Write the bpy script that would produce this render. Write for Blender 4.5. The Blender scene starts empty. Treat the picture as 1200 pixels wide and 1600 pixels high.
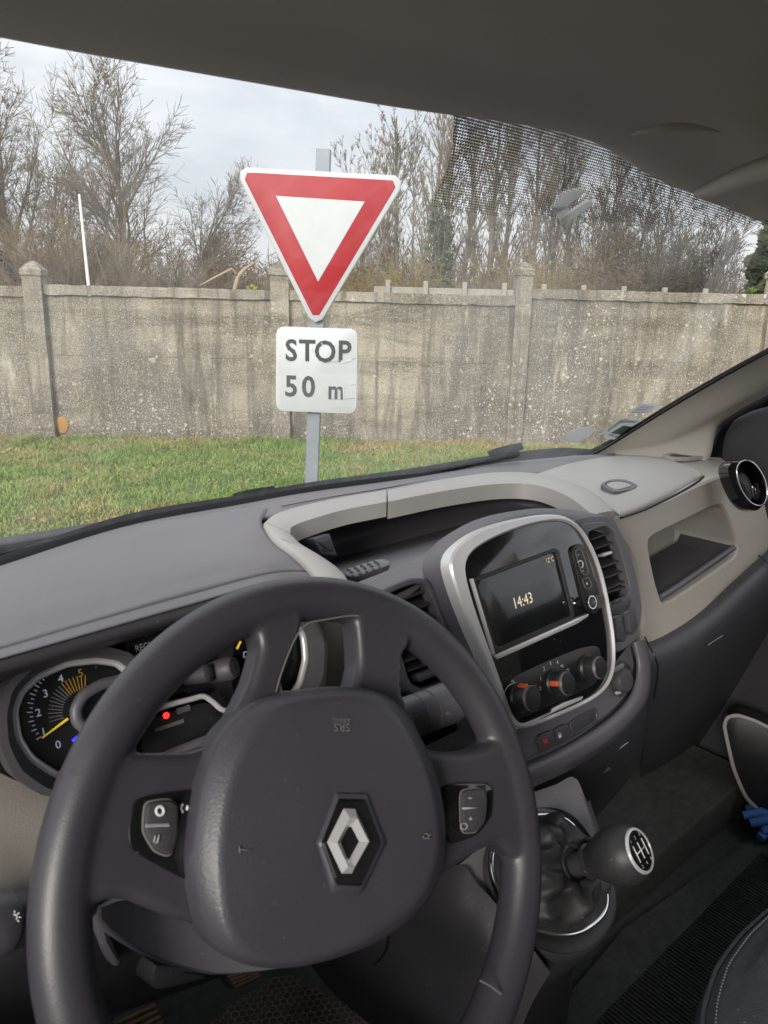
import bpy, bmesh, math, random
import numpy as np
from mathutils import Vector, Matrix, noise as mnoise

scene = bpy.context.scene
C = scene.collection
random.seed(7)
rng = np.random.default_rng(7)

# ------------------------------------------------------------------ camera
EYE = Vector((0.0, 0.0, 1.75))
YAW, PITCH, ROLL = map(math.radians, (41.0, 15.2, 1.4))
FPX = 1155.0                                    # focal length in photo pixels (1200 x 1600)
LOOK = Vector((math.sin(YAW)*math.cos(PITCH), math.cos(YAW)*math.cos(PITCH), -math.sin(PITCH)))
RIGHT = Vector((math.cos(YAW), -math.sin(YAW), 0.0))
UPV = RIGHT.cross(LOOK)
R0, U0 = RIGHT.copy(), UPV.copy()
RIGHT = R0*math.cos(ROLL) + U0*math.sin(ROLL)
UPV = -R0*math.sin(ROLL) + U0*math.cos(ROLL)
cam_data = bpy.data.cameras.new('camera')
cam = bpy.data.objects.new('camera', cam_data)
C.objects.link(cam)
cam.matrix_world = Matrix(((RIGHT.x, UPV.x, -LOOK.x, EYE.x), (RIGHT.y, UPV.y, -LOOK.y, EYE.y),
                           (RIGHT.z, UPV.z, -LOOK.z, EYE.z), (0, 0, 0, 1)))
cam_data.sensor_fit = 'VERTICAL'
cam_data.sensor_height = 36.0
cam_data.sensor_width = 27.0
cam_data.lens = 36.0*FPX/1600.0
cam_data.clip_start = 0.01
cam_data.clip_end = 2000
cam_data.dof.use_dof = True
cam_data.dof.focus_distance = 1.9
cam_data.dof.aperture_fstop = 20.0
scene.camera = cam

# ------------------------------------------------------------------ light
SUN_AZ = Vector((-0.83, -0.46, 0.34)).normalized()      # direction towards the veiled sun
w = bpy.data.worlds.new('World')
scene.world = w
w.use_nodes = True
nt = w.node_tree
for n_ in list(nt.nodes):
    nt.nodes.remove(n_)
def wn(t, **k):
    n_ = nt.nodes.new(t)
    for a_, b_ in k.items():
        setattr(n_, a_, b_)
    return n_
out = wn('ShaderNodeOutputWorld')
bg = wn('ShaderNodeBackground')
sky = wn('ShaderNodeTexSky')
sky.sky_type = 'NISHITA'
sky.sun_disc = False
sky.sun_elevation = math.asin(SUN_AZ.z)
sky.sun_rotation = math.atan2(SUN_AZ.x, SUN_AZ.y)
sky.dust_density = 3.0
tc = wn('ShaderNodeTexCoord')
sep = wn('ShaderNodeSeparateXYZ')
nt.links.new(tc.outputs['Generated'], sep.inputs[0])
mp = wn('ShaderNodeMapping')
mp.inputs['Scale'].default_value = (1.0, 1.0, 3.2)
nt.links.new(tc.outputs['Generated'], mp.inputs[0])
nz = wn('ShaderNodeTexNoise')
nz.inputs['Scale'].default_value = 2.6
nz.inputs['Detail'].default_value = 7
nz.inputs['Roughness'].default_value = 0.55
nz.inputs['Distortion'].default_value = 0.35
nt.links.new(mp.outputs[0], nz.inputs['Vector'])
cr = wn('ShaderNodeValToRGB')
cr.color_ramp.elements[0].position = 0.34
cr.color_ramp.elements[0].color = (4.75, 4.98, 5.4, 1)
cr.color_ramp.elements[1].position = 0.64
cr.color_ramp.elements[1].color = (7.05, 7.1, 7.25, 1)
nt.links.new(nz.outputs[0], cr.inputs[0])
# overcast sky: brighter towards the zenith
zr = wn('ShaderNodeMapRange')
zr.inputs['From Min'].default_value = 0.0
zr.inputs['From Max'].default_value = 1.0
zr.inputs['To Min'].default_value = 0.74
zr.inputs['To Max'].default_value = 1.75
nt.links.new(sep.outputs['Z'], zr.inputs['Value'])
mul = wn('ShaderNodeMix', data_type='RGBA', blend_type='MULTIPLY')
mul.inputs[0].default_value = 1.0
nt.links.new(cr.outputs[0], mul.inputs[6])
nt.links.new(zr.outputs[0], mul.inputs[7])
mx = wn('ShaderNodeMix', data_type='RGBA')
mx.inputs[0].default_value = 0.9
nt.links.new(sky.outputs[0], mx.inputs[6])
nt.links.new(mul.outputs[2], mx.inputs[7])
nt.links.new(mx.outputs[2], bg.inputs['Color'])
bg.inputs['Strength'].default_value = 0.1
nt.links.new(bg.outputs[0], out.inputs[0])

sun_d = bpy.data.lights.new('sun', 'SUN')
sun_d.energy = 1.75
sun_d.angle = math.radians(22)
sun_d.color = (1.0, 0.95, 0.88)
sun = bpy.data.objects.new('sun', sun_d)
C.objects.link(sun)
sun.rotation_euler = SUN_AZ.to_track_quat('Z', 'Y').to_euler()
sun.location = (-5, -5, 12)

vs = scene.view_settings
vs.view_transform = 'Standard'
vs.look = 'None'
vs.gamma = 1.0
vs.use_curve_mapping = False
vs.exposure = 0.9
scene.cycles.use_denoising = True
scene.cycles.max_bounces = 10
scene.cycles.diffuse_bounces = 6
scene.cycles.transparent_max_bounces = 16
scene.cycles.caustics_reflective = False
scene.cycles.caustics_refractive = False

# ------------------------------------------------------------------ points seen in the photograph, taken to metres
def ray(x, y):
    return LOOK + RIGHT*((x-600)/FPX) - UPV*((y-800)/FPX)
def PX(x, y, v):
    d = ray(x, y); return EYE + d*(v/d.x)
def PY(x, y, v):
    d = ray(x, y); return EYE + d*(v/d.y)
def PZ(x, y, v):                                # v below / above the eye
    d = ray(x, y); return EYE + d*(v/d.z)
def PP(x, y, pl, off=0.0):                      # pl = (point relative to eye, unit normal towards the viewer)
    d = ray(x, y); p, n = pl
    return EYE + d*((p.dot(n)+off)/d.dot(n))
def PD(x, y, depth):                            # distance along the lens axis
    return EYE + ray(x, y)*depth
def pt(t):
    x, y, ax, v = t
    return {'x': PX, 'y': PY, 'z': PZ, 'd': PD}[ax](x, y, v)
def V(*a):
    return Vector(a)

# ------------------------------------------------------------------ materials
def mat(name, col, rough=0.5, metal=0.0, spec=0.5, bump=None, var=None, coat=0.0, emit=None, dust=0.0):
    m = bpy.data.materials.new(name)
    m.use_nodes = True
    t = m.node_tree
    b = t.nodes['Principled BSDF']
    b.inputs['Base Color'].default_value = (*col, 1)
    b.inputs['Roughness'].default_value = rough
    b.inputs['Metallic'].default_value = metal
    b.inputs['Specular IOR Level'].default_value = spec
    if coat:
        b.inputs['Coat Weight'].default_value = coat
        b.inputs['Coat Roughness'].default_value = 0.04
    if emit:
        b.inputs['Emission Color'].default_value = (*emit[0], 1)
        b.inputs['Emission Strength'].default_value = emit[1]
    co = t.nodes.new('ShaderNodeTexCoord')
    if var:                                     # (scale, second colour, amount)
        n = t.nodes.new('ShaderNodeTexNoise')
        n.inputs['Scale'].default_value = var[0]
        n.inputs['Detail'].default_value = 6
        n.inputs['Roughness'].default_value = 0.65
        t.links.new(co.outputs['Object'], n.inputs['Vector'])
        r = t.nodes.new('ShaderNodeMapRange')
        r.inputs[1].default_value = 0.35; r.inputs[2].default_value = 0.7
        r.inputs[4].default_value = var[2]
        t.links.new(n.outputs[0], r.inputs[0])
        x = t.nodes.new('ShaderNodeMix'); x.data_type = 'RGBA'
        x.inputs[6].default_value = (*col, 1); x.inputs[7].default_value = (*var[1], 1)
        t.links.new(r.outputs[0], x.inputs[0])
        t.links.new(x.outputs[2], b.inputs['Base Color'])
        rr = t.nodes.new('ShaderNodeMapRange')
        rr.inputs[3].default_value = max(0.02, rough-0.06); rr.inputs[4].default_value = min(1, rough+0.08)
        t.links.new(n.outputs[0], rr.inputs[0])
        t.links.new(rr.outputs[0], b.inputs['Roughness'])
    if dust:                                    # sparse pale specks and faint smudges
        cur = b.inputs['Base Color'].links[0].from_socket if b.inputs['Base Color'].links else None
        vo = t.nodes.new('ShaderNodeTexVoronoi'); vo.inputs['Scale'].default_value = 190
        t.links.new(co.outputs['Object'], vo.inputs['Vector'])
        d1 = t.nodes.new('ShaderNodeMapRange'); d1.inputs[1].default_value = 0.10; d1.inputs[2].default_value = 0.22; d1.inputs[3].default_value = 1.0; d1.inputs[4].default_value = 0.0
        t.links.new(vo.outputs['Distance'], d1.inputs[0])
        sc_ = t.nodes.new('ShaderNodeSeparateColor'); t.links.new(vo.outputs['Color'], sc_.inputs[0])
        d2 = t.nodes.new('ShaderNodeMapRange'); d2.inputs[1].default_value = 0.86; d2.inputs[2].default_value = 0.98; t.links.new(sc_.outputs[0], d2.inputs[0])
        n3 = t.nodes.new('ShaderNodeTexNoise'); n3.inputs['Scale'].default_value = 5; n3.inputs['Detail'].default_value = 8; n3.inputs['Roughness'].default_value = 0.75
        t.links.new(co.outputs['Object'], n3.inputs['Vector'])
        d3 = t.nodes.new('ShaderNodeMapRange'); d3.inputs[1].default_value = 0.5; d3.inputs[2].default_value = 0.8; d3.inputs[4].default_value = 0.12; t.links.new(n3.outputs[0], d3.inputs[0])
        mu = t.nodes.new('ShaderNodeMath'); mu.operation = 'MULTIPLY'; t.links.new(d1.outputs[0], mu.inputs[0]); t.links.new(d2.outputs[0], mu.inputs[1])
        ad = t.nodes.new('ShaderNodeMath'); ad.operation = 'ADD'; t.links.new(mu.outputs[0], ad.inputs[0]); t.links.new(d3.outputs[0], ad.inputs[1])
        sc3 = t.nodes.new('ShaderNodeMath'); sc3.operation = 'MULTIPLY'; sc3.inputs[1].default_value = dust; t.links.new(ad.outputs[0], sc3.inputs[0])
        x2 = t.nodes.new('ShaderNodeMix'); x2.data_type = 'RGBA'; x2.inputs[7].default_value = (0.42, 0.40, 0.37, 1)
        t.links.new(sc3.outputs[0], x2.inputs[0])
        if cur: t.links.new(cur, x2.inputs[6])
        else: x2.inputs[6].default_value = (*col, 1)
        t.links.new(x2.outputs[2], b.inputs['Base Color'])
    if bump:                                    # (kind, scale, strength, distance)
        if bump[0] == 'voronoi':
            n = t.nodes.new('ShaderNodeTexVoronoi'); n.feature = 'SMOOTH_F1'
            o = n.outputs['Distance']
        elif bump[0] == 'wave':
            n = t.nodes.new('ShaderNodeTexWave'); o = n.outputs['Fac']
        else:
            n = t.nodes.new('ShaderNodeTexNoise'); o = n.outputs[0]
            n.inputs['Detail'].default_value = 4
        n.inputs['Scale'].default_value = bump[1]
        t.links.new(co.outputs['Object'], n.inputs['Vector'])
        bp = t.nodes.new('ShaderNodeBump')
        bp.inputs['Strength'].default_value = bump[2]
        bp.inputs['Distance'].default_value = bump[3]
        t.links.new(o, bp.inputs['Height'])
        t.links.new(bp.outputs[0], b.inputs['Normal'])
    return m

M = {}
M['dash'] = mat('dash plastic', (0.150, 0.144, 0.153), 0.45, bump=('voronoi', 620, 0.3, 0.0005), var=(9, (0.178, 0.171, 0.180), 0.5), dust=0.45)
M['dark'] = mat('dark plastic', (0.055, 0.053, 0.060), 0.5, bump=('voronoi', 700, 0.3, 0.0005), var=(14, (0.07, 0.068, 0.075), 0.5), dust=0.4)
M['lower'] = mat('lower plastic', (0.046, 0.045, 0.051), 0.5, bump=('voronoi', 600, 0.3, 0.0005), var=(14, (0.06, 0.059, 0.065), 0.5), dust=0.35)
M['stack'] = mat('console plastic', (0.105, 0.102, 0.116), 0.45, bump=('voronoi', 800, 0.25, 0.0004), var=(12, (0.125, 0.121, 0.135), 0.5), dust=0.4)
M['black'] = mat('black plastic', (0.012, 0.012, 0.014), 0.42, var=(20, (0.02, 0.02, 0.02), 0.5), dust=0.3)
M['beige'] = mat('beige plastic', (0.44, 0.405, 0.36), 0.55, bump=('voronoi', 650, 0.25, 0.0005), var=(7, (0.41, 0.375, 0.33), 0.6))
M['lid'] = mat('grey beige lid', (0.37, 0.355, 0.335), 0.5, bump=('voronoi', 650, 0.25, 0.0005), var=(7, (0.345, 0.33, 0.31), 0.6))
M['pillar'] = mat('pillar trim', (0.60, 0.57, 0.52), 0.75, bump=('noise', 500, 0.2, 0.0006), var=(8, (0.56, 0.53, 0.48), 0.6))
M['gloss'] = mat('piano black', (0.006, 0.006, 0.008), 0.09, coat=0.6, var=(60, (0.012, 0.012, 0.013), 0.6), dust=0.22)
M['satin'] = mat('satin silver', (0.66, 0.66, 0.68), 0.32, metal=0.35, var=(30, (0.58, 0.58, 0.60), 0.4))
M['chrome'] = mat('chrome', (0.75, 0.75, 0.76), 0.12, metal=1.0)
M['badge'] = mat('badge chrome', (0.82, 0.82, 0.84), 0.2, metal=0.6)
M['screen'] = mat('screen glass', (0.010, 0.011, 0.013), 0.16, coat=0.3, var=(18, (0.016, 0.017, 0.018), 0.6), dust=0.15)
M['rubber'] = mat('black rubber', (0.014, 0.014, 0.016), 0.85, spec=0.12, var=(25, (0.022, 0.022, 0.024), 0.6))
M['wheel'] = mat('wheel skin', (0.038, 0.0365, 0.044), 0.38, bump=('voronoi', 1150, 0.22, 0.0003), var=(16, (0.050, 0.047, 0.055), 0.6), dust=.08)
M['airbag'] = mat('airbag skin', (0.050, 0.048, 0.058), 0.42, bump=('voronoi', 620, 0.35, 0.0004), var=(18, (0.059, 0.057, 0.067), 0.5), dust=.1)
M['roof'] = mat('headliner cloth', (0.60, 0.545, 0.55), 0.95, spec=0.1, bump=('noise', 900, 0.5, 0.0012), var=(6, (0.54, 0.485, 0.49), 0.7))
M['leather'] = mat('gaiter leather', (0.028, 0.028, 0.031), 0.5, bump=('noise', 300, 0.25, 0.0008), var=(20, (0.042, 0.042, 0.044), 0.6), dust=0.4)
M['carpet'] = mat('carpet', (0.075, 0.078, 0.075), 0.95, spec=0.1, bump=('noise', 700, 1.0, 0.004), var=(60, (0.12, 0.124, 0.12), 0.7), dust=0.8)
M['seat'] = mat('seat cloth', (0.06, 0.066, 0.07), 0.9, spec=0.15, bump=('noise', 600, 0.8, 0.002), var=(90, (0.09, 0.096, 0.10), 0.6), dust=0.5)
M['thread'] = mat('stitch thread', (0.25, 0.26, 0.27), 0.8)
M['matrubber'] = mat('dusty mat rubber', (0.03, 0.027, 0.023), 0.8, var=(35, (0.09, 0.075, 0.055), 0.8))
M['matridge'] = mat('mat ridge', (0.20, 0.165, 0.125), 0.8, var=(60, (0.1, 0.08, 0.06), 0.8))
M['steel'] = mat('worn steel', (0.30, 0.21, 0.14), 0.4, metal=0.7, var=(60, (0.12, 0.08, 0.05), 0.7))
M['white_print'] = mat('white print', (0.7, 0.7, 0.72), 0.6)
M['grey_print'] = mat('grey print', (0.30, 0.30, 0.32), 0.6)
M['dim_print'] = mat('moulded mark', (0.16, 0.155, 0.155), 0.55)
M['blue_print'] = mat('blue print', (0.03, 0.08, 0.45), 0.5)
M['red_print'] = mat('red print', (0.5, 0.03, 0.03), 0.5)
M['orange'] = mat('orange marker', (0.62, 0.10, 0.04), 0.5)
M['lit_clock'] = mat('lit clock digits', (0.3, 0.26, 0.2), 0.5, emit=((1.0, 0.82, 0.6), 0.38))
M['lit_temp'] = mat('lit temperature', (0.3, 0.25, 0.1), 0.5, emit=((1.0, 0.75, 0.35), 0.3))
M['lit_red'] = mat('lit red lamp', (0.6, 0.02, 0.02), 0.5, emit=((1.0, 0.02, 0.02), 1.6))
M['lit_blue'] = mat('lit blue lamp', (0.02, 0.02, 0.6), 0.5, emit=((0.03, 0.03, 1.0), 1.6))
M['lit_white'] = mat('lit dial marks', (0.4, 0.4, 0.45), 0.5, emit=((0.7, 0.72, 0.95), 0.12))
M['lit_amber'] = mat('lit amber marks', (0.34, 0.2, 0.03), 0.5, emit=((1.0, 0.55, 0.08), 0.04))
M['needle'] = mat('yellow needle', (0.75, 0.55, 0.03), 0.5, emit=((1.0, 0.72, 0.05), 0.15))
M['cloth_blue'] = mat('blue cloth', (0.06, 0.17, 0.50), 0.8, bump=('noise', 300, 0.5, 0.002), var=(60, (0.10, 0.25, 0.6), 0.6))
M['bracket'] = mat('bracket plastic', (0.85, 0.85, 0.84), 0.5, var=(30, (0.8, 0.8, 0.79), 0.5))
def thin_plastic(m, f):
    t = m.node_tree; b = t.nodes['Principled BSDF']; o = t.nodes['Material Output']
    tl = t.nodes.new('ShaderNodeBsdfTranslucent'); tl.inputs[0].default_value = (0.8, 0.8, 0.8, 1)
    x = t.nodes.new('ShaderNodeMixShader'); x.inputs[0].default_value = f
    t.links.new(b.outputs[0], x.inputs[1]); t.links.new(tl.outputs[0], x.inputs[2]); t.links.new(x.outputs[0], o.inputs[0])
thin_plastic(M['bracket'], 0.62)
M['galv'] = mat('galvanised steel', (0.25, 0.28, 0.315), 0.5, metal=0.1, bump=('noise', 60, 0.1, 0.001), var=(14, (0.19, 0.21, 0.235), 0.7))
M['sign_red'] = mat('sign red', (0.40, 0.010, 0.015), 0.45, spec=0.2, var=(5, (0.35, 0.012, 0.016), 0.7))
M['sign_white'] = mat('sign white', (0.54, 0.56, 0.58), 0.4, var=(9, (0.47, 0.49, 0.51), 0.6))
M['sign_edge'] = mat('sign edge', (0.55, 0.55, 0.53), 0.5, var=(20, (0.45, 0.45, 0.43), 0.6))
M['sign_ink'] = mat('sign black letters', (0.018, 0.020, 0.026), 0.5, var=(80, (0.035, 0.038, 0.045), 0.6))
M['sign_worn'] = mat('sign scratches', (0.30, 0.31, 0.32), 0.6)
M['van_paint'] = mat('van paint', (0.5, 0.5, 0.5), 0.4)
M['white_pole'] = mat('white pole paint', (0.8, 0.8, 0.8), 0.5, var=(3, (0.72, 0.72, 0.7), 0.5))
M['tile'] = mat('orange roof tile', (0.36, 0.14, 0.075), 0.85, var=(6, (0.28, 0.11, 0.06), 0.8), bump=('noise', 20, 0.3, 0.01))
M['slate'] = mat('grey roof', (0.25, 0.27, 0.30), 0.7, var=(4, (0.2, 0.21, 0.23), 0.8))
M['render_wall'] = mat('house render', (0.55, 0.53, 0.48), 0.9, var=(4, (0.45, 0.43, 0.4), 0.8))
M['lichen'] = mat('orange patch', (0.42, 0.24, 0.06), 0.85, var=(25, (0.33, 0.2, 0.09), 0.9))
M['ivory'] = mat('pale stub concrete', (0.38, 0.355, 0.30), 0.9, var=(9, (0.27, 0.25, 0.21), 0.8))

# ------------------------------------------------------------------ mesh helpers
def root_loc(o):
    l = Vector((0, 0, 0))
    while o:
        l += o.location; o = o.parent
    return l
def obj(name, verts, faces, m, parent=None, smooth=True, label=None):
    me = bpy.data.meshes.new(name)
    base = root_loc(parent)
    me.from_pydata([tuple(Vector(v)-base) for v in verts], [], faces)
    bm = bmesh.new(); bm.from_mesh(me)
    bmesh.ops.recalc_face_normals(bm, faces=bm.faces)
    bm.to_mesh(me); bm.free()
    if smooth:
        me.polygons.foreach_set('use_smooth', [True]*len(me.polygons))
    me.materials.append(M[m] if isinstance(m, str) else m)
    o = bpy.data.objects.new(name, me)
    C.objects.link(o)
    if parent:
        o.parent = parent
    if label:
        o['label'] = label
    return o
def sharp(o, deg=35):
    """keep real edges crisp on a smooth-shaded mesh"""
    me = o.data
    bm = bmesh.new(); bm.from_mesh(me)
    lim = math.radians(deg)
    for e in bm.edges:
        if len(e.link_faces) == 2 and e.calc_face_angle(0) > lim:
            e.smooth = False
    bm.to_mesh(me); bm.free()
    return o
def empty(name, loc, label=None, cat=None, group=None, kind=None, parent=None):
    o = bpy.data.objects.new(name, None)
    C.objects.link(o)
    o.empty_display_size = 0.1
    if parent:
        o.parent = parent
        o.location = Vector(loc) - root_loc(parent)
    else:
        o.location = loc
    return tag(o, label, cat, group, kind)
def tag(o, label=None, cat=None, group=None, kind=None):
    if label: o['label'] = label
    if cat: o['category'] = cat
    if group: o['group'] = group
    if kind: o['kind'] = kind
    return o
class MB:
    """collects shapes into one mesh"""
    def __init__(s):
        s.v = []; s.f = []
    def add(s, v, f):
        b = len(s.v); s.v += [Vector(x) for x in v]; s.f += [tuple(i+b for i in q) for q in f]
        return s
    def build(s, name, m, parent=None, smooth=True, label=None):
        return obj(name, s.v, s.f, m, parent, smooth, label)

def spline(pts, n):
    """Catmull-Rom through pts, n samples evenly spaced along it"""
    p = [Vector(q) for q in pts]
    if len(p) == 2:
        return [p[0].lerp(p[1], i/(n-1)) for i in range(n)]
    q = [p[0]*2-p[1]] + p + [p[-1]*2-p[-2]]
    fine = []
    for i in range(1, len(q)-2):
        for k in range(16):
            t = k/16
            fine.append(0.5*((2*q[i]) + (q[i+1]-q[i-1])*t + (2*q[i-1]-5*q[i]+4*q[i+1]-q[i+2])*t*t + (3*q[i]-q[i-1]-3*q[i+1]+q[i+2])*t**3))
    fine.append(p[-1])
    d = [0.0]
    for a, b in zip(fine, fine[1:]):
        d.append(d[-1] + (b-a).length)
    res = []; j = 0
    for i in range(n):
        s = d[-1]*i/(n-1)
        while j < len(d)-2 and d[j+1] < s: j += 1
        seg = d[j+1]-d[j]
        res.append(fine[j].lerp(fine[j+1], (s-d[j])/seg if seg > 1e-9 else 0))
    return res
def loft(name, rows, m, parent=None, nu=32, nv=None, thick=0.0, label=None, straight=False, left=None):
    rows = [[pt(q) if isinstance(q, tuple) else Vector(q) for q in r] for r in rows]
    if left is not None:                        # carry the piece on to the door, outside the picture
        rows = [[Vector((left, r[0].y-0.02, r[0].z))]+r if r[0].x > left+0.03 else r for r in rows]
    R = [spline(r, nu) for r in rows]
    if not straight:
        nv = nv or 5*(len(rows)-1)+1
        cols = [spline([r[i] for r in R], nv) for i in range(nu)]
        R = [[cols[i][j] for i in range(nu)] for j in range(nv)]
    nv = len(R)
    v = [q for r in R for q in r]
    f = [(j*nu+i, j*nu+i+1, (j+1)*nu+i+1, (j+1)*nu+i) for j in range(nv-1) for i in range(nu-1)]
    o = obj(name, v, f, m, parent, True, label)
    # face the eye
    me = o.data
    base = root_loc(parent)
    s = sum(((EYE - base - p.center).dot(p.normal))*p.area for p in me.polygons)
    if s < 0:
        me.flip_normals()
    if thick:
        md = o.modifiers.new('thickness', 'SOLIDIFY'); md.thickness = thick; md.offset = -1
    return o
def chaikin(p, k=2):
    for _ in range(k):
        q = []
        for a, b in zip(p, p[1:]+p[:1]):
            q += [a.lerp(b, .25), a.lerp(b, .75)]
        p = q
    return p
def resample(p, n):
    p = list(p); q = p+[p[0]]
    d = [0.0]
    for a, b in zip(q, q[1:]):
        d.append(d[-1]+(b-a).length)
    res = []; j = 0
    for i in range(n):
        s = d[-1]*i/n
        while j < len(d)-2 and d[j+1] < s: j += 1
        seg = d[j+1]-d[j]
        res.append(q[j].lerp(q[j+1], (s-d[j])/seg if seg > 1e-9 else 0))
    return res
def closed(pts, n=64, rnd=2):
    """closed smooth loop; rnd = how strongly corners are rounded (0 keeps the corners)"""
    p = [Vector(q) for q in pts]
    if rnd == 0:
        return p
    # keep the straight runs, round the corners: subdivide first so Chaikin only eats near corners
    if rnd == 1:
        q = []
        for a, b in zip(p, p[1:]+p[:1]):
            q += [a.lerp(b, .12), a.lerp(b, .88)]
        p = q
    return resample(chaikin(p, 3), n)
def centroid(l):
    return sum(l, Vector((0, 0, 0)))/len(l)
def inset(l, n, d):
    """move a planar loop inwards by d"""
    c = centroid(l); r = []
    k = len(l)
    area = sum((l[i]-c).cross(l[(i+1) % k]-c).dot(n) for i in range(k))
    sg = 1 if area > 0 else -1
    for i in range(k):
        a, b, e = l[i-1], l[i], l[(i+1) % k]
        t1 = (b-a).normalized(); t2 = (e-b).normalized()
        n1 = n.cross(t1)*sg; n2 = n.cross(t2)*sg
        m_ = (n1+n2)
        m_ = m_/max(0.35, m_.length_squared/2) if m_.length > 1e-6 else n1
        r.append(b + m_*d)
    return r
def rings(name, loops, m, parent=None, cap0=False, cap1=True, label=None, smooth=True, sh=40, mb=None):
    n = len(loops[0])
    v = [q for l in loops for q in l]
    f = []
    for j in range(len(loops)-1):
        for i in range(n):
            k = (i+1) % n
            f.append((j*n+i, j*n+k, (j+1)*n+k, (j+1)*n+i))
    if cap0: f.append(tuple(range(n)))
    if cap1: f.append(tuple(range((len(loops)-1)*n, len(loops)*n)))
    if mb is not None:
        mb.add(v, f); return mb
    o = obj(name, v, f, m, parent, smooth, label)
    if smooth and sh: sharp(o, sh)
    return o
def plate(name, loop, n, h, m, parent=None, bev=0.001, depth=0.0, label=None, mb=None, dome=0.0):
    """planar loop grown h along n (and depth back), with a rounded rim"""
    n = n.normalized()
    ls = [[p - n*depth for p in loop]]
    ls.append([p + n*(h-bev) for p in loop])
    ls.append([p + n*(h-bev*0.3) for p in inset(loop, n, bev*0.3)])
    ls.append([p + n*h for p in inset(loop, n, bev)])
    if dome:
        c = centroid(loop)
        for s, k in ((0.8, 0.4), (0.55, 0.75), (0.25, 0.96)):
            ls.append([c + (p-c)*s + n*(h+dome*k) for p in inset(loop, n, bev)])
    return rings(name, ls, m, parent, cap0=True, cap1=True, label=label, mb=mb)
def frame_ring(name, outer, inner, n, h, m, parent=None, depth=0.0, bev=0.001, label=None, mb=None):
    """solid band between two planar loops with the same number of points"""
    n = n.normalized()
    # align the start of the inner loop with the outer one
    k0 = min(range(len(inner)), key=lambda k: (inner[k]-outer[0]).length)
    inner = inner[k0:]+inner[:k0]
    c = centroid(outer)
    if (outer[1]-c).cross(outer[5]-c).dot((inner[1]-c).cross(inner[5]-c)) < 0:
        inner = [inner[0]]+inner[:0:-1]
    ls = [[p-n*depth for p in outer], [p+n*(h-bev) for p in outer], [p+n*h for p in inset(outer, n, bev)],
          [p+n*h for p in inset(inner, n, -bev)], [p+n*(h-bev) for p in inner], [p-n*depth for p in inner]]
    ls.append(ls[0])
    return rings(name, ls, m, parent, cap0=False, cap1=False, label=label, mb=mb)
def basis(n):
    n = n.normalized()
    a = Vector((1, 0, 0)) - n*n.x
    if a.length < 0.1:
        a = Vector((0, 1, 0)) - n*n.y
    a.normalize()
    return a, n.cross(a), n
def lathe(name, c, axis, prof, m, parent=None, k=28, label=None, mb=None, sh=35, sx=1.0, hollow=False):
    a, b, n = basis(axis)
    ls = [[c + n*h + (a*math.cos(2*math.pi*i/k)*sx + b*math.sin(2*math.pi*i/k))*max(r, 1e-4) for i in range(k)] for r, h in prof]
    if hollow: ls.append(ls[0])
    return rings(name, ls, m, parent, cap0=not hollow, cap1=not hollow, label=label, mb=mb, sh=sh)
def tube(name, path, r, m, parent=None, k=8, label=None, mb=None, flat=None, n=None):
    """swept tube; r a number or one per point; flat = (normal, factor) squashes it along a direction"""
    P = [Vector(p) for p in path]
    if n: P = spline(P, n)
    rr = r if isinstance(r, (list, tuple)) else [r]*len(P)
    if len(rr) != len(P):
        rr = [rr[0] + (rr[-1]-rr[0])*i/(len(P)-1) for i in range(len(P))]
    ls = []
    prev = None
    for i, p in enumerate(P):
        t = (P[min(i+1, len(P)-1)]-P[max(i-1, 0)]).normalized()
        if prev is None:
            a = Vector((0, 0, 1)) if abs(t.z) < 0.9 else Vector((1, 0, 0))
        else:
            a = prev
        a = (a - t*a.dot(t)).normalized(); prev = a
        b = t.cross(a)
        l = []
        for q in range(k):
            th = 2*math.pi*q/k
            o = (a*math.cos(th)+b*math.sin(th))*rr[i]
            if flat:
                o = o - flat[0]*o.dot(flat[0])*(1-flat[1])
            l.append(p+o)
        ls.append(l)
    return rings(name, ls, m, parent, cap0=True, cap1=True, label=label, mb=mb, sh=50)
def boxv(c, s, ax=None):
    """box from centre, half sizes and three axes"""
    ax = ax or (V(1, 0, 0), V(0, 1, 0), V(0, 0, 1))
    v = [Vector(c)+ax[0]*s[0]*i+ax[1]*s[1]*j+ax[2]*s[2]*k for i in (-1, 1) for j in (-1, 1) for k in (-1, 1)]
    f = [(0, 1, 3, 2), (4, 6, 7, 5), (0, 4, 5, 1), (2, 3, 7, 6), (0, 2, 6, 4), (1, 5, 7, 3)]
    return v, f
def bevel(o, wdt=0.003, seg=2):
    md = o.modifiers.new('edge', 'BEVEL'); md.width = wdt; md.segments = seg; md.limit_method = 'ANGLE'
    md.angle_limit = math.radians(40)
    return o
def text(name, s, c, right, up, size, m, parent=None, ext=0.0002, label=None, sx=1.0, bold=0.0):
    """flat lettering as a mesh, centred at c"""
    cu = bpy.data.curves.new('lettering', 'FONT')
    cu.body = s; cu.size = 1.0; cu.align_x = 'CENTER'; cu.align_y = 'CENTER'
    cu.offset = bold; cu.resolution_u = 3
    to = bpy.data.objects.new('lettering', cu)
    C.objects.link(to)
    dg = bpy.context.evaluated_depsgraph_get(); dg.update()
    me = bpy.data.meshes.new_from_object(to.evaluated_get(dg))
    bpy.data.objects.remove(to); bpy.data.curves.remove(cu)
    right = right.normalized(); up = (up-right*up.dot(right)).normalized(); n = right.cross(up)
    vs_ = [c + right*(v.co.x*size*sx) + up*(v.co.y*size) + n*ext for v in me.vertices]
    fs = [tuple(p.vertices) for p in me.polygons]
    bpy.data.meshes.remove(me)
    return obj(name, vs_, fs, m, parent, False, label)
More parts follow.
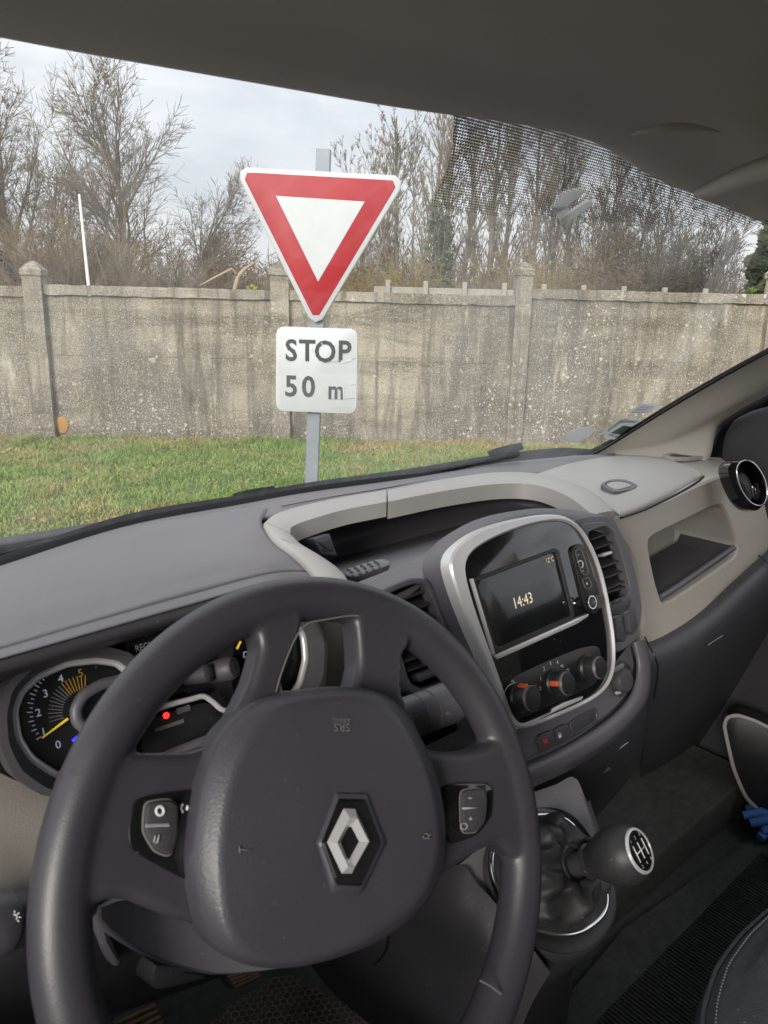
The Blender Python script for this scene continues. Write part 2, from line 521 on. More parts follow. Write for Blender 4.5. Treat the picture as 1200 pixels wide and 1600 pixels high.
# ================================================================== outside the van
E1 = R0.copy()
E2 = Vector((math.sin(YAW), math.cos(YAW), 0))
def GP(x, y, depth, z=0.0):
    p = PD(x, y, depth); return Vector((p.x, p.y, z))

def ground_mat():
    m = bpy.data.materials.new('turf'); m.use_nodes = True
    t = m.node_tree; b = t.nodes['Principled BSDF']; b.inputs['Roughness'].default_value = 0.95
    co = t.nodes.new('ShaderNodeTexCoord')
    n = t.nodes.new('ShaderNodeTexNoise'); n.inputs['Scale'].default_value = 2.2; n.inputs['Detail'].default_value = 9; n.inputs['Roughness'].default_value = 0.7
    t.links.new(co.outputs['Object'], n.inputs['Vector'])
    r = t.nodes.new('ShaderNodeValToRGB')
    r.color_ramp.elements[0].position = 0.35; r.color_ramp.elements[0].color = (0.05, 0.075, 0.02, 1)
    r.color_ramp.elements[1].position = 0.7; r.color_ramp.elements[1].color = (0.15, 0.13, 0.06, 1)
    t.links.new(n.outputs[0], r.inputs[0]); t.links.new(r.outputs[0], b.inputs['Base Color'])
    return m
M['turf'] = ground_mat()
def ground_h(a, d):
    """gentle unevenness of the verge; a, d metres across / away"""
    return 0.03*mnoise.noise(Vector((a*0.5, d*0.5, 0))) + 0.012*mnoise.noise(Vector((a*2, d*2, 3)))
gv, gf = [], []
xs = [-900, -200, -60, -25] + [(-12 + i*0.4) for i in range(61)] + [25, 60, 200, 900]
ys = [-900, -100, -20, 0] + [2.0+i*0.4 for i in range(26)] + [16, 25, 60, 200, 1200]
for d in ys:
    for a in xs:
        near = 1.0 if (-12 <= a <= 12 and 2 <= d <= 12) else 0.0
        gv.append(E1*a + E2*d + Vector((0, 0, ground_h(a, d)*near)))
nx = len(xs)
for j in range(len(ys)-1):
    for i in range(nx-1):
        gf.append((j*nx+i, j*nx+i+1, (j+1)*nx+i+1, (j+1)*nx+i))
tag(obj('ground', gv, gf, 'turf'), 'rough winter turf of the verge in front of the wall and the land beyond', kind='structure')

# ---- grass: blades in one mass
def attr_mat(name, rough=0.7, trans=0.0):
    m = bpy.data.materials.new(name); m.use_nodes = True
    t = m.node_tree; b = t.nodes['Principled BSDF']; b.inputs['Roughness'].default_value = rough
    b.inputs['Specular IOR Level'].default_value = 0.25
    a = t.nodes.new('ShaderNodeAttribute'); a.attribute_name = 'tint'
    t.links.new(a.outputs['Color'], b.inputs['Base Color'])
    return m
M['blades'] = attr_mat('grass blades', 0.6)
def np_mesh(name, verts, nface_verts, loops, m, parent=None, tint=None, smooth=False):
    me = bpy.data.meshes.new(name)
    nv = len(verts); nf = len(nface_verts)
    me.vertices.add(nv); me.vertices.foreach_set('co', np.ascontiguousarray(verts, dtype=np.float32).ravel())
    me.loops.add(len(loops)); me.loops.foreach_set('vertex_index', np.asarray(loops, dtype=np.int32))
    me.polygons.add(nf)
    st = np.zeros(nf, dtype=np.int32); st[1:] = np.cumsum(nface_verts)[:-1]
    me.polygons.foreach_set('loop_start', st)
    if smooth:
        me.polygons.foreach_set('use_smooth', np.ones(nf, dtype=bool))
    me.update(calc_edges=True)
    if tint is not None:
        a = me.attributes.new('tint', 'FLOAT_COLOR', 'POINT')
        a.data.foreach_set('color', np.ascontiguousarray(np.c_[tint, np.ones(nv)], dtype=np.float32).ravel())
    me.materials.append(M[m] if isinstance(m, str) else m)
    o = bpy.data.objects.new(name, me); C.objects.link(o)
    if parent: o.parent = parent
    return o
def vnoise(a, d, s, seed):
    """smooth value noise on numpy arrays"""
    g = np.random.default_rng(seed).random((256, 256))
    x, y = a*s+1000, d*s+1000
    xi, yi = np.floor(x).astype(int), np.floor(y).astype(int)
    fx, fy = x-xi, y-yi; fx = fx*fx*(3-2*fx); fy = fy*fy*(3-2*fy)
    h = lambda i, j: g[i % 256, j % 256]
    return (h(xi, yi)*(1-fx)+h(xi+1, yi)*fx)*(1-fy)+(h(xi, yi+1)*(1-fx)+h(xi+1, yi+1)*fx)*fy

# ---- the wall
WA = E1*(-4.75)+E2*9.75
WB = E1*5.35+E2*10.45
WD = (WB-WA).normalized()
WN = Vector((WD.y, -WD.x, 0))
if WN.dot(E2) > 0: WN = -WN
WPL = (WA-Vector((0, 0, EYE.z)), WN)
def PW(x, y, off=0.0):
    return PP(x, y, WPL, off)
def wall_mat(name, c0, c1, pale, grit=1.0):
    m = bpy.data.materials.new(name); m.use_nodes = True
    t = m.node_tree; b = t.nodes['Principled BSDF']; b.inputs['Roughness'].default_value = 0.95; b.inputs['Specular IOR Level'].default_value = 0.15
    N = t.nodes.new; L = t.links.new
    co = N('ShaderNodeTexCoord')
    def noise(sc, det, vec=None, rough=0.6, dist=0.0):
        n = N('ShaderNodeTexNoise'); n.inputs['Scale'].default_value = sc; n.inputs['Detail'].default_value = det
        n.inputs['Roughness'].default_value = rough; n.inputs['Distortion'].default_value = dist
        L(vec or co.outputs['Object'], n.inputs['Vector']); return n.outputs[0]
    def rng_(v, a, z, lo=0.0, hi=1.0):
        r = N('ShaderNodeMapRange'); r.inputs[1].default_value = a; r.inputs[2].default_value = z
        r.inputs[3].default_value = lo; r.inputs[4].default_value = hi; L(v, r.inputs[0]); return r.outputs[0]
    def mix(f, c_a, c_b, mode='MIX'):
        x = N('ShaderNodeMix'); x.data_type = 'RGBA'; x.blend_type = mode
        if isinstance(f, float): x.inputs[0].default_value = f
        else: L(f, x.inputs[0])
        for k, c_ in ((6, c_a), (7, c_b)):
            if isinstance(c_, tuple): x.inputs[k].default_value = (*c_, 1)
            else: L(c_, x.inputs[k])
        return x.outputs[2]
    mpn = N('ShaderNodeMapping'); mpn.inputs['Scale'].default_value = (1, 1, 0.35); L(co.outputs['Object'], mpn.inputs[0])
    mph = N('ShaderNodeMapping'); mph.inputs['Scale'].default_value = (0.3, 0.3, 1.6); L(co.outputs['Object'], mph.inputs[0])
    col = mix(rng_(noise(0.8, 6, mpn.outputs[0]), 0.42, 0.60), c0, c1)
    col = mix(rng_(noise(1.3, 8, mph.outputs[0], 0.7, 0.6), 0.45, 0.60, 0, 0.85), col, (0.125, 0.105, 0.075))     # damp algae bands
    def times(a_, b_):
        q_ = N('ShaderNodeMath'); q_.operation = 'MULTIPLY'; L(a_, q_.inputs[0]); L(b_, q_.inputs[1]); return q_.outputs[0]
    patchy = rng_(noise(1.1, 5, None, 0.65, 0.4), 0.36, 0.62, 0.25, 1.0)
    col = mix(times(rng_(noise(70, 3), 0.46, 0.62, 0, 0.85*grit), patchy), col, (0.10, 0.09, 0.075))                            # exposed grit
    col = mix(rng_(noise(95, 2, None, 0.5, 1.0), 0.55, 0.66, 0, 0.85*grit), col, (0.62, 0.58, 0.50))
    # pale run-off streaks and dark soot streaks down the face
    mps = N('ShaderNodeMapping'); mps.inputs['Scale'].default_value = (7, 7, 0.55); L(co.outputs['Object'], mps.inputs[0])
    col = mix(rng_(noise(1.0, 5, mps.outputs[0], 0.6, 0.3), 0.50, 0.68, 0, 0.75), col, (0.105, 0.094, 0.078))
    mps2 = N('ShaderNodeMapping'); mps2.inputs['Scale'].default_value = (5, 5, 0.8); mps2.inputs['Location'].default_value = (3, 8, 2); L(co.outputs['Object'], mps2.inputs[0])
    col = mix(rng_(noise(1.0, 7, mps2.outputs[0], 0.7, 0.5), 0.58, 0.72, 0, 0.6), col, (0.60, 0.56, 0.48))
    # lichen blotches of uneven outline
    for sc, th, am in ((5.0, 0.10, 0.8), (11.0, 0.16, 0.75), (26.0, 0.2, 0.7)):
        v = N('ShaderNodeTexVoronoi'); v.inputs['Scale'].default_value = sc; v.inputs['Randomness'].default_value = 1.0
        wv = N('ShaderNodeVectorMath'); wv.operation = 'ADD'
        nn = N('ShaderNodeTexNoise'); nn.inputs['Scale'].default_value = sc*3; L(co.outputs['Object'], nn.inputs['Vector'])
        sc2 = N('ShaderNodeVectorMath'); sc2.operation = 'SCALE'; sc2.inputs['Scale'].default_value = 0.5/sc; L(nn.outputs['Color'], sc2.inputs[0])
        L(co.outputs['Object'], wv.inputs[0]); L(sc2.outputs[0], wv.inputs[1]); L(wv.outputs[0], v.inputs['Vector'])
        f = rng_(v.outputs['Distance'], th, th*1.5, am, 0.0)
        sel = rng_(noise(0.9, 3), 0.42, 0.62)
        q = N('ShaderNodeMath'); q.operation = 'MULTIPLY'; L(f, q.inputs[0]); L(sel, q.inputs[1])
        # only some cells carry a blotch
        pick = N('ShaderNodeSeparateColor'); L(v.outputs['Color'], pick.inputs[0])
        q2 = N('ShaderNodeMath'); q2.operation = 'MULTIPLY'; L(q.outputs[0], q2.inputs[0]); L(rng_(pick.outputs[0], 0.45, 0.5), q2.inputs[1])
        col = mix(q2.outputs[0], col, pale)
    L(col, b.inputs['Base Color'])
    bp = N('ShaderNodeBump'); bp.inputs['Strength'].default_value = 0.7; bp.inputs['Distance'].default_value = 0.012
    L(noise(55, 5, None, 0.7), bp.inputs['Height']); L(bp.outputs[0], b.inputs['Normal'])
    return m
M['wall'] = wall_mat('weathered concrete', (0.44, 0.385, 0.295), (0.20, 0.18, 0.15), (0.66, 0.62, 0.53))
M['wallpost'] = wall_mat('weathered concrete post', (0.40, 0.355, 0.285), (0.27, 0.24, 0.19), (0.66, 0.63, 0.56), 0.8)
M['coping'] = wall_mat('weathered coping', (0.42, 0.375, 0.305), (0.24, 0.21, 0.165), (0.66, 0.63, 0.56), 0.8)

wall = empty('concrete_wall', (WA+WB)/2, 'weathered grey-brown concrete wall of panels and capped posts behind the grass', 'wall')
def rough_box(name, c, s, ax, m, parent, cell=0.06, amp=0.006, seed=0, mbv=0.006):
    """a cast concrete block: gridded faces pushed about a little so edges are uneven"""
    bm = bmesh.new()
    n = [max(1, int(round(2*q/cell))) for q in s]
    n = [min(q, 60) for q in n]
    idx = {}
    def vert(i, j, k):
        key = (i, j, k)
        if key not in idx:
            u = [-1+2*i/n[0], -1+2*j/n[1], -1+2*k/n[2]]
            p = Vector(c)+sum((ax[q]*s[q]*u[q] for q in range(3)), Vector((0, 0, 0)))
            p += Vector([amp*mnoise.noise(p*7+Vector((seed+q*11.3, 0, 0)))*1.2 + amp*0.5*mnoise.noise(p*23+Vector((q*5.1, seed, 0))) for q in range(3)])
            idx[key] = bm.verts.new(p - root_loc(parent))
        return idx[key]
    for a in range(3):
        o1, o2 = (a+1) % 3, (a+2) % 3
        for side in (0, n[a]):
            for i in range(n[o1]):
                for j in range(n[o2]):
                    q = []
                    for di, dj in ((0, 0), (1, 0), (1, 1), (0, 1)):
                        k = [0, 0, 0]; k[a] = side; k[o1] = i+di; k[o2] = j+dj
                        q.append(vert(*k))
                    bm.faces.new(q)
    bmesh.ops.recalc_face_normals(bm, faces=bm.faces)
    me = bpy.data.meshes.new(name); bm.to_mesh(me); bm.free()
    me.materials.append(M[m])
    o = bpy.data.objects.new(name, me); C.objects.link(o); o.parent = parent
    return o
Z3 = Vector((0, 0, 1))
AX = (WD, WN, Z3)
def along(x, y=560):
    return (PW(x, y)-WA).dot(WD)
# posts by the picture column of their foot and top
post_x = [-318, 66, 439, 809, 1196, 1600]
post_top = [430, 432, 432, 432, 436, 440]
ps = [along(x) for x in post_x]
pz = [PW(x, y).z for x, y in zip(post_x, post_top)]
for i, (s_, z_) in enumerate(zip(ps, pz)):
    wdt = 0.115 if i != 3 else 0.105
    p = WA + WD*s_
    o = rough_box('post', Vector((p.x, p.y, 0)) + WN*0.02 + Z3*(z_-0.2)/2, (wdt, 0.10, (z_+0.2)/2), AX, 'wallpost', wall, 0.07, 0.007, i*3.1)
    # pointed cap with a small throat under it
    c = Vector((p.x, p.y, z_)) + WN*0.02
    lv = []
    for hw, h in ((wdt*0.96, -0.004), (wdt*1.12, 0.012), (wdt*1.12, 0.075), (wdt*0.55, 0.15), (wdt*0.12, 0.185)):
        lv.append([c + WD*(hw*a) + WN*(hw*0.95*b) + Z3*h for a, b in
                   ((-1, -1), (0, -1), (1, -1), (1, 0), (1, 1), (0, 1), (-1, 1), (-1, 0))])
    for l in lv:
        for k in range(len(l)):
            l[k] = l[k] + Vector([0.012*mnoise.noise(l[k]*9+Vector((q*7, 0, i))) for q in range(3)])
    rings('cap', lv, 'wallpost', o, cap0=True, cap1=True, sh=25)
# bays: three cast slabs and a coping each
cop_top = [PW(-100, 444).z, PW(240, 449).z, PW(620, 458).z, PW(1010, 456).z, PW(1400, 462).z]
for i in range(5):
    s0, s1 = ps[i]+0.10, ps[i+1]-0.10
    zt = cop_top[i]
    mid = WA + WD*((s0+s1)/2); hw = (s1-s0)/2
    zs = [-0.15, 1.10, zt-0.125]
    for k in range(2):
        h0, h1 = zs[k]+0.0012, zs[k+1]-0.0012
        rough_box('panel', Vector((mid.x, mid.y, (h0+h1)/2)) - WN*(0.008*(k == 1)), (hw, 0.035, (h1-h0)/2), AX, 'wall', wall, 0.08, 0.006, i*5+k)
    rough_box('coping', Vector((mid.x, mid.y, zt-0.06)) + WN*0.01, (hw-0.01, 0.075, 0.06), AX, 'coping', wall, 0.07, 0.009, i*9+2)
# orange patch at the foot of the post
pc = PW(97, 664, 0.04)
lp = [pc + WD*(0.085*math.cos(a)*(1+0.12*math.sin(3*a))) + Z3*(0.12*math.sin(a)*(1+0.08*math.cos(2*a))) for a in [2*math.pi*i/24 for i in range(24)]]
plate('patch', lp, WN, 0.012, 'lichen', wall, bev=0.008, depth=0.03, label='rusty orange oval patch at the foot of the wall')

# ---- grass blades
def grass(n):
    r = np.random.default_rng(3)
    d = 10.1 - 6.3*r.random(n)**1.25
    a = (r.random(n)*2-1)*(d*0.66+0.8)
    a = a+0.4
    # stop at the wall line
    wl = lambda a_: (WA.dot(E2) + (a_-WA.dot(E1))*(WB.dot(E2)-WA.dot(E2))/(WB.dot(E1)-WA.dot(E1)))
    keep = d < wl(a)-0.05
    d, a = d[keep], a[keep]; n = len(d)
    dist_w = wl(a)-d
    clump = vnoise(a, d, 1.1, 1); fine = vnoise(a, d, 6.0, 2); dry = vnoise(a, d, 0.7, 5)*0.6+vnoise(a, d, 3.5, 6)*0.4
    hgt = (0.035+0.05*fine*clump)*(0.6+0.8*r.random(n))
    hgt *= 1+1.6*np.exp(-dist_w/0.22)*(0.2+1.2*r.random(n)*vnoise(a, d, 2.3, 9))
    hgt *= 1+1.1*(vnoise(a, d, 2.8, 12) > 0.80)*r.random(n)
    th = r.random(n)*2*np.pi
    wid = 0.003+0.003*r.random(n)
    lean = hgt*(0.25+0.9*r.random(n)); lt = r.random(n)*2*np.pi
    e1, e2 = np.array(E1), np.array(E2)
    z0 = np.array([ground_h(float(x), float(y)) for x, y in zip(a, d)])
    P = a[:, None]*e1+d[:, None]*e2; P[:, 2] = z0-0.004
    S = (np.cos(th)[:, None]*e1+np.sin(th)[:, None]*e2)*wid[:, None]
    Ln = (np.cos(lt)[:, None]*e1+np.sin(lt)[:, None]*e2)*lean[:, None]
    up = np.zeros((n, 3)); up[:, 2] = hgt
    v = np.stack([P-S, P+S, P+Ln*0.35+up*0.62-S*0.7, P+Ln*0.35+up*0.62+S*0.7, P+Ln+up], 1).reshape(-1, 3)
    k = np.arange(n)*5
    q = np.stack([k, k+1, k+3, k+2], 1); t3 = np.stack([k+2, k+3, k+4], 1)
    loops = np.concatenate([q.ravel(), t3.ravel()]); cnt = np.concatenate([np.full(n, 4), np.full(n, 3)])
    g1, g2, g3 = np.array([0.13, 0.215, 0.045]), np.array([0.265, 0.365, 0.10]), np.array([0.42, 0.335, 0.15])
    m1 = np.clip(fine*0.7+r.random(n)*0.5, 0, 1)[:, None]
    right_dry = np.clip((a-0.3)/4.0, 0, 1)*0.22
    md = np.clip((dry-0.52+right_dry+0.34*np.exp(-dist_w/0.7))*2.2+0.45*(r.random(n)-0.55), 0, 0.95)[:, None]
    c = (g1*(1-m1)+g2*m1)*(1-md)+g3*md
    c *= (0.75+0.5*r.random(n))[:, None]
    tint = np.repeat(c, 5, 0); 
    o = np_mesh('grass', v, cnt, loops, 'blades', tint=tint)
    tag(o, 'short green and straw-yellow winter grass between the van and the wall', 'grass', kind='stuff')
grass(300000)

# fallen leaves and weeds in the turf
def litter(n):
    r = np.random.default_rng(17)
    d = 4.0+6.0*r.random(n)**0.8; a = (r.random(n)*2-1)*(d*0.62+0.5)+0.4
    wl = (WA.dot(E2)+(a-WA.dot(E1))*(WB.dot(E2)-WA.dot(E2))/(WB.dot(E1)-WA.dot(E1)))
    k = d < wl-0.08; d, a = d[k], a[k]; n = len(d)
    P = a[:, None]*np.array(E1)+d[:, None]*np.array(E2); P[:, 2] = 0.02+0.035*r.random(n)
    th = r.random(n)*6.283; s = (0.012+0.02*r.random(n))[:, None]
    u = np.stack([np.cos(th), np.sin(th), r.normal(0, 0.3, n)], 1); v = np.stack([-np.sin(th), np.cos(th), r.normal(0, 0.3, n)], 1)
    vv = np.stack([P-u*s, P+v*s*0.55, P+u*s, P-v*s*0.55], 1).reshape(-1, 3)
    i = np.arange(n)*4; m = r.random(n)[:, None]
    t = np.array([0.20, 0.12, 0.055])*(1-m)+np.array([0.38, 0.29, 0.16])*m
    weed = (r.random(n) < 0.35)[:, None]
    t = np.where(weed, np.array([0.16, 0.25, 0.06]), t)
    o = np_mesh('leaf_litter', vv, np.full(n, 4), np.stack([i, i+1, i+2, i+3], 1).ravel(), 'blades', tint=np.repeat(t, 4, 0))
    tag(o, 'dead leaves and small weeds scattered through the grass', 'leaf litter', kind='stuff')
litter(2600)
# ---- bare trees
M['bark'] = mat('grey brown bark', (0.20, 0.17, 0.13), 0.95, spec=0.1, bump=('noise', 18, 0.6, 0.03), var=(3, (0.13, 0.11, 0.085), 0.7))
M['bark_grey'] = mat('pale grey bark', (0.26, 0.23, 0.185), 0.95, spec=0.1, bump=('noise', 18, 0.6, 0.03), var=(3, (0.17, 0.15, 0.12), 0.7))
M['bark_dark'] = mat('dark bark', (0.105, 0.088, 0.072), 0.95, spec=0.1, bump=('noise', 18, 0.6, 0.03), var=(3, (0.07, 0.06, 0.05), 0.7))
M['twig'] = mat('brown twigs', (0.26, 0.20, 0.125), 0.9, spec=0.1, var=(0.8, (0.16, 0.13, 0.095), 0.8))
M['twig_grey'] = mat('grey twigs', (0.255, 0.205, 0.145), 0.9, spec=0.1, var=(0.8, (0.18, 0.145, 0.10), 0.8))
M['twig_gold'] = mat('golden twigs', (0.33, 0.26, 0.11), 0.9, spec=0.1, var=(0.8, (0.24, 0.185, 0.085), 0.8))
M['twig_red'] = mat('reddish twigs', (0.16, 0.085, 0.06), 0.9, spec=0.1, var=(0.8, (0.11, 0.065, 0.05), 0.8))
M['twig_dark'] = mat('dark twigs', (0.12, 0.10, 0.082), 0.9, spec=0.1, var=(0.8, (0.085, 0.07, 0.06), 0.8))
M['leafy'] = attr_mat('evergreen leaves', 0.55)

class Segs:
    def __init__(s): s.a = []; s.b = []; s.r = []; s.q = []
    def add(s, a, b, r, q): s.a.append(a); s.b.append(b); s.r.append(r); s.q.append(q)
    def build(s, name, m, parent, k=4):
        if not s.a: return None
        A, B, Ra, Rb = np.array(s.a), np.array(s.b), np.array(s.r), np.array(s.q)
        T = B-A; T /= np.maximum(np.linalg.norm(T, axis=1), 1e-9)[:, None]
        ref = np.where(np.abs(T[:, 2:3]) < 0.9, np.array([[0, 0, 1.0]]), np.array([[1.0, 0, 0]]))
        X = np.cross(T, ref); X /= np.linalg.norm(X, axis=1)[:, None]; Y = np.cross(T, X)
        th = np.arange(k)*2*np.pi/k
        ring = np.cos(th)[None, :, None]*X[:, None]+np.sin(th)[None, :, None]*Y[:, None]
        v = np.concatenate([A[:, None]+ring*Ra[:, None, None], B[:, None]+ring*Rb[:, None, None]], 1)
        v = v.reshape(-1, 3)-np.array(root_loc(parent))
        n = len(A); base = (np.arange(n)*2*k)[:, None, None]
        i = np.arange(k); j = (i+1) % k
        quad = np.stack([i, j, j+k, i+k], 1)[None]
        loops = (base+quad).ravel()
        return np_mesh(name, v, np.full(n*k, 4), loops, m, parent, smooth=True)
def grow(segs, p, d, length, r, lvl, cfg, rnd):
    """one wandering limb and what grows from it; segs[level]"""
    n = max(3, int(length/cfg['step'][min(lvl, len(cfg['step'])-1)]))
    h = length/n
    r0 = r
    kids = cfg['kids'][lvl] if lvl < len(cfg['kids']) else 0
    marks = sorted(rnd.uniform(cfg['bare'][lvl] if lvl < len(cfg['bare']) else 0.15, 1.0) for _ in range(kids))
    mi = 0
    for i in range(n):
        w = cfg['wander']*(1+0.4*lvl)
        d = d + np.array([rnd.gauss(0, w), rnd.gauss(0, w), rnd.gauss(0, w)*0.7 + cfg['lift']*(0.5 if lvl == 0 else 1.0) - (cfg.get('droop', 0)*(lvl >= 2))*(i/n)])
        d = d/np.linalg.norm(d)
        q = p+d*h
        r1 = r0*(1-(i+1)/n*(1-cfg['tip'])) 
        segs[min(lvl, len(segs)-1)].add(p, q, r, max(r1, cfg['rmin']))
        while mi < len(marks) and marks[mi] <= (i+1)/n:
            t = marks[mi]; mi += 1
            ang = math.radians(rnd.uniform(*cfg['angle']))
            ref = np.array([rnd.gauss(0, 1), rnd.gauss(0, 1), rnd.gauss(0, 0.5)])
            s = np.cross(d, ref); s /= np.linalg.norm(s)
            nd = d*math.cos(ang)+s*math.sin(ang)
            ln = length*rnd.uniform(*cfg['ratio'])*(1.15-0.55*t if lvl == 0 else 1.0-0.3*t)
            rr = max(cfg['rmin'], min(r1*0.8, r0*cfg['rratio']*(1.1-0.5*t)))
            grow(segs, p+d*h*0.5, nd, ln, rr, lvl+1, cfg, rnd)
        p, r = q, max(r1, cfg['rmin'])
BROAD = dict(step=[0.45, 0.35, 0.25, 0.16], kids=[20, 13, 11], bare=[0.2, 0.15, 0.12], wander=0.05, lift=0.03, angle=(24, 46), ratio=(0.36, 0.56), rratio=0.42, tip=0.12, rmin=0.0055)
SLIM = dict(step=[0.6, 0.4, 0.25, 0.2], kids=[34, 9, 6], bare=[0.2, 0.15, 0.1], wander=0.03, lift=0.05, angle=(16, 38), ratio=(0.18, 0.36), rratio=0.26, tip=0.15, rmin=0.0065)
SHRUB = dict(step=[0.3, 0.22, 0.16], kids=[9, 6, 3], bare=[0.15, 0.1, 0.1], wander=0.09, lift=0.03, angle=(15, 45), ratio=(0.3, 0.6), rratio=0.55, tip=0.25, rmin=0.0045)
WILLOW = dict(step=[0.35, 0.3, 0.2], kids=[12, 9, 4], bare=[0.2, 0.1, 0.1], wander=0.10, lift=0.02, angle=(20, 60), ratio=(0.45, 0.75), rratio=0.5, tip=0.2, rmin=0.0045, droop=0.5)
def tree(x, depth, ytop, cfg, label, group, bark='bark', twig='twig', r=None, lean=0.0, seed=0, stems=1, spread=0.25, name='bare_tree', cat='tree', ivy=0, y0=450, kscale=1.0, hfac=0.86, slim=1.0):
    rnd = random.Random(seed*77+5)
    base = GP(x, y0, depth)
    h = PD(x, ytop, depth).z
    root = empty(name, base, label, cat, group)
    segs = [Segs(), Segs()]
    cfg = dict(cfg); cfg['kids'] = [max(2, int(k*kscale)) for k in cfg['kids']]
    class Split(list): pass
    stem_segs = []
    for s in range(stems):
        stem_segs.append(Segs())
        sg = [stem_segs[-1], segs[0] if stems == 1 else segs[1], segs[1], segs[1]]
        a = rnd.uniform(0, 6.28)
        off = np.array([math.cos(a), math.sin(a), 0])*(0.0 if stems == 1 else rnd.uniform(0.05, 0.25+spread))
        d = np.array([math.cos(a)*spread*(stems > 1)*rnd.random()+lean*E1.x, math.sin(a)*spread*(stems > 1)*rnd.random()+lean*E1.y, 1.0])
        d /= np.linalg.norm(d)
        hh = h*hfac*(1.0 if stems == 1 else rnd.uniform(0.6, 1.05))
        rr = r or h*0.016
        grow(sg, np.array(base)+off-np.array([0, 0, 0.1]), d, hh, rr*(1 if stems == 1 else rnd.uniform(0.5, 1)), 0, cfg, rnd)
    if stems == 1:
        for a_ in 'abrq': getattr(segs[0], a_).extend(getattr(stem_segs[0], a_))
        stem_segs = []
    zs_ = sorted(q[2] for g in segs+stem_segs for q in g.b)
    k_ = h/max(0.5, zs_[int(len(zs_)*0.995)]-base.z)
    bb = np.array(base)
    for g in segs+stem_segs:
        g.a = [bb+(q-bb)*np.array([slim, slim, 1])*k_ for q in g.a]; g.b = [bb+(q-bb)*np.array([slim, slim, 1])*k_ for q in g.b]
    segs[0].build('trunk', bark, root, 7)
    for g in stem_segs: g.build('stem', bark, root, 5)
    segs[1].build('crown', twig, root, 3)
    if ivy:
        leaves(root, 'ivy', [(np.array(base)+np.array([0, 0, h*t]), 0.30+0.25*rnd.random(), h*0.08) for t in [0.08+0.5*i/12*ivy for i in range(12)]], 2600, seed)
    return root
def leaves(root, name, blobs, n, seed, cols=((0.03, 0.055, 0.018), (0.075, 0.11, 0.035)), size=0.07):
    """leaf-sized faces scattered through lumps (centre, radius, half height)"""
    r = np.random.default_rng(seed+100)
    k = r.integers(0, len(blobs), n)
    c = np.array([b[0] for b in blobs])[k]; rad = np.array([b[1] for b in blobs])[k]; hh = np.array([b[2] for b in blobs])[k]
    u = r.normal(size=(n, 3)); u /= np.linalg.norm(u, axis=1)[:, None]
    rr = r.random(n)**0.5
    p = c+u*np.stack([rad*rr, rad*rr, hh*rr], 1)
    a = r.normal(size=(n, 3)); a /= np.linalg.norm(a, axis=1)[:, None]
    b = np.cross(a, r.normal(size=(n, 3))); b /= np.maximum(np.linalg.norm(b, axis=1), 1e-6)[:, None]
    s = size*(0.6+0.8*r.random(n))[:, None]
    v = np.stack([p-a*s, p+b*s*0.5, p+a*s, p-b*s*0.5], 1).reshape(-1, 3)-np.array(root_loc(root))
    i = np.arange(n)*4
    m = r.random(n)[:, None]
    t = np.array(cols[0])*(1-m)+np.array(cols[1])*m
    return np_mesh(name, v, np.full(n, 4), np.stack([i, i+1, i+2, i+3], 1).ravel(), 'leafy', root, tint=np.repeat(t, 4, 0))

G_L, G_R, G_B = 'bare trees behind the left of the wall', 'tall slim trees behind the yield sign', 'bare thicket along the back of the wall'
tree(216, 23, 118, BROAD, 'large rounded bare tree standing alone against the sky left of the sign', G_L, 'bark', 'twig', 0.15, 0.02, 2, kscale=1.15, slim=1.08)
tree(48, 21, 116, BROAD, 'tall bare tree cut off by the left edge, behind the first wall post', G_L, 'bark', 'twig_grey', 0.16, 0.02, 6)
tree(-70, 22, 140, BROAD, 'bare tree reaching in from beyond the left edge of the picture', G_L, 'bark', 'twig', 0.15, 0.05, 8)
tree(98, 26, 215, BROAD, 'thinner bare tree between the two big ones at the left', G_L, 'bark_grey', 'twig_grey', 0.10, 0.0, 11)
tree(285, 27, 262, BROAD, 'low leaning bare tree right of the large rounded one', G_L, 'bark', 'twig', 0.10, 0.10, 14)
for i, (x, dp, yt, st, tw, lb) in enumerate((
        (-10, 17, 325, 12, 'twig_grey', 'grey-brown thicket behind the wall at the left edge'),
        (75, 16.5, 330, 13, 'twig', 'brown thicket behind the wall just right of the first post'),
        (150, 17.5, 335, 12, 'twig_gold', 'straw-tinted thicket around the foot of the white pole'),
        (205, 16, 345, 13, 'twig', 'brown upright thicket under the large rounded tree'),
        (262, 17, 350, 13, 'twig_grey', 'grey thicket right of the large rounded tree trunk'),
        (315, 20, 372, 14, 'twig_red', 'low reddish brown thicket over the wall left of the sign'),
        (352, 19, 400, 10, 'twig', 'lowest brown bush over the wall beside the pale broken branch'))):
    tree(x, dp, yt, SHRUB, lb, G_B, 'bark', tw, 0.035, 0, 30+i, st, 0.42, 'thicket', 'bush')
# pale broken branch lying up against the wall
rt = empty('broken_branch', GP(368, 450, 12.5), 'pale broken branch forking up above the wall left of the sign', 'branch')
mbb = MB()
b0, b1, b2, b3 = PD(363, 470, 12.5), PD(372, 432, 12.5), PD(402, 408, 12.6), PD(312, 446, 12.3)
tube('', [b0, b1, PD(383, 420, 12.5), b2], [0.05, 0.04, 0.03, 0.012], None, None, 6, mb=mbb)
tube('', [b1, PD(362, 420, 12.4), PD(335, 434, 12.4), b3], [0.03, 0.025, 0.02, 0.008], None, None, 6, mb=mbb)
tube('', [GP(360, 450, 12.5), b0], [0.06, 0.05], None, None, 6, mb=mbb)
mbb.build('branch', mat('pale dead wood', (0.42, 0.32, 0.22), 0.9, var=(6, (0.3, 0.22, 0.15), 0.7)), rt)
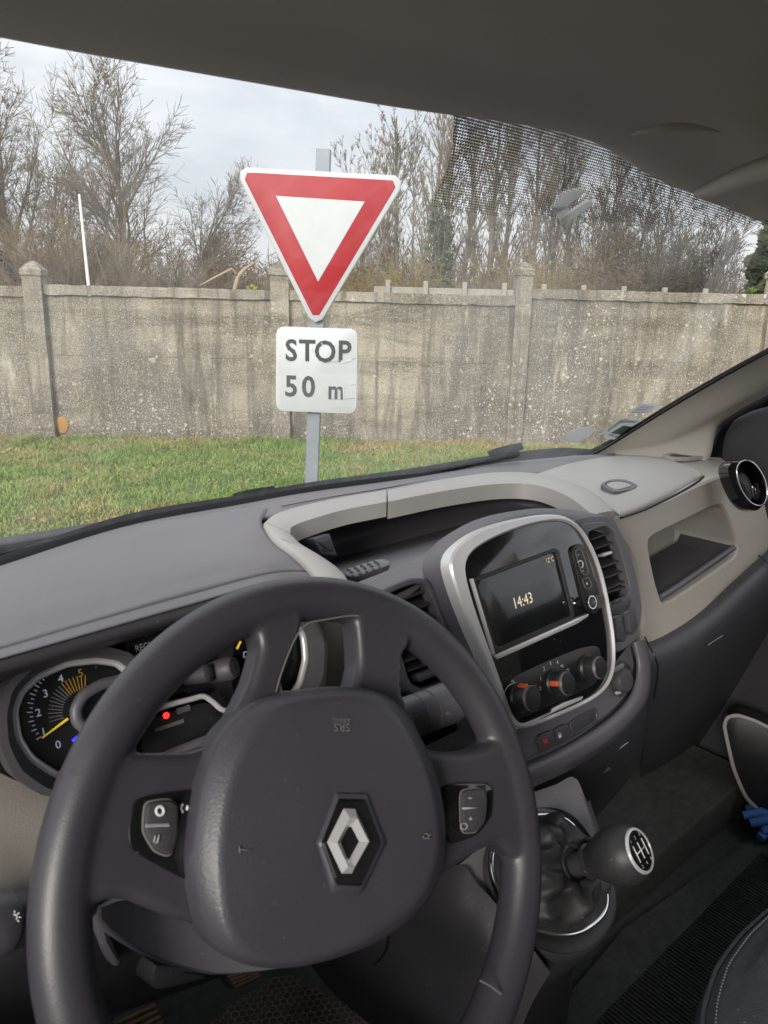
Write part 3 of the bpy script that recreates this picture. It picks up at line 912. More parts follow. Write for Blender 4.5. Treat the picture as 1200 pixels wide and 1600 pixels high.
# row of tall trees to the right
row = [(548, 28, 235, SLIM, 'twig_grey', 'bark_grey', 0.09, 'slender grey tree with its top just right of the sign post'),
       (588, 25, 196, SLIM, 'twig_grey', 'bark_grey', 0.11, 'tall slim tree over the upper right corner of the yield sign'),
       (622, 24, 165, SLIM, 'twig', 'bark', 0.12, 'tall slim tree just right of the yield sign, reaching the roof edge'),
       (655, 26, 170, SLIM, 'twig_gold', 'bark', 0.10, 'straw-tinted slim tree left of the ivy-covered trunk'),
       (686, 23, 150, SLIM, 'twig', 'bark', 0.12, 'tall tree with ivy climbing its trunk at the left end of the dotted sunshade'),
       (722, 26, 160, SLIM, 'twig_grey', 'bark_grey', 0.13, 'slim tree behind the left part of the dotted sunshade'),
       (756, 24, 150, SLIM, 'twig', 'bark', 0.14, 'thick straight tree behind the dotted sunshade left of the concrete post'),
       (792, 27, 160, SLIM, 'twig_grey', 'bark_grey', 0.12, 'slim grey tree rising just left of the third concrete post'),
       (826, 25, 170, SLIM, 'twig', 'bark', 0.12, 'slim brown tree rising above the third concrete post'),
       (862, 28, 175, SLIM, 'twig_grey', 'bark_dark', 0.12, 'darker slim tree below the mirror bracket'),
       (935, 30, 180, SLIM, 'twig', 'bark_dark', 0.11, 'slim tree behind the golden shrub right of the bracket'),
       (985, 30, 220, SLIM, 'twig_dark', 'bark_dark', 0.10, 'dark slim tree left of the many-stemmed dark tree')]
row += [(570, 34, 250, SLIM, 'twig', 'bark', 0.08, 'brown slim tree of the back rank just right of the sign'),
        (612, 35, 215, SLIM, 'twig_gold', 'bark', 0.08, 'straw-tinted slim tree of the back rank beside the ivy-clad trunk'),
        (672, 34, 200, SLIM, 'twig', 'bark', 0.08, 'brown slim tree of the back rank left of the ivy-clad trunk'),
        (808, 34, 195, SLIM, 'twig', 'bark', 0.08, 'brown slim tree of the back rank behind the third post'),
        (876, 35, 200, SLIM, 'twig_gold', 'bark', 0.08, 'straw-tinted slim tree of the back rank under the mirror bracket'),
        (915, 33, 200, SLIM, 'twig', 'bark', 0.09, 'brown slim tree of the back rank right of the mirror bracket'),
        (960, 34, 215, SLIM, 'twig', 'bark_dark', 0.09, 'brown slim tree of the back rank over the arching shrub'),
        (604, 31, 205, SLIM, 'twig_grey', 'bark_grey', 0.08, 'fainter slim tree further back right of the sign triangle'),
        (640, 33, 190, SLIM, 'twig_grey', 'bark_grey', 0.08, 'fainter slim tree further back left of the ivy-clad trunk'),
        (705, 32, 180, SLIM, 'twig', 'bark', 0.09, 'further slim tree just right of the ivy-clad trunk'),
        (740, 33, 185, SLIM, 'twig_grey', 'bark_grey', 0.09, 'further slim tree between two thicker trunks left of the third post'),
        (776, 31, 180, SLIM, 'twig', 'bark', 0.09, 'further slim tree behind the grey one left of the third post'),
        (846, 32, 190, SLIM, 'twig_grey', 'bark_grey', 0.09, 'further slim tree right above the third post'),
        (890, 29, 185, SLIM, 'twig', 'bark', 0.11, 'slim tree right behind the mirror bracket'),
        (1010, 31, 230, SLIM, 'twig_grey', 'bark_dark', 0.08, 'thin tree partly hidden by the dark many-stemmed tree')]
for i, (x, dp, yt, cf, tw, bk, r_, lb) in enumerate(row):
    tree(x, dp, yt, cf, lb, G_R, bk, tw, r_, random.Random(i).uniform(-0.04, 0.04), 50+i, ivy=1 if i == 4 else 0, hfac=0.92)
tree(1052, 19, 262, BROAD, 'dark many-stemmed tree fanning out above the right part of the wall', 'trees behind the right of the wall', 'bark_dark', 'twig_dark', 0.07, 0, 81, 7, 0.55, hfac=0.8, kscale=0.75)
tree(1030, 21, 340, SHRUB, 'rusty red-brown bush beside the dark many-stemmed tree', 'trees behind the right of the wall', 'bark_dark', 'twig_red', 0.03, 0, 84, 12, 0.35, 'red_bush', 'bush')
tree(1100, 22, 300, SLIM, 'single thin tree leaning right before the evergreen', 'trees behind the right of the wall', 'bark', 'twig', 0.085, 0.12, 86, kscale=0.6)
tree(1145, 30, 360, SLIM, 'faint thin tree close to the evergreen at the right', 'trees behind the right of the wall', 'bark_grey', 'twig_grey', 0.06, 0, 88, kscale=0.6)
for i, (x, dp, yt, st, tw, cf, lb) in enumerate((
        (478, 20, 400, 12, 'twig', SHRUB, 'brown bush over the wall hidden mostly by the yield sign'),
        (560, 19, 412, 14, 'twig', SHRUB, 'brown bush just right of the lower tip of the yield sign'),
        (640, 17, 402, 9, 'twig_gold', WILLOW, 'yellow-green drooping shrub right of the yield sign'),
        (705, 18, 418, 12, 'twig', SHRUB, 'brown thicket between the drooping shrub and the third post'),
        (770, 19, 418, 12, 'twig_grey', SHRUB, 'grey thicket just left of the third post'),
        (860, 18, 402, 12, 'twig_gold', SHRUB, 'straw-coloured bush just right of the third post'),
        (905, 19, 368, 10, 'twig_gold', WILLOW, 'golden weeping shrub under the mirror bracket'),
        (968, 18, 382, 10, 'twig', WILLOW, 'arching brown shrub left of the dark many-stemmed tree'))):
    tree(x, dp, yt, cf, lb, G_B, 'bark', tw, 0.035, 0, 120+i, st, 0.45, 'thicket', 'bush')
# evergreen at the right edge
def evergreen(x, depth, ytop, wpx, label, seed, n=9000, name='evergreen_tree', cols=((0.022, 0.04, 0.018), (0.07, 0.095, 0.04)), cat='tree', size=0.16):
    base = GP(x, 450, depth); h = PD(x, ytop, depth).z
    wid = wpx*depth/FPX/2
    root = empty(name, base, label, cat)
    r = random.Random(seed)
    sg = Segs(); sg.add(np.array(base), np.array(base)+np.array([0, 0, h*0.9]), 0.16, 0.04)
    bl = []
    for i in range(46):
        t = r.random()**0.8
        a = r.uniform(0, 6.28); q = wid*(1-0.75*t)*r.uniform(0.3, 1)
        c = np.array(base)+np.array([math.cos(a)*q, math.sin(a)*q, h*(0.05+0.9*t)])
        sg.add(np.array(base)+np.array([0, 0, h*(0.03+0.85*t)]), c, 0.05, 0.015)
        bl.append((c, wid*r.uniform(0.16, 0.34), wid*r.uniform(0.12, 0.26)))
    sg.build('trunk', 'bark_dark', root, 5)
    leaves(root, 'crown', bl, n, seed, cols, size)
evergreen(1192, 26, 340, 88, 'dark evergreen tree at the right edge above the wall', 5)
evergreen(1300, 27, 330, 120, 'second evergreen tree beyond the right edge', 8)
evergreen(1178, 12.2, 441, 32, 'small clipped green shrub showing over the wall beside the last post', 9, 2600, 'green_shrub', ((0.05, 0.09, 0.02), (0.14, 0.2, 0.05)), 'bush', 0.05)
evergreen(20, 24, 395, 160, 'dark ivy clump low behind the first wall post', 12, 5000, 'ivy_bush', cat='bush', size=0.1)
evergreen(430, 13.0, 452, 20, 'green sprig behind the second post of the wall', 15, 700, 'green_sprig', ((0.05, 0.1, 0.02), (0.14, 0.22, 0.05)), 'plant', 0.04)
sp = empty('wall_sprig', PW(396, 455), 'bright yellow-green sprig growing on top of the wall left of the sign', 'plant')
leaves(sp, 'sprig', [(np.array(PW(396, 452)), 0.07, 0.06), (np.array(PW(400, 457)), 0.05, 0.05)], 160, 21, ((0.2, 0.24, 0.03), (0.36, 0.38, 0.06)), 0.035)
# far wood and hill closing the horizon
hv, hf = [], []
for i in range(121):
    a = -120+i*2.0
    d = 75+10*mnoise.noise(Vector((a*0.03, 0, 0)))
    hh = 5.0+1.2*mnoise.noise(Vector((a*0.05, 2, 0)))+1.2*mnoise.noise(Vector((a*0.23, 5, 0)))
    for j, (dd, k) in enumerate(((0, 0), (6, 0.55), (14, 0.9), (28, 1.0), (60, 0.0))):
        hv.append(E1*a+E2*(d+dd)+Z3*(hh*k-0.3))
for i in range(120):
    for j in range(4):
        hf.append((i*5+j, (i+1)*5+j, (i+1)*5+j+1, i*5+j+1))
tag(obj('hill', hv, hf, mat('distant woodland floor', (0.15, 0.12, 0.09), 0.95, spec=0.05, var=(0.35, (0.10, 0.09, 0.06), 0.8))), 'low wooded rise far behind the trees', kind='structure')
sg = Segs(); rr_ = random.Random(4)
for i in range(1500):
    a = rr_.uniform(-60, 60); d = rr_.uniform(42, 80)
    b = np.array(E1*a+E2*d); h = rr_.uniform(2.6, 5.2)
    if rr_.random() < 0.5: b[2] = max(0, (d-75)*0.3)
    d0 = np.array([rr_.gauss(0, 0.1), rr_.gauss(0, 0.1), 1.0])
    sg.add(b, b+d0*h, 0.06, 0.02)
    for k in range(16):
        t = rr_.uniform(0.25, 1); p = b+d0*h*t
        q = p+np.array([rr_.gauss(0, 0.75), rr_.gauss(0, 0.75), rr_.uniform(0.3, 1.4)])
        sg.add(p, q, 0.03, 0.012)
        sg.add((p+q)/2, (p+q)/2+np.array([rr_.gauss(0, 0.6), rr_.gauss(0, 0.6), rr_.uniform(0.1, 0.9)]), 0.02, 0.01)
fw = sg.build('far_wood', 'twig', None, 3)
tag(fw, 'brown far-off wood reading as one mass along the horizon', 'wood', kind='stuff')
# second, lower fence of small posts just behind the wall on the right
fe = empty('stub_fence', GP(850, 450, 13), 'low pale concrete fence with small stub posts peeping over the wall at the right', 'fence')
zt = PD(860, 452, 13.0).z
pa, pb = GP(585, 450, 13.0), GP(1135, 450, 13.4)
dv = (pb-pa).normalized()
for i, x in enumerate((606, 665, 726, 788, 850, 912, 975, 1039, 1103)):
    p = GP(x, 450, 13.0+0.4*(x-585)/550)
    v_, f_ = boxv(p+Z3*(zt+0.09)/2, (0.04, 0.04, (zt+0.09)/2), (dv, Vector((dv.y, -dv.x, 0)), Z3))
    bevel(obj('stub_post', v_, f_, 'ivory', fe, False), 0.012)
v_, f_ = boxv((pa+pb)/2+Z3*(zt/2-0.01)+Vector((-dv.y, dv.x, 0))*0.09, ((pb-pa).length/2, 0.04, zt/2-0.01), (dv, Vector((dv.y, -dv.x, 0)), Z3))
bevel(obj('slab', v_, f_, 'ivory', fe, False), 0.01)
# white pole
pl_t, pl_b = PD(124, 306, 14.5), PD(139, 452, 14.5)
rt = empty('white_pole', GP(141, 452, 14.5), 'thin white pole leaning left behind the wall under the big tree', 'pole')
tube('shaft', [GP(141, 452, 14.5), pl_b, pl_t], [0.035, 0.033, 0.024], 'white_pole', rt, 10)
lathe('tip', pl_t, V(0, 0, 1), [(0.024, -0.01), (0.026, 0.0), (0.022, 0.02), (0.008, 0.035)], 'white_pole', rt, 10)
# low tiled roof beyond the wall at the left, grey-roofed house at the right
def house(label, c, wdt, dpt, zl, zr, roofm, wallm, name):
    rt = empty(name, c, label, 'house')
    ax = (E1, E2, Z3)
    v_, f_ = boxv(Vector((c.x, c.y, zl/2)), (wdt, dpt, zl/2), ax)
    obj('wall', v_, f_, wallm, rt, False)
    mb = MB(); p = Vector((c.x, c.y, 0))
    prof = [(-dpt-0.3, zl-0.05), (0, zr), (dpt+0.3, zl-0.05), (dpt+0.3, zl+0.07), (0, zr+0.13), (-dpt-0.3, zl+0.07)]
    l0 = [p-E1*(wdt+0.3)+E2*a+Z3*z for a, z in prof]; l1 = [q+E1*(2*wdt+0.6) for q in l0]
    rings('', [l0, l1], None, None, cap0=True, cap1=True, mb=mb)
    roof = mb.build('roof', roofm, rt, False)
    k = int(2*wdt/0.45)
    mb = MB()
    for i in range(k):
        a = -wdt-0.15+i*0.45
        tube('', [p+E1*a+E2*(-dpt-0.3)+Z3*(zl+0.085), p+E1*a+Z3*(zr+0.145)], 0.05, None, None, 5, mb=mb)
    mb.build('tile_ribs', roofm, roof)
    v_, f_ = boxv(Vector((c.x, c.y, 0))-E2*(dpt+0.02)+Z3*(zl*0.55), (0.5, 0.02, 0.5), ax)
    obj('window', v_, f_, 'gloss', rt, False)
zr = PD(20, 443, 13.5).z
house('low building with an orange tiled roof just over the wall at the left edge', GP(-130, 450, 16.0), 2.35, 2.0, zr-0.75, zr-0.13, 'tile', 'render_wall', 'tiled_house')
zr2 = PD(1190, 424, 40).z
house('distant pale house with a grey roof at the right edge', GP(1290, 450, 42), 3.6, 3.0, zr2-2.2, zr2, 'slate', 'render_wall', 'grey_house')

# ---- give way sign
SD = 3.30
SN = (-(RIGHT*0.05)-E2).normalized(); SN = Vector((SN.x, SN.y, 0)).normalized()
sc_ = PD(497, 400, SD)
SPL = (sc_-EYE, SN)
def PS(x, y, off=0.0): return PP(x, y, SPL, off)
sign = empty('give_way_sign', PS(487, 760, -0.05)*1.0, 'red and white give way triangle above a STOP 50 m plate on one post', 'road sign')
sign.location.z = 0
# post
ptop = PS(506, 234, -0.055); pbot = PS(487, 755, -0.055)
pdir = (ptop-pbot).normalized(); pfoot = pbot - pdir*(pbot.z+0.1)/pdir.z
side = SN.cross(pdir).normalized()
if side.dot(E1) < 0: side = -side
hw = 0.031
loops = [[c_ + side*hw*a + SN*0.02*b for a, b in ((-1, -1), (-0.94, -1.12), (0.94, -1.12), (1, -1), (1, 1), (0.94, 1.12), (-0.94, 1.12), (-1, 1))] for c_ in (pfoot, pbot, ptop)]
rings('post', loops, 'galv', sign, True, True)
# triangle: edge sheet, white border, red field, white centre
tri = [PS(385, 262), PS(620, 275), PS(493, 498)]
big = [PS(364, 260), PS(638, 275), PS(493, 517)]
def tri_loop(s, rr, off, n=60):
    c = centroid(big)
    p = [c+(q-c)*s for q in big]
    out_ = []
    for i in range(3):
        a, b, e = p[i-1], p[i], p[(i+1) % 3]
        d1 = (a-b).normalized(); d2 = (e-b).normalized()
        half = math.acos(max(-1, min(1, d1.dot(d2))))/2
        t = rr/math.tan(half)
        cen = b+(d1+d2).normalized()*(rr/math.sin(half))
        s0, s1 = b+d1*t, b+d2*t
        for k in range(12):
            q = (s0.lerp(s1, k/11)-cen).normalized()*rr
            out_.append(cen+q)
    return [q+SN*off for q in resample(out_, n)]
tl = tri_loop(1.0, 0.036, -0.012)
plate('triangle_plate', tl, SN, 0.014, 'sign_edge', sign, bev=0.003, depth=0.012)
plate('white_border', tri_loop(0.985, 0.034, 0.0), SN, 0.0035, 'sign_white', sign, bev=0.001)
plate('red_field', tri_loop(0.905, 0.020, 0.0036), SN, 0.001, 'sign_red', sign, bev=0.0003)
ctr = [PS(431, 306, 0.005), PS(570, 315, 0.005), PS(497, 440, 0.005)]
mbt = MB(); mbt.add([*ctr, *[q+SN*0.0012 for q in ctr]], [(0, 1, 2), (3, 4, 5), (0, 1, 4, 3), (1, 2, 5, 4), (2, 0, 3, 5)])
mbt.build('white_centre', 'sign_white', sign, False)
# plate below
q4 = [PS(431, 510), PS(559, 514), PS(557, 647), PS(431, 642)]
def rrect(p, rr, n=64, k=8):
    o_ = []
    for i in range(4):
        a, b, e = p[i-1], p[i], p[(i+1) % 4]
        d1 = (a-b).normalized(); d2 = (e-b).normalized()
        cen = b+(d1+d2)*rr
        for j in range(k):
            q = ((b+d1*rr).lerp(b+d2*rr, j/(k-1))-cen)
            o_.append(cen+q.normalized()*rr)
    return resample(o_, n)
pls = rrect(q4, 0.035)
dp = plate('distance_plate', [q-SN*0.012 for q in pls], SN, 0.014, 'sign_white', sign, bev=0.003, depth=0.012)
sr = (q4[1]-q4[0]).normalized(); su = (q4[0]-q4[3]).normalized()
kp = 1.0/FPX*SD
def stext(s, x, y, hpx, sx=1.0):
    return text('lettering', s, PS(x, y, 0.0035), sr, su, hpx*kp/0.70, 'sign_ink', dp, 0.0006, sx=sx, bold=0.022)
for ch, x, y in (('S', 455, 549), ('T', 480, 549.5), ('O', 508, 551), ('P', 538, 551)):
    stext(ch, x, y, 33, 0.92)
for ch, x, y in (('5', 455, 605), ('0', 482, 606)):
    stext(ch, x, y, 33, 0.95)
stext('m', 525, 611, 30, 0.82)
# weathering of the letters: scraped strokes and a crack
mb = MB()
for x0, y0, x1, y1, wd in ((536, 601, 537, 626, 2.2), (528, 608, 529, 626, 1.4), (541, 598, 543, 612, 1.5), (533, 566, 550, 562, 4.5), (502, 536, 506, 541, 1.6), (487, 543, 489, 549, 1.5)):
    a, b = PS(x0, y0, 0.0052), PS(x1, y1, 0.0052)
    s_ = (b-a).normalized().cross(SN)*wd*kp/2
    v8 = [a-s_, a+s_, b+s_*0.7, b-s_*0.7]
    mb.add(v8+[q+SN*0.0003 for q in v8], [(4, 5, 6, 7), (0, 1, 5, 4), (1, 2, 6, 5), (2, 3, 7, 6), (3, 0, 4, 7)])
mb.build('scrape', 'sign_white', dp, False)
mb = MB()
for pts in ([(515, 623), (530, 624), (556, 622)], [(505, 567), (524, 565), (556, 560)], [(548, 602), (556, 600)]):
    tube('', [PS(x, y, 0.0038) for x, y in pts], 0.0009, None, None, 4, mb=mb)
mb.build('scratch', 'sign_worn', dp)
# two band clamps behind
for y in (300, 455, 545, 620):
    c_ = PS(498 if y < 500 else 493, y, -0.03)
    v_, f_ = boxv(c_, (0.04, 0.022, 0.012), (side, SN, pdir))
    bevel(obj('clamp', v_, f_, 'galv', sign, False), 0.002)
# ================================================================== the van round the camera
van = empty('van', (0.68, 0.0, 0.0), 'right-parked delivery van seen from its driver seat, grey and beige dashboard', 'van')
van['label'] = 'delivery van around the viewer, with grey and beige dashboard, black steering wheel and sloping windscreen'
XC = 0.68                                             # centre line of the van
def rel(x, y, z): return EYE + Vector((x, y, z))

# ---- windscreen: base curve to header curve
def ws_pt(u, t):
    """u -1..1 across, t 0 base .. 1 header"""
    xb = XC+u*0.80; yb = 1.075-0.14*abs(u)**2.4; zb = -0.318-0.02*abs(u)**2
    xt = XC+u*0.68; yt = 0.50-0.06*abs(u)**2.2; zt = 0.275-0.025*abs(u)**2
    p0, p1 = Vector((xb, yb, zb)), Vector((xt, yt, zt))
    q = p0.lerp(p1, t)
    return EYE+q+Vector((0, 0.35, 0.5)).normalized()*0.02*math.sin(math.pi*t)
def glass_mat():
    m = bpy.data.materials.new('windscreen glass'); m.use_nodes = True
    t = m.node_tree; N = t.nodes.new; L = t.links.new
    for n_ in list(t.nodes):
        t.nodes.remove(n_)
    o = N('ShaderNodeOutputMaterial')
    tr = N('ShaderNodeBsdfTransparent'); tr.inputs[0].default_value = (0.97, 0.985, 0.975, 1)
    gl = N('ShaderNodeBsdfGlossy'); gl.inputs['Roughness'].default_value = 0.02; gl.inputs['Color'].default_value = (0.9, 0.9, 0.9, 1)
    lw = N('ShaderNodeLayerWeight'); lw.inputs['Blend'].default_value = 0.5
    pw_ = N('ShaderNodeMath'); pw_.operation = 'POWER'; pw_.inputs[1].default_value = 5.0; L(lw.outputs['Facing'], pw_.inputs[0])
    fr = N('ShaderNodeMapRange'); fr.inputs[3].default_value = 0.11; fr.inputs[4].default_value = 0.6; L(pw_.outputs[0], fr.inputs[0])
    m1 = N('ShaderNodeMixShader'); L(fr.outputs[0], m1.inputs[0]); L(tr.outputs[0], m1.inputs[1]); L(gl.outputs[0], m1.inputs[2])
    # film of dust and faint arcs, thickened to paint in reflected haze
    df = N('ShaderNodeBsdfTranslucent'); df.inputs[0].default_value = (0.9, 0.9, 0.9, 1)
    co = N('ShaderNodeTexCoord')
    n1 = N('ShaderNodeTexNoise'); n1.inputs['Scale'].default_value = 2.2; n1.inputs['Detail'].default_value = 4; n1.inputs['Distortion'].default_value = 0.8
    L(co.outputs['Object'], n1.inputs['Vector'])
    r1 = N('ShaderNodeMapRange'); r1.inputs[1].default_value = 0.42; r1.inputs[2].default_value = 0.72; r1.inputs[3].default_value = 0.018; r1.inputs[4].default_value = 0.09
    L(n1.outputs[0], r1.inputs[0])
    wv = N('ShaderNodeTexWave'); wv.wave_type = 'RINGS'; wv.rings_direction = 'SPHERICAL'; wv.inputs['Scale'].default_value = 7; wv.inputs['Distortion'].default_value = 1.2; wv.inputs['Detail'].default_value = 2
    mp_ = N('ShaderNodeMapping'); mp_.inputs['Location'].default_value = (-0.75, -1.0, -1.4); L(co.outputs['Object'], mp_.inputs[0]); L(mp_.outputs[0], wv.inputs['Vector'])
    r2 = N('ShaderNodeMapRange'); r2.inputs[1].default_value = 0.75; r2.inputs[2].default_value = 1.0; r2.inputs[4].default_value = 0.03; L(wv.outputs['Fac'], r2.inputs[0])
    n2 = N('ShaderNodeTexNoise'); n2.inputs['Scale'].default_value = 3; L(co.outputs['Object'], n2.inputs['Vector'])
    mu = N('ShaderNodeMath'); mu.operation = 'MULTIPLY'; L(r2.outputs[0], mu.inputs[0]); L(n2.outputs[0], mu.inputs[1])
    ad = N('ShaderNodeMath'); ad.operation = 'ADD'; L(r1.outputs[0], ad.inputs[0]); L(mu.outputs[0], ad.inputs[1])
    m2 = N('ShaderNodeMixShader'); L(ad.outputs[0], m2.inputs[0]); L(m1.outputs[0], m2.inputs[1]); L(df.outputs[0], m2.inputs[2])
    L(m2.outputs[0], o.inputs[0])
    return m
M['glass'] = glass_mat()
NU, NV = 49, 25
gv = [ws_pt(-1+2*i/(NU-1), j/(NV-1)) for j in range(NV) for i in range(NU)]
gf = [(j*NU+i, j*NU+i+1, (j+1)*NU+i+1, (j+1)*NU+i) for j in range(NV-1) for i in range(NU-1)]
glass = obj('windscreen', gv, gf, 'glass', van)
# where the eye's ray meets the glass
def on_glass(x, y, lift=-0.003):
    d = ray(x, y)
    p = EYE + d*0.9
    # iterate: find (u,t) by stepping the ray against the surface
    lo, hi = 0.15, 2.2
    def side(s):
        q = d*s
        # nearest t by z, u by x
        u = 0.0; t = 0.5
        for _ in range(12):
            g = ws_pt(u, t)-EYE
            w_ = 0.80*(1-t)+0.68*t
            u = (q.x-XC)/w_
            u = max(-1.3, min(1.3, u))
            g = ws_pt(u, t)-EYE
            t += (q.z-g.z)/0.59*0.8
            t = max(-0.6, min(1.4, t))
        g = ws_pt(u, t)-EYE
        return q.y-g.y, u, t
    for _ in range(40):
        mid = (lo+hi)/2
        if side(mid)[0] > 0: hi = mid
        else: lo = mid
    _, u, t = side(lo)
    e = 0.01
    n = (ws_pt(u+e, t)-ws_pt(u, t)).cross(ws_pt(u, t+e)-ws_pt(u, t)).normalized()
    if n.dot(d) > 0: n = -n
    return ws_pt(u, t)+n*(-lift), n
# dotted sunshade printed on the glass
def dots_mat():
    m = bpy.data.materials.new('printed dots'); m.use_nodes = True
    t = m.node_tree; N = t.nodes.new; L = t.links.new
    b = t.nodes['Principled BSDF']; b.inputs['Base Color'].default_value = (0.006, 0.006, 0.007, 1); b.inputs['Roughness'].default_value = 0.7
    o = t.nodes['Material Output']
    uv = N('ShaderNodeUVMap'); uv.uv_map = 'dots'
    sp_ = N('ShaderNodeSeparateXYZ'); L(uv.outputs[0], sp_.inputs[0])
    def mth(op, a, b_=None):
        q = N('ShaderNodeMath'); q.operation = op
        for k, v_ in enumerate((a, b_)):
            if v_ is None: continue
            if isinstance(v_, (int, float)): q.inputs[k].default_value = v_
            else: L(v_, q.inputs[k])
        return q.outputs[0]
    # uv in metres on the glass; staggered rows of holes
    P = 0.0035
    row_ = mth('FLOOR', mth('DIVIDE', sp_.outputs['Y'], P))
    odd = mth('MULTIPLY', mth('MODULO', mth('ABSOLUTE', row_), 2.0), 0.5)
    fx = mth('SUBTRACT', mth('FRACT', mth('ADD', mth('DIVIDE', sp_.outputs['X'], P*1.15), odd)), 0.5)
    fy = mth('SUBTRACT', mth('FRACT', mth('DIVIDE', sp_.outputs['Y'], P)), 0.5)
    dist = mth('SQRT', mth('ADD', mth('MULTIPLY', fx, fx), mth('MULTIPLY', fy, fy)))
    # second uv: share of the way down the band
    uv2 = N('ShaderNodeUVMap'); uv2.uv_map = 'band'
    s2 = N('ShaderNodeSeparateXYZ'); L(uv2.outputs[0], s2.inputs[0])
    rad = N('ShaderNodeMapRange'); rad.inputs[1].default_value = 0.0; rad.inputs[2].default_value = 1.0
    rad.inputs[3].default_value = 0.50; rad.inputs[4].default_value = 0.27; L(s2.outputs['Y'], rad.inputs[0])
    ins = mth('LESS_THAN', dist, rad.outputs[0])
    tr = N('ShaderNodeBsdfTransparent')
    mxs = N('ShaderNodeMixShader'); L(ins, mxs.inputs[0]); L(tr.outputs[0], mxs.inputs[1]); L(b.outputs[0], mxs.inputs[2])
    L(mxs.outputs[0], o.inputs[0])
    return m
M['dots'] = dots_mat()
top_px = [(706, 170), (760, 175), (830, 185), (900, 196), (970, 222), (1030, 262), (1090, 300), (1150, 325), (1210, 345)]
bot_px = [(668, 320), (725, 330), (790, 335), (860, 336), (930, 342), (985, 346), (1050, 352), (1120, 356), (1200, 350)]
NA, NB = 40, 10
tp = spline([Vector((x, y, 0)) for x, y in top_px], NA); bt = spline([Vector((x, y, 0)) for x, y in bot_px], NA)
sv, uvs, bands = [], [], []
for j in range(NB):
    for i in range(NA):
        q = tp[i].lerp(bt[i], j/(NB-1))
        if i == 0: q.x += 14*math.sin(math.pi*j/(NB-1))*1.0
        p, n = on_glass(q.x, q.y, 0.003*-1)
        sv.append(p); bands.append((i/(NA-1), j/(NB-1)))
        uvs.append((p.x, math.hypot(p.y-EYE.y-1.05, p.z-EYE.z+0.31)))
sf = [(j*NA+i, j*NA+i+1, (j+1)*NA+i+1, (j+1)*NA+i) for j in range(NB-1) for i in range(NA-1)]
so = obj('sunshade_print', sv, sf, 'dots', glass, label='black dotted sunshade print fading downwards at the top of the glass')
for nm, dat in (('dots', uvs), ('band', bands)):
    ul = so.data.uv_layers.new(name=nm)
    for lp_ in so.data.loops:
        ul.data[lp_.index].uv = dat[lp_.vertex_index]
# mirror foot pressed on the glass
def gplane(x, y):
    p, n = on_glass(x, y, -0.0)
    return (p-EYE, n)
gp = gplane(890, 320)
def PGs(x, y, off=0.0): return PP(x, y, gp, off)
br = empty('mirror_bracket', PGs(890, 320), parent=van)
br['label'] = 'pale grey empty mirror bracket on the windscreen'
plate('base_plate', closed([PGs(*q, .001) for q in ((861, 322), (879, 299), (898, 294), (914, 295), (913, 299), (882, 324), (870, 331))], 40, 1), gp[1], 0.0025, 'bracket', br, bev=0.002)
plate('jaw', closed([PGs(*q, 0.004) for q in ((874, 341), (917, 312), (926, 314), (925, 320), (884, 348), (876, 349))], 40, 1), gp[1], 0.0025, 'bracket', br, bev=0.001, depth=0.002)
plate('neck', closed([PGs(*q, 0.0015) for q in ((863, 323), (882, 321), (889, 326), (885, 334), (884, 343), (875, 346))], 40, 1), gp[1], 0.002, 'bracket', br, bev=0.0008)
# stickers low on the glass
def sticker(pts, m, label, n=40, rnd=1, lift=0.0):
    ps_ = [on_glass(x, y, -0.004-lift)[0] for x, y in pts]
    nn = on_glass(pts[0][0], pts[0][1])[1]
    return plate('sticker', closed(ps_, n, rnd), nn, 0.0006, m, glass, bev=0.0002, label=label)
M['stk_white'] = mat('pale sticker back', (0.62, 0.63, 0.62), 0.5, var=(60, (0.5, 0.54, 0.5), 0.7))
M['stk_green'] = mat('green sticker band', (0.28, 0.46, 0.38), 0.5, var=(80, (0.5, 0.6, 0.5), 0.6))
M['stk_lilac'] = mat('lilac sticker', (0.46, 0.44, 0.60), 0.5, var=(80, (0.55, 0.54, 0.66), 0.6))
M['stk_dark'] = mat('dark sticker print', (0.12, 0.17, 0.16), 0.5)
for k_ in ('stk_white', 'stk_green', 'stk_lilac'): thin_plastic(M[k_], 0.6)
s1 = sticker([(881, 680), (890, 671), (905, 665), (922, 665), (928, 670), (918, 680), (903, 688), (885, 688)], 'stk_white', 'pale round inspection sticker', 40, 1)
s2 = sticker([(936, 676), (968, 652), (1003, 655), (972, 681)], 'stk_green', 'green and white square sticker', 48, 0)
s3 = sticker([(984, 642), (1000, 629), (1031, 628), (1012, 644)], 'stk_lilac', 'small lilac sticker above the green one', 48, 0)
for p_, m_ in ((((946, 668), (975, 648), (978, 651), (949, 671)), 'stk_white'), (((952, 674), (972, 662), (987, 664), (968, 676)), 'stk_dark'), (((940, 681), (950, 675), (966, 678), (958, 684)), 'stk_white'), (((964, 657), (976, 651), (1000, 654), (990, 658)), 'stk_white')):
    plate('print_patch', [on_glass(x, y, -0.0055)[0] for x, y in p_], on_glass(*p_[0])[1], 0.0003, m_, s2, bev=0.0001)
for k, y in enumerate((633, 637, 641)):
    plate('print_line', [on_glass(x_, y_, -0.0055)[0] for x_, y_ in ((998-k*6, y-0.6), (1022-k*3, y-0.9), (1022-k*3, y+0.6), (998-k*6, y+0.9))], on_glass(1000, y)[1], 0.0003, 'stk_white', s3, bev=0.0001)
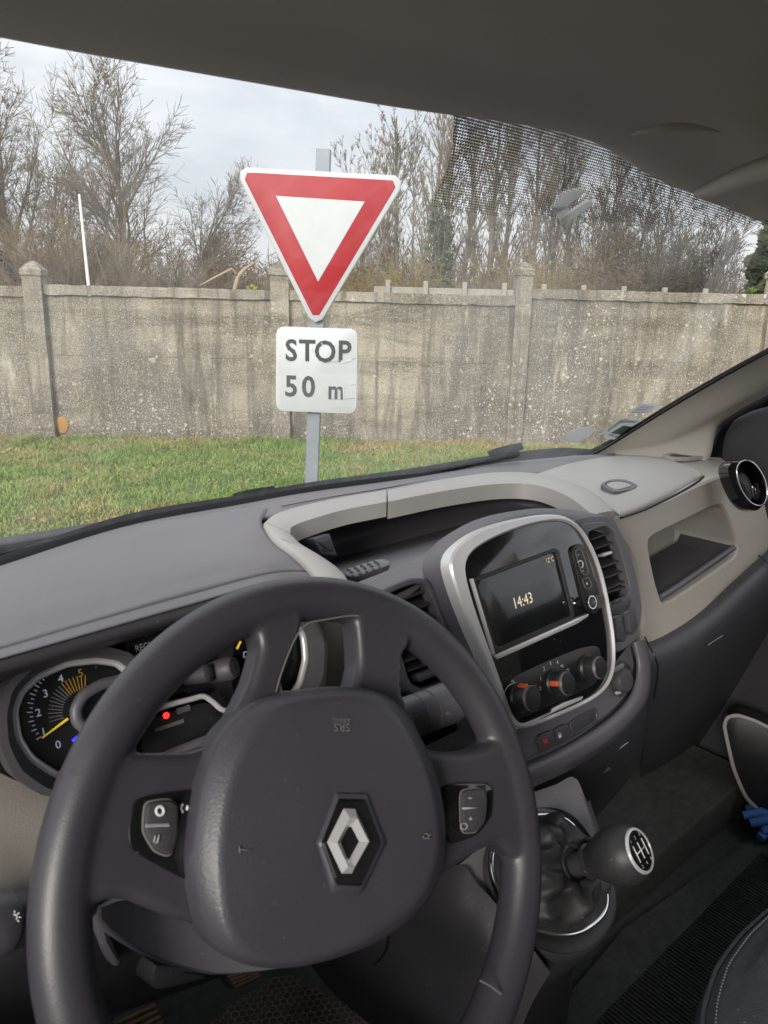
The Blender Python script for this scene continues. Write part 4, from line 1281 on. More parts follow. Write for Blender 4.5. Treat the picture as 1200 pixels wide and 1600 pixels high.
# wipers parked outside at the base of the glass
def wiper(pts, pad):
    wp = empty('wiper', on_glass(*pts[0])[0], parent=van)
    pp_ = []
    for x, y in pts:
        p, n = on_glass(x, y); pp_.append(p-n*0.010)
    tube('blade', spline(pp_, 14), 0.007, 'rubber', wp, 6)
    a, b = [on_glass(*q) for q in pad]
    dirn = (b[0]-a[0]); nn = a[1]
    s_ = dirn.normalized().cross(nn)*0.007
    c0, c1 = a[0]-nn*0.016, b[0]-nn*0.016
    plate('arm_cover', closed([c0-s_*0.25, c0+s_*0.2, c0.lerp(c1, .3)+s_, c1+s_*0.8, c1-s_*0.8, c0.lerp(c1, .3)-s_], 30, 1), nn, 0.004, 'rubber', wp, bev=0.003, depth=0.01)
wiper([(170, 832), (260, 812), (370, 790), (430, 781)], ((372, 789), (438, 777)))
wiper([(560, 758), (660, 742), (765, 722), (812, 712)], ((768, 719), (822, 706)))

# ---- rubber seal under the glass
loft('cowl_seal', [
    [(-150, 918, 'y', 1.03), (0, 868, 'y', 1.06), (200, 803, 'y', 1.08), (370, 774, 'y', 1.085), (480, 754, 'y', 1.085), (640, 732, 'y', 1.075), (770, 711, 'y', 1.06), (870, 700, 'y', 1.03), (925, 702, 'y', 0.99)],
    [(-150, 928, 'y', 1.005), (0, 877, 'y', 1.035), (200, 814, 'y', 1.055), (370, 784, 'y', 1.06), (480, 764, 'y', 1.06), (640, 743, 'y', 1.05), (770, 721, 'y', 1.035), (870, 709, 'y', 1.005), (925, 708, 'y', 0.97)],
    [(-150, 940, 'y', 0.99), (0, 889, 'y', 1.02), (200, 826, 'y', 1.04), (370, 794, 'y', 1.045), (480, 774, 'y', 1.045), (640, 752, 'y', 1.035), (770, 729, 'y', 1.02), (870, 715, 'y', 0.985), (925, 712, 'y', 0.95)]],
    'rubber', van, 60, 9, 0.01, 'black rubber seal along the foot of the windscreen', left=-.22)

# ---- dashboard top (grey)
dash = empty('dashboard', rel(XC, 0.8, -0.32), parent=van)
# front strip behind the seal
loft('front_strip', [
    [(-150, 934, 'y', 1.0), (0, 884, 'y', 1.03), (200, 821, 'y', 1.05), (370, 789, 'y', 1.055), (480, 769, 'y', 1.055), (640, 747, 'y', 1.045), (770, 725, 'y', 1.03), (880, 713, 'y', 0.99), (960, 706, 'y', 0.92)],
    [(-150, 945, 'z', -.296), (0, 893, 'z', -.300), (200, 829, 'z', -.303), (370, 796, 'z', -.305), (480, 777, 'z', -.305), (640, 754, 'z', -.304), (770, 731, 'z', -.300), (880, 718, 'z', -.296), (960, 709, 'z', -.290)],
    [(-150, 990, 'z', -.290), (0, 925, 'z', -.296), (200, 856, 'z', -.302), (370, 815, 'z', -.305), (480, 799, 'z', -.308), (640, 772, 'z', -.308), (770, 748, 'z', -.304), (880, 735, 'z', -.298), (960, 722, 'z', -.290)]],
    'dash', dash, 60, 11, 0.008, left=-.22)
tube('seam', spline([pt((x, y, 'z', -.3035)) for x, y in ((440, 791), (520, 776), (600, 763), (700, 745), (780, 734), (860, 724))], 40), 0.0007, 'black', dash, 5)
# driver's hood
hood_rows = [
    [(-190, 962, 'z', -.294), (0, 893, 'z', -.2995), (150, 844, 'z', -.3025), (300, 806, 'z', -.305), (380, 791, 'z', -.3055), (425, 787, 'z', -.306)],
    [(-190, 1000, 'z', -.278), (0, 935, 'z', -.285), (150, 885, 'z', -.29), (300, 843, 'z', -.294), (370, 828, 'z', -.297), (409, 813, 'z', -.303)],
    [(-190, 1032, 'z', -.262), (0, 972, 'z', -.268), (150, 928, 'z', -.275), (300, 885, 'z', -.281), (385, 858, 'z', -.288), (424, 842, 'z', -.302)],
    [(-190, 1048, 'y', .590), (0, 992, 'y', .600), (150, 950, 'y', .615), (300, 906, 'y', .635), (405, 880, 'y', .66), (455, 868, 'z', -.300)],
    [(-190, 1066, 'y', .560), (0, 1012, 'y', .570), (150, 968, 'y', .585), (300, 926, 'y', .605), (420, 895, 'y', .625), (482, 893, 'z', -.296)]]
loft('driver_pad', hood_rows, 'dash', dash, 60, 30, 0.006, left=-.22)
loft('hood_lip', [
    [(-190, 1067, 'y', .560), (0, 1013, 'y', .570), (150, 969, 'y', .585), (300, 927, 'y', .605), (420, 896, 'y', .625), (485, 894, 'z', -.297)],
    [(-190, 1084, 'y', .545), (0, 1030, 'y', .553), (150, 987, 'y', .568), (300, 944, 'y', .588), (430, 908, 'y', .605), (496, 908, 'z', -.298)]],
    'dash', dash, 60, 5, 0.004, left=-.22)
tube('seam', spline([pt(t) for t in ((-190, 1084.5, 'y', .5435), (0, 1030.5, 'y', .5515), (150, 987.5, 'y', .5665), (300, 944.5, 'y', .5865), (430, 908.5, 'y', .6035), (496, 908, 'z', -.2978))], 60), 0.0007, 'black', dash, 5)
loft('hood_edge', [
    [(-190, 1086, 'y', .545), (0, 1031, 'y', .553), (150, 988, 'y', .568), (300, 945, 'y', .588), (430, 909, 'y', .605), (498, 909, 'z', -.299)],
    [(-190, 1098, 'y', .540), (0, 1044, 'y', .548), (150, 1000, 'y', .562), (300, 957, 'y', .582), (430, 920, 'y', .600), (505, 916, 'z', -.300)],
    [(-190, 1106, 'y', .545), (0, 1054, 'y', .553), (150, 1010, 'y', .567), (300, 966, 'y', .587), (430, 930, 'y', .605), (510, 922, 'z', -.303)],
    [(-190, 1108, 'y', .58), (0, 1062, 'y', .60), (150, 1018, 'y', .61), (300, 974, 'y', .63), (430, 938, 'y', .64), (515, 930, 'y', .66)],
    [(-190, 1108, 'y', .66), (0, 1066, 'y', .66), (150, 1022, 'y', .67), (300, 980, 'y', .68), (430, 945, 'y', .69), (520, 938, 'y', .70)]],
    'dark', dash, 60, 17, left=-.22)

# ---- instrument cluster
CN = Vector((0, -math.cos(math.radians(22)), math.sin(math.radians(22))))
CPL = (Vector((0.2, 0.61, -0.33)), CN)
def PC(x, y, off=0.0): return PP(x, y, CPL, off)
clu = empty('instrument_cluster', PC(250, 1100), parent=van)
# black recessed face
fl = closed([PC(x, y, -0.02) for x, y in ((-40, 1130), (-20, 1070), (60, 1030), (160, 1005), (300, 965), (430, 935), (495, 935), (500, 1010), (480, 1100), (380, 1180), (200, 1230), (70, 1240), (-20, 1200))], 70, 1)
plate('face', fl, CN, 0.002, 'gloss', clu, bev=0.001, depth=0.02)
def clu_ring(name, pts, r, m, off, k=8, nn=70, closed_=True, flat=None):
    l = closed([PC(x, y, off) for x, y in pts], nn, 1) if closed_ else spline([PC(x, y, off) for x, y in pts], nn)
    if closed_: l = l+[l[0]]
    return tube(name, l, r, m, clu, k, flat=flat)
g1 = ((20, 1112), (30, 1082), (58, 1055), (105, 1035), (150, 1030), (182, 1034), (202, 1050), (210, 1085), (190, 1140), (150, 1190), (110, 1215), (85, 1212), (48, 1188), (26, 1155))
# dark tunnel round the left dial
outer_ = closed([PC(x, y, 0.028) for x, y in ((-2, 1118), (8, 1072), (45, 1035), (105, 1014), (160, 1008), (205, 1020), (232, 1050), (235, 1105), (212, 1160), (165, 1218), (110, 1246), (65, 1244), (20, 1212), (0, 1165))], 70, 1)
inner_ = closed([PC(x, y, 0.0) for x, y in g1], 70, 1)
k0 = min(range(70), key=lambda k: (inner_[k]-outer_[0]).length); inner_ = inner_[k0:]+inner_[:k0]
mid_ = [a.lerp(b, 0.35)+CN*0.010 for a, b in zip(outer_, inner_)]
rings('dial_tunnel', [[q-CN*0.03 for q in outer_], outer_, mid_, inner_, [q-CN*0.025 for q in inner_]], 'dark', clu, False, False, sh=60)
clu_ring('dial_ring', g1, 0.0042, 'satin', 0.002)
plate('dial', closed([PC(x, y, -0.006) for x, y in g1], 60, 1), CN, 0.001, 'black', clu, bev=0.0004, label='rev counter dial numbered 0 to 5 with a yellow needle')
dl = clu
CU, CR = Vector((0, 0, 1)), Vector((1, 0, 0))
CUP = (CU-CN*CU.dot(CN)).normalized()
def ctext(s, x, y, hpx, m, off=-0.0045, sx=1.0, parent=None):
    d_ = (PC(x, y)-EYE).dot(LOOK)
    return text('numeral' if s.isdigit() else 'lettering', s, PC(x, y, off), CR, CUP, hpx/FPX*d_/0.70, m, parent or dl, 0.0001, sx=sx)
for s, x, y in (('0', 91, 1164), ('1', 68, 1144), ('2', 60, 1114), ('3', 71, 1084), ('4', 95, 1061)):
    ctext(s, x, y, 12, 'lit_white')
ctext('5', 126, 1052, 12, 'lit_amber')
def strokes(name, segs_, off, wid, m, parent):
    mb = MB()
    for (x0, y0, x1, y1) in segs_:
        a, b = PC(x0, y0, off), PC(x1, y1, off)
        s_ = (b-a).normalized().cross(CN)*wid/2
        v8 = [a-s_, a+s_, b+s_, b-s_]
        mb.add(v8+[q+CN*0.0004 for q in v8], [(0, 3, 2, 1), (4, 5, 6, 7), (0, 1, 5, 4), (1, 2, 6, 5), (2, 3, 7, 6), (3, 0, 4, 7)])
    return mb.build(name, m, parent, False)
# fan of fine lines round the hub and outer ticks
hx, hy = 132, 1112
fan_w, fan_a, tick_w, tick_a = [], [], [], []
for i in range(17):
    a = math.radians(196-i*6.7)
    r0, r1 = (34, 57)
    sg_ = (hx+r0*math.cos(a), hy-r0*math.sin(a)*1.0, hx+r1*math.cos(a)*1.0, hy-r1*math.sin(a))
    (fan_a if i >= 10 else fan_w).append(sg_)
for i in range(26):
    a = math.radians(214-i*5.3)
    r0, r1 = (77, 82 if i % 2 else 86)
    sg_ = (hx-4+r0*math.cos(a), hy-2-r0*math.sin(a)*0.95, hx-4+r1*math.cos(a), hy-2-r1*math.sin(a)*0.95)
    (tick_a if i >= 20 else tick_w).append(sg_)
strokes('fan_lines', fan_w, -0.0046, 0.0005, 'grey_print', dl)
strokes('fan_lines', fan_a, -0.0046, 0.0007, 'lit_amber', dl)
strokes('ticks', tick_w, -0.0046, 0.0005, 'lit_white', dl)
strokes('ticks', tick_a, -0.0046, 0.0006, 'lit_amber', dl)
tube('needle', [PC(106, 1123, 0.0), PC(66, 1153, 0.0)], [0.0012, 0.0006], 'needle', dl, 6)
strokes('blue_lamp', [(113, 1158, 121, 1151), (116, 1161, 122, 1157)], -0.0046, 0.0022, 'lit_blue', clu)
# grey hub crescent
clu_ring('hub_ring', ((118, 1108), (130, 1086), (160, 1068), (200, 1060), (222, 1075), (205, 1110), (170, 1140), (135, 1140), (120, 1126)), 0.0055, 'stack', 0.0, 8, 50)
dsp = plate('display', closed([PC(*q, .016) for q in ((190, 1003), (330, 962), (345, 990), (215, 1030), (196, 1022))], 40, 1), CN, 0.002, 'gloss', clu, bev=0.0006, depth=0.03)
ctext('REGULATEUR', 246, 1005, 10, 'grey_print', off=0.0185, sx=0.8, parent=dsp)
# fuel part, upper right
strokes('ticks', [(370, 1014, 376, 1002), ], -0.017, 0.0022, 'needle', clu)
strokes('ticks', [(386, 1003, 393, 998), (395, 997, 399, 993)], -0.017, 0.0008, 'lit_white', clu)
strokes('fuel_mark', [(381, 1019, 381, 1028), (388, 1018, 388, 1027), (381, 1019, 388, 1018), (381, 1027, 388, 1026), (390, 1021, 391, 1026)], -0.017, 0.0008, 'lit_white', clu)
clu_ring('chrome_wave', ((228, 1114), (262, 1102), (300, 1092), (318, 1088), (332, 1096), (346, 1108), (362, 1112)), 0.0028, 'satin', 0.004, 8, 40, False)
pl_ = closed([PC(x, y, -0.008) for x, y in ((222, 1128), (262, 1112), (318, 1096), (340, 1108), (362, 1120), (330, 1150), (270, 1172), (218, 1178))], 50, 1)
plate('lamp_panel', pl_, CN, 0.004, 'black', clu, bev=0.001)
strokes('lamp_strip', [(242, 1141, 287, 1126)], -0.003, 0.0035, 'dim_print', clu)
strokes('lamp_strip', [(276, 1112, 297, 1105)], -0.003, 0.0055, 'stack', clu)
rl = PC(260, 1118, -0.003)
lathe('red_lamp', rl, CN, [(0.0030, -0.001), (0.0030, 0.0), (0.0022, 0.0009), (0.0005, 0.0012)], 'lit_red', clu, 14, label='lit red warning lamp')
# right dial ring glimpsed through the wheel
clu_ring('dial_ring', ((440, 1095), (430, 1060), (428, 1010), (438, 978), (452, 967), (474, 990), (478, 1030), (468, 1070), (448, 1095)), 0.0042, 'satin', 0.002, 8, 50)
outer_ = closed([PC(x, y, 0.028) for x, y in ((430, 1120), (412, 1080), (410, 1000), (426, 960), (452, 944), (495, 965), (513, 1010), (508, 1070), (480, 1120), (440, 1140))], 60, 1)
inner_ = closed([PC(x, y, 0.0) for x, y in ((440, 1095), (430, 1060), (428, 1010), (438, 978), (452, 967), (474, 990), (478, 1030), (468, 1070), (448, 1095))], 60, 1)
k0 = min(range(60), key=lambda k: (inner_[k]-outer_[0]).length); inner_ = inner_[k0:]+inner_[:k0]
rings('dial_tunnel', [[q-CN*0.03 for q in outer_], outer_, [a.lerp(b, .35)+CN*0.01 for a, b in zip(outer_, inner_)], inner_, [q-CN*0.02 for q in inner_]], 'dark', clu, False, False, sh=60)
plate('dial', closed([PC(x, y, -0.006) for x, y in ((440, 1095), (430, 1060), (428, 1010), (438, 978), (452, 967), (474, 990), (478, 1030), (468, 1070), (448, 1095))], 50, 1), CN, 0.001, 'black', clu, bev=0.0004)
# the second stalk's grey end seen past the wheel, mid cluster
lathe('trip_knob', PC(352, 1046, 0.0), (Vector((0.55, -0.75, 0.35))).normalized(), [(0.010, -0.02), (0.012, -0.004), (0.012, 0.008), (0.010, 0.011), (0.003, 0.012)], 'dark', clu, 20, sx=1.0)
lathe('trip_knob', PC(318, 1053, 0.0), (Vector((0.55, -0.75, 0.35))).normalized(), [(0.008, -0.02), (0.009, -0.004), (0.009, 0.006), (0.007, 0.008), (0.002, 0.009)], 'lower', clu, 18)

# ---- beige fascia behind the wheel
loft('driver_fascia', [
    [(-220, 1130, 'y', .64), (-120, 1110, 'y', .655), (0, 1090, 'y', .665), (150, 1075, 'y', .675), (300, 1040, 'y', .685), (450, 985, 'y', .70), (545, 935, 'y', .705)],
    [(-220, 1240, 'y', .60), (-120, 1225, 'y', .61), (0, 1205, 'y', .62), (150, 1190, 'y', .635), (300, 1150, 'y', .65), (450, 1080, 'y', .665), (556, 1010, 'y', .67)],
    [(-220, 1340, 'y', .575), (-120, 1330, 'y', .58), (0, 1300, 'y', .59), (150, 1270, 'y', .60), (300, 1220, 'y', .62), (450, 1140, 'y', .64), (560, 1080, 'y', .655)],
    [(-220, 1420, 'y', .56), (-120, 1415, 'y', .565), (0, 1392, 'y', .57), (70, 1372, 'y', .58), (300, 1270, 'y', .60), (450, 1180, 'y', .625), (565, 1120, 'y', .645)],
    [(-220, 1440, 'y', .58), (-120, 1432, 'y', .59), (0, 1405, 'y', .60), (100, 1375, 'y', .61), (300, 1290, 'y', .63), (450, 1200, 'y', .65), (568, 1140, 'y', .66)]],
    'beige', dash, 50, 25, left=-.22)

# ---- tray on top of the middle with its beige surround
ZT = -.298
rail_out = [(408, 812), (440, 795), (520, 780), (604, 765), (700, 748), (780, 738), (840, 736), (900, 752), (945, 778), (968, 806), (950, 812)]
tray = empty('top_tray', PZ(680, 830, -.33), parent=van)
# far rail (two lengths meeting at a joint), left rail, right corner
def rail(name, outp, inp, zo, zi, drop, m='lid'):
    A = spline([pt((x, y, 'z', z)) for (x, y), z in zip(outp, zo)], 40)
    B = spline([pt((x, y, 'z', z)) for (x, y), z in zip(inp, zi)], 40)
    rows = [[a-Z3*0.01 for a in A], [a.lerp(b, 0.02) for a, b in zip(A, B)], [a.lerp(b, .12)+Z3*0.003 for a, b in zip(A, B)], [a.lerp(b, .8)+Z3*0.003 for a, b in zip(A, B)], B]
    for k in (0.15, 1.0):
        rows.append([b-Z3*drop*k + (b-a).normalized()*0.004*k for a, b in zip(A, B)])
    rows.append([b-Z3*drop - (b-a)*0.25 for a, b in zip(A, B)])
    n = len(A)
    v = [q for r in rows for q in r]
    f = [(j*n+i, j*n+i+1, (j+1)*n+i+1, (j+1)*n+i) for j in range(len(rows)-1) for i in range(n-1)]
    f += [tuple(j*n for j in range(len(rows))), tuple(j*n+n-1 for j in range(len(rows)))]
    return sharp(obj(name, v, f, m, tray), 50)
rail('rail', [(411, 818), (430, 803), (470, 791), (530, 778), (603, 766)], [(453, 834), (458, 822), (490, 810), (540, 796), (604, 784)], [ZT]*5, [ZT-.003]*5, 0.024)
rail('rail', [(605, 766), (700, 748), (780, 738), (850, 742), (920, 766), (962, 800)], [(606, 784), (700, 766), (780, 756), (838, 758), (886, 775), (928, 806)], [ZT, ZT, ZT, ZT, -.292, -.288], [ZT-.003, ZT-.003, ZT-.003, ZT-.002, -.294, -.289], 0.028)
rail('rail', [(411, 819), (425, 838), (455, 862), (485, 893), (505, 930)], [(454, 835), (470, 850), (500, 868), (530, 890), (551, 918)], [ZT, ZT+.004, ZT+.007, ZT+.010, ZT+.012], [ZT-.003, ZT, ZT+.003, ZT+.006, ZT+.008], 0.03)
# inside of the tray: walls and floor
loft('back_panel', [
    [(440, 822, 'z', -.312), (530, 806, 'z', -.318), (620, 788, 'z', -.32), (720, 768, 'z', -.32), (800, 764, 'z', -.32), (860, 778, 'z', -.318), (905, 806, 'z', -.312)],
    [(450, 850, 'y', 1.0), (530, 835, 'y', 1.03), (620, 812, 'y', 1.03), (720, 790, 'y', 1.01), (800, 782, 'y', .97), (860, 790, 'y', .90), (905, 812, 'y', .80)],
    [(460, 892, 'y', .97), (530, 873, 'y', 1.0), (620, 850, 'y', 1.0), (720, 823, 'y', .98), (800, 806, 'y', .94), (860, 806, 'y', .87), (905, 820, 'y', .78)]],
    'stack', tray, 50, 13)
loft('floor', [
    [(460, 889, 'y', .975), (530, 870, 'y', 1.005), (620, 847, 'y', 1.005), (720, 820, 'y', .985), (800, 804, 'y', .945), (880, 808, 'y', .85)],
    [(500, 905, 'z', -.372), (560, 890, 'z', -.375), (640, 868, 'z', -.375), (720, 845, 'z', -.372), (800, 825, 'z', -.368), (880, 820, 'z', -.355)],
    [(530, 935, 'z', -.375), (600, 912, 'z', -.378), (660, 890, 'z', -.378), (730, 865, 'z', -.375), (800, 845, 'z', -.37), (880, 835, 'z', -.355)]],
    'dash', tray, 50, 13)
# socket block at the tray's left end
BP = (Vector((0.62, 0.86, -0.33)), Vector((0.35, -0.92, 0.18)).normalized())
def PB(x, y, o=0.0): return PP(x, y, BP, o)
plate('socket_block', [PB(*q) for q in ((486, 842), (512, 834), (524, 868), (500, 866))], BP[1], 0.004, 'stack', tray, bev=0.002, depth=0.05)
plate('socket_cover', [PB(*q, 0.004) for q in ((497, 847), (515, 842), (521, 862), (508, 858))], BP[1], 0.002, 'dark', tray, bev=0.001)
plate('socket_slot', [PB(*q, 0.006) for q in ((504, 860), (512, 857), (513, 862), (507, 863))], BP[1], 0.001, 'black', tray, bev=0.0003)
# slotted grip strip at the tray's near left corner
GPn = (PZ(575, 892, -.318)-EYE, Vector((0, -0.35, 0.94)).normalized())
def PGr(x, y, o=0.0): return PP(x, y, GPn, o)
grip = plate('grip_strip', closed([PGr(*q) for q in ((538, 893), (592, 876), (604, 878), (612, 885), (552, 906), (540, 903))], 40, 1), GPn[1], 0.004, 'dash', tray, bev=0.0015, depth=0.02)
for i in range(5):
    x = 546+i*10.5; y = 893-i*3.1
    mbx = tube('slot', spline([PGr(x-4, y-3, .0045), PGr(x, y-2.2, .0045), PGr(x+4, y+2.2, .0045)], 8), 0.0022, 'black', grip, 6, flat=(GPn[1], 0.35))
    lathe('slot', PGr(x+6, y+6.5, 0.004), GPn[1], [(0.0022, 0), (0.0022, 0.0006), (0.0005, 0.0007)], 'black', grip, 8)

# ---- centre stack
HN = Vector((0, -0.9316, 0.3633)).normalized()
HPL = (Vector((0, 0.5, -0.27)), HN)
def PH(x, y, off=0.0): return PP(x, y, HPL, off)
HUP = (Z3-HN*Z3.dot(HN)).normalized()
st = empty('centre_stack', PH(830, 1000), parent=van)
# moulded surround as a surface: top lip rising from the tray, face with vents, lower apron
SB = -0.036
def PSt(x, y, off=0.0): return PH(x, y, SB+off)
loft('shroud_top', [
    [(552, 914, 'z', -.33), (610, 894, 'z', -.335), (665, 872, 'z', -.335), (700, 846, 'z', -.325), (760, 812, 'z', -.31), (830, 795, 'z', -.303), (890, 798, 'z', -.298), (940, 806, 'z', -.292)],
    [(553, 913, 'y', .625), (610, 890, 'y', .635), (660, 868, 'y', .64), (692, 840, 'y', .63), (750, 810, 'y', .60), (830, 795, 'y', .59), (890, 797, 'y', .58), (945, 806, 'y', .57)],
    [(556, 930, 'y', .598), (612, 906, 'y', .605), (662, 884, 'y', .605), (694, 856, 'y', .59), (750, 822, 'y', .565), (830, 803, 'y', .555), (895, 806, 'y', .55), (950, 818, 'y', .545)],
    [PSt(560, 955), PSt(615, 932), PSt(665, 905), PSt(696, 880), PSt(755, 840), PSt(830, 818), PSt(900, 822), PSt(958, 838)]],
    'stack', st, 60, 22)
# flat part of the surround with holes for the vents: strips
loft('surround', [
    [PSt(540, 962), PSt(575, 946), PSt(612, 933), PSt(660, 908), PSt(696, 880)],
    [PSt(545, 1000), PSt(590, 985), PSt(605, 980), PSt(606, 960), PSt(696, 885)]], 'stack', st, 30, 5)
def vent(pts_out, pts_hole, slats, plane_off, label, tab=None, wheel_px=None, nm='air_vent'):
    vt = empty(nm, PSt(*pts_hole[0]), parent=van)
    if label: vt['label'] = label
    o_ = closed([PSt(x, y, plane_off) for x, y in pts_out], 64, 1)
    i_ = closed([PSt(x, y, plane_off) for x, y in pts_hole], 64, 1)
    frame_ring('frame', o_, i_, HN, 0.003, 'stack', vt, depth=0.012, bev=0.0015)
    # dark duct behind
    k = len(i_)
    rings('duct', [[q-HN*0.011 for q in i_], [q-HN*0.05 for q in i_]], 'black', vt, False, True)
    for (x0, y0, x1, y1) in slats:
        a, b = PSt(x0, y0, plane_off-0.006), PSt(x1, y1, plane_off-0.006)
        ax0 = (b-a).normalized(); dn = (HN*0.93+HUP*-0.36).normalized()
        up_ = dn.cross(ax0)
        v_, f_ = boxv((a+b)/2-dn*0.008, ((b-a).length/2, 0.011, 0.0013), (ax0, dn, up_))
        bevel(obj('slat', v_, f_, 'dark', vt, False), 0.0008)
    return vt
# left vent (mostly behind the wheel)
vl = vent(((585, 925), (640, 902), (668, 905), (690, 950), (712, 1010), (722, 1060), (705, 1090), (660, 1090), (632, 1080), (612, 1020)),
     ((598, 930), (645, 912), (664, 915), (682, 955), (702, 1010), (706, 1045), (696, 1062), (655, 1076), (638, 1066), (622, 1010)),
     [(604, 945, 668, 920), (611, 965, 676, 940), (618, 987, 684, 960), (624, 1010, 691, 984), (629, 1034, 697, 1008), (634, 1048, 700, 1026)], 0.004, 'left centre air vent half hidden by the wheel rim')
pw = PSt(668, 1052, 0.0)
v_, f_ = boxv(pw, (0.020, 0.010, 0.004), ((PSt(700, 1040)-PSt(640, 1063)).normalized(), HN, HUP))
bevel(obj('thumb_wheel', v_, f_, 'stack', vl, False), 0.003)
# right vent
vr = vent(((900, 818), (945, 815), (962, 828), (985, 890), (993, 935), (985, 958), (950, 975), (935, 960), (925, 900)),
     ((915, 832), (944, 822), (956, 832), (975, 888), (982, 918), (978, 932), (948, 948), (938, 925), (925, 870)),
     [(922, 843, 950, 832), (928, 857, 959, 846), (934, 888, 966, 876), (938, 905, 972, 892), (942, 922, 977, 907), (946, 926, 978, 916)], 0.004, 'right centre air vent with a silver tab')
v_, f_ = boxv(PSt(945, 866, 0.006), (0.0105, 0.006, 0.0022), ((PSt(957, 861)-PSt(934, 869)).normalized(), HN, HUP))
bevel(obj('tab', v_, f_, 'satin', vr, False), 0.002)
plate('closer_panel', closed([PSt(x, y, 0.006) for x, y in ((950, 941), (977, 930), (985, 938), (983, 950), (955, 964), (950, 956))], 40, 1), HN, 0.002, 'dark', vr, bev=0.001)
v_, f_ = boxv(PSt(964, 939, 0.009), (0.008, 0.003, 0.003), ((PSt(975, 935)-PSt(955, 943)).normalized(), HN, HUP))
bevel(obj('thumb_wheel', v_, f_, 'lower', vr, False), 0.002)
# dark moulded wing round the right vent down to the two switches
wg_o = closed([PSt(x, y, .002) for x, y in ((886, 814), (915, 806), (945, 805), (957, 809), (978, 850), (994, 900), (1003, 950), (994, 1003), (965, 1020), (945, 1015), (935, 950), (912, 860))], 96, 1)
wg_i = closed([PSt(x, y, .002) for x, y in ((903, 821), (943, 818), (959, 830), (982, 890), (990, 935), (983, 956), (950, 972), (938, 958), (927, 900))], 96, 1)
frame_ring('side_wing', wg_o, wg_i, HN, 0.002, 'stack', st, depth=0.03, bev=0.002)
for q in (((955, 963), (964, 960), (972, 998), (968, 1003), (960, 998)), ((974, 955), (983, 952), (990, 978), (983, 992), (978, 986))):
    sw = plate('switch', [PSt(x, y, 0.007) for x, y in q], HN, 0.007, 'dark', st, bev=0.0015, depth=0.004)
    plate('cap', [PSt(x, y, 0.0145) for x, y in ((q[0][0]+.5, q[0][1]+1), (q[1][0]-.5, q[1][1]+1), (q[1][0]+0.5, q[1][1]+5), (q[0][0]+1.5, q[0][1]+5))], HN, 0.0015, 'stack', sw, bev=0.0005)
# apron below the head unit
loft('apron', [
    [PSt(700, 1100), PSt(760, 1120), PSt(830, 1110), PSt(900, 1080), PSt(955, 1040), PSt(986, 1003)],
    [PSt(720, 1150), PSt(770, 1160), PSt(835, 1150), PSt(910, 1110), PSt(965, 1060), PSt(992, 1010)],
    [PSt(730, 1200), PSt(780, 1200), PSt(832, 1188), PSt(905, 1150), PSt(970, 1100), PSt(986, 1070)]], 'stack', st, 40, 9)
# raised U lip
loft('lip', [
    [PSt(988, 1006, .0), PSt(994, 1045, .0), PSt(983, 1085, .0), PSt(945, 1125, .0), PSt(880, 1165, .0), PSt(820, 1192, .0), PSt(740, 1225, .0)],
    [PSt(990, 1004, .012), PSt(997, 1045, .012), PSt(987, 1088, .012), PSt(948, 1130, .012), PSt(882, 1170, .012), PSt(822, 1198, .012), PSt(742, 1230, .012)],
    [PSt(1006, 1000, .014), PSt(1013, 1045, .014), PSt(1004, 1092, .014), PSt(960, 1142, .014), PSt(890, 1186, .014), PSt(828, 1214, .014), PSt(748, 1250, .014)],
    [PSt(1010, 1002, .004), PSt(1017, 1048, .004), PSt(1008, 1098, .004), PSt(963, 1150, .004), PSt(893, 1195, .004), PSt(832, 1224, .004), PSt(752, 1262, .004)],
    [PSt(1010, 1002, -.04), PSt(1017, 1050, -.04), PSt(1008, 1102, -.04), PSt(963, 1156, -.04), PSt(893, 1202, -.04), PSt(834, 1230, -.04), PSt(754, 1270, -.04)]],
    'stack', st, 60, 21)
tube('seam', spline([PSt(x, y, .001) for x, y in ((986, 1010), (991, 1045), (981, 1083), (944, 1121), (879, 1160), (819, 1187))], 40), 0.0012, 'black', st, 5)
# switch row under the head unit
sw0 = plate('button', closed([PSt(*q, .0005) for q in ((835, 1150), (860, 1139), (866, 1165), (842, 1175))], 32, 1), HN, 0.004, 'dark', st, bev=0.001)
plate('mark', [PSt(*q, .005) for q in ((848, 1156), (854, 1153), (856, 1160), (850, 1163))], HN, 0.0003, 'red_print', sw0, bev=0.0001)
sw1 = plate('button', closed([PSt(*q, .0005) for q in ((863, 1138), (884, 1129), (890, 1152), (869, 1163))], 32, 1), HN, 0.004, 'dark', st, bev=0.001)
plate('mark', [PSt(*q, .005) for q in ((872.5, 1149), (876.5, 1147), (877.5, 1151.5), (873.5, 1153.5))], HN, 0.0003, 'white_print', sw1, bev=0.0001)
tube('mark', spline([PSt(x, y, .0052) for x, y in ((873.2, 1148.5), (872.8, 1145.5), (875, 1144.5), (876, 1147))], 8), 0.0003, 'white_print', sw1, 4)
slot_o = closed([PSt(*q, .0005) for q in ((886, 1128), (930, 1104), (933, 1124), (925, 1132), (893, 1150))], 40, 1)
slot_i = closed([PSt(*q, .0005) for q in ((889, 1130), (927, 1108), (930, 1122), (923, 1129), (895, 1146))], 40, 1)
frame_ring('slot_frame', slot_o, slot_i, HN, 0.003, 'dark', st, bev=0.001)
plate('slot_floor', slot_i, HN, 0.0008, 'lower', st, bev=0.0003)
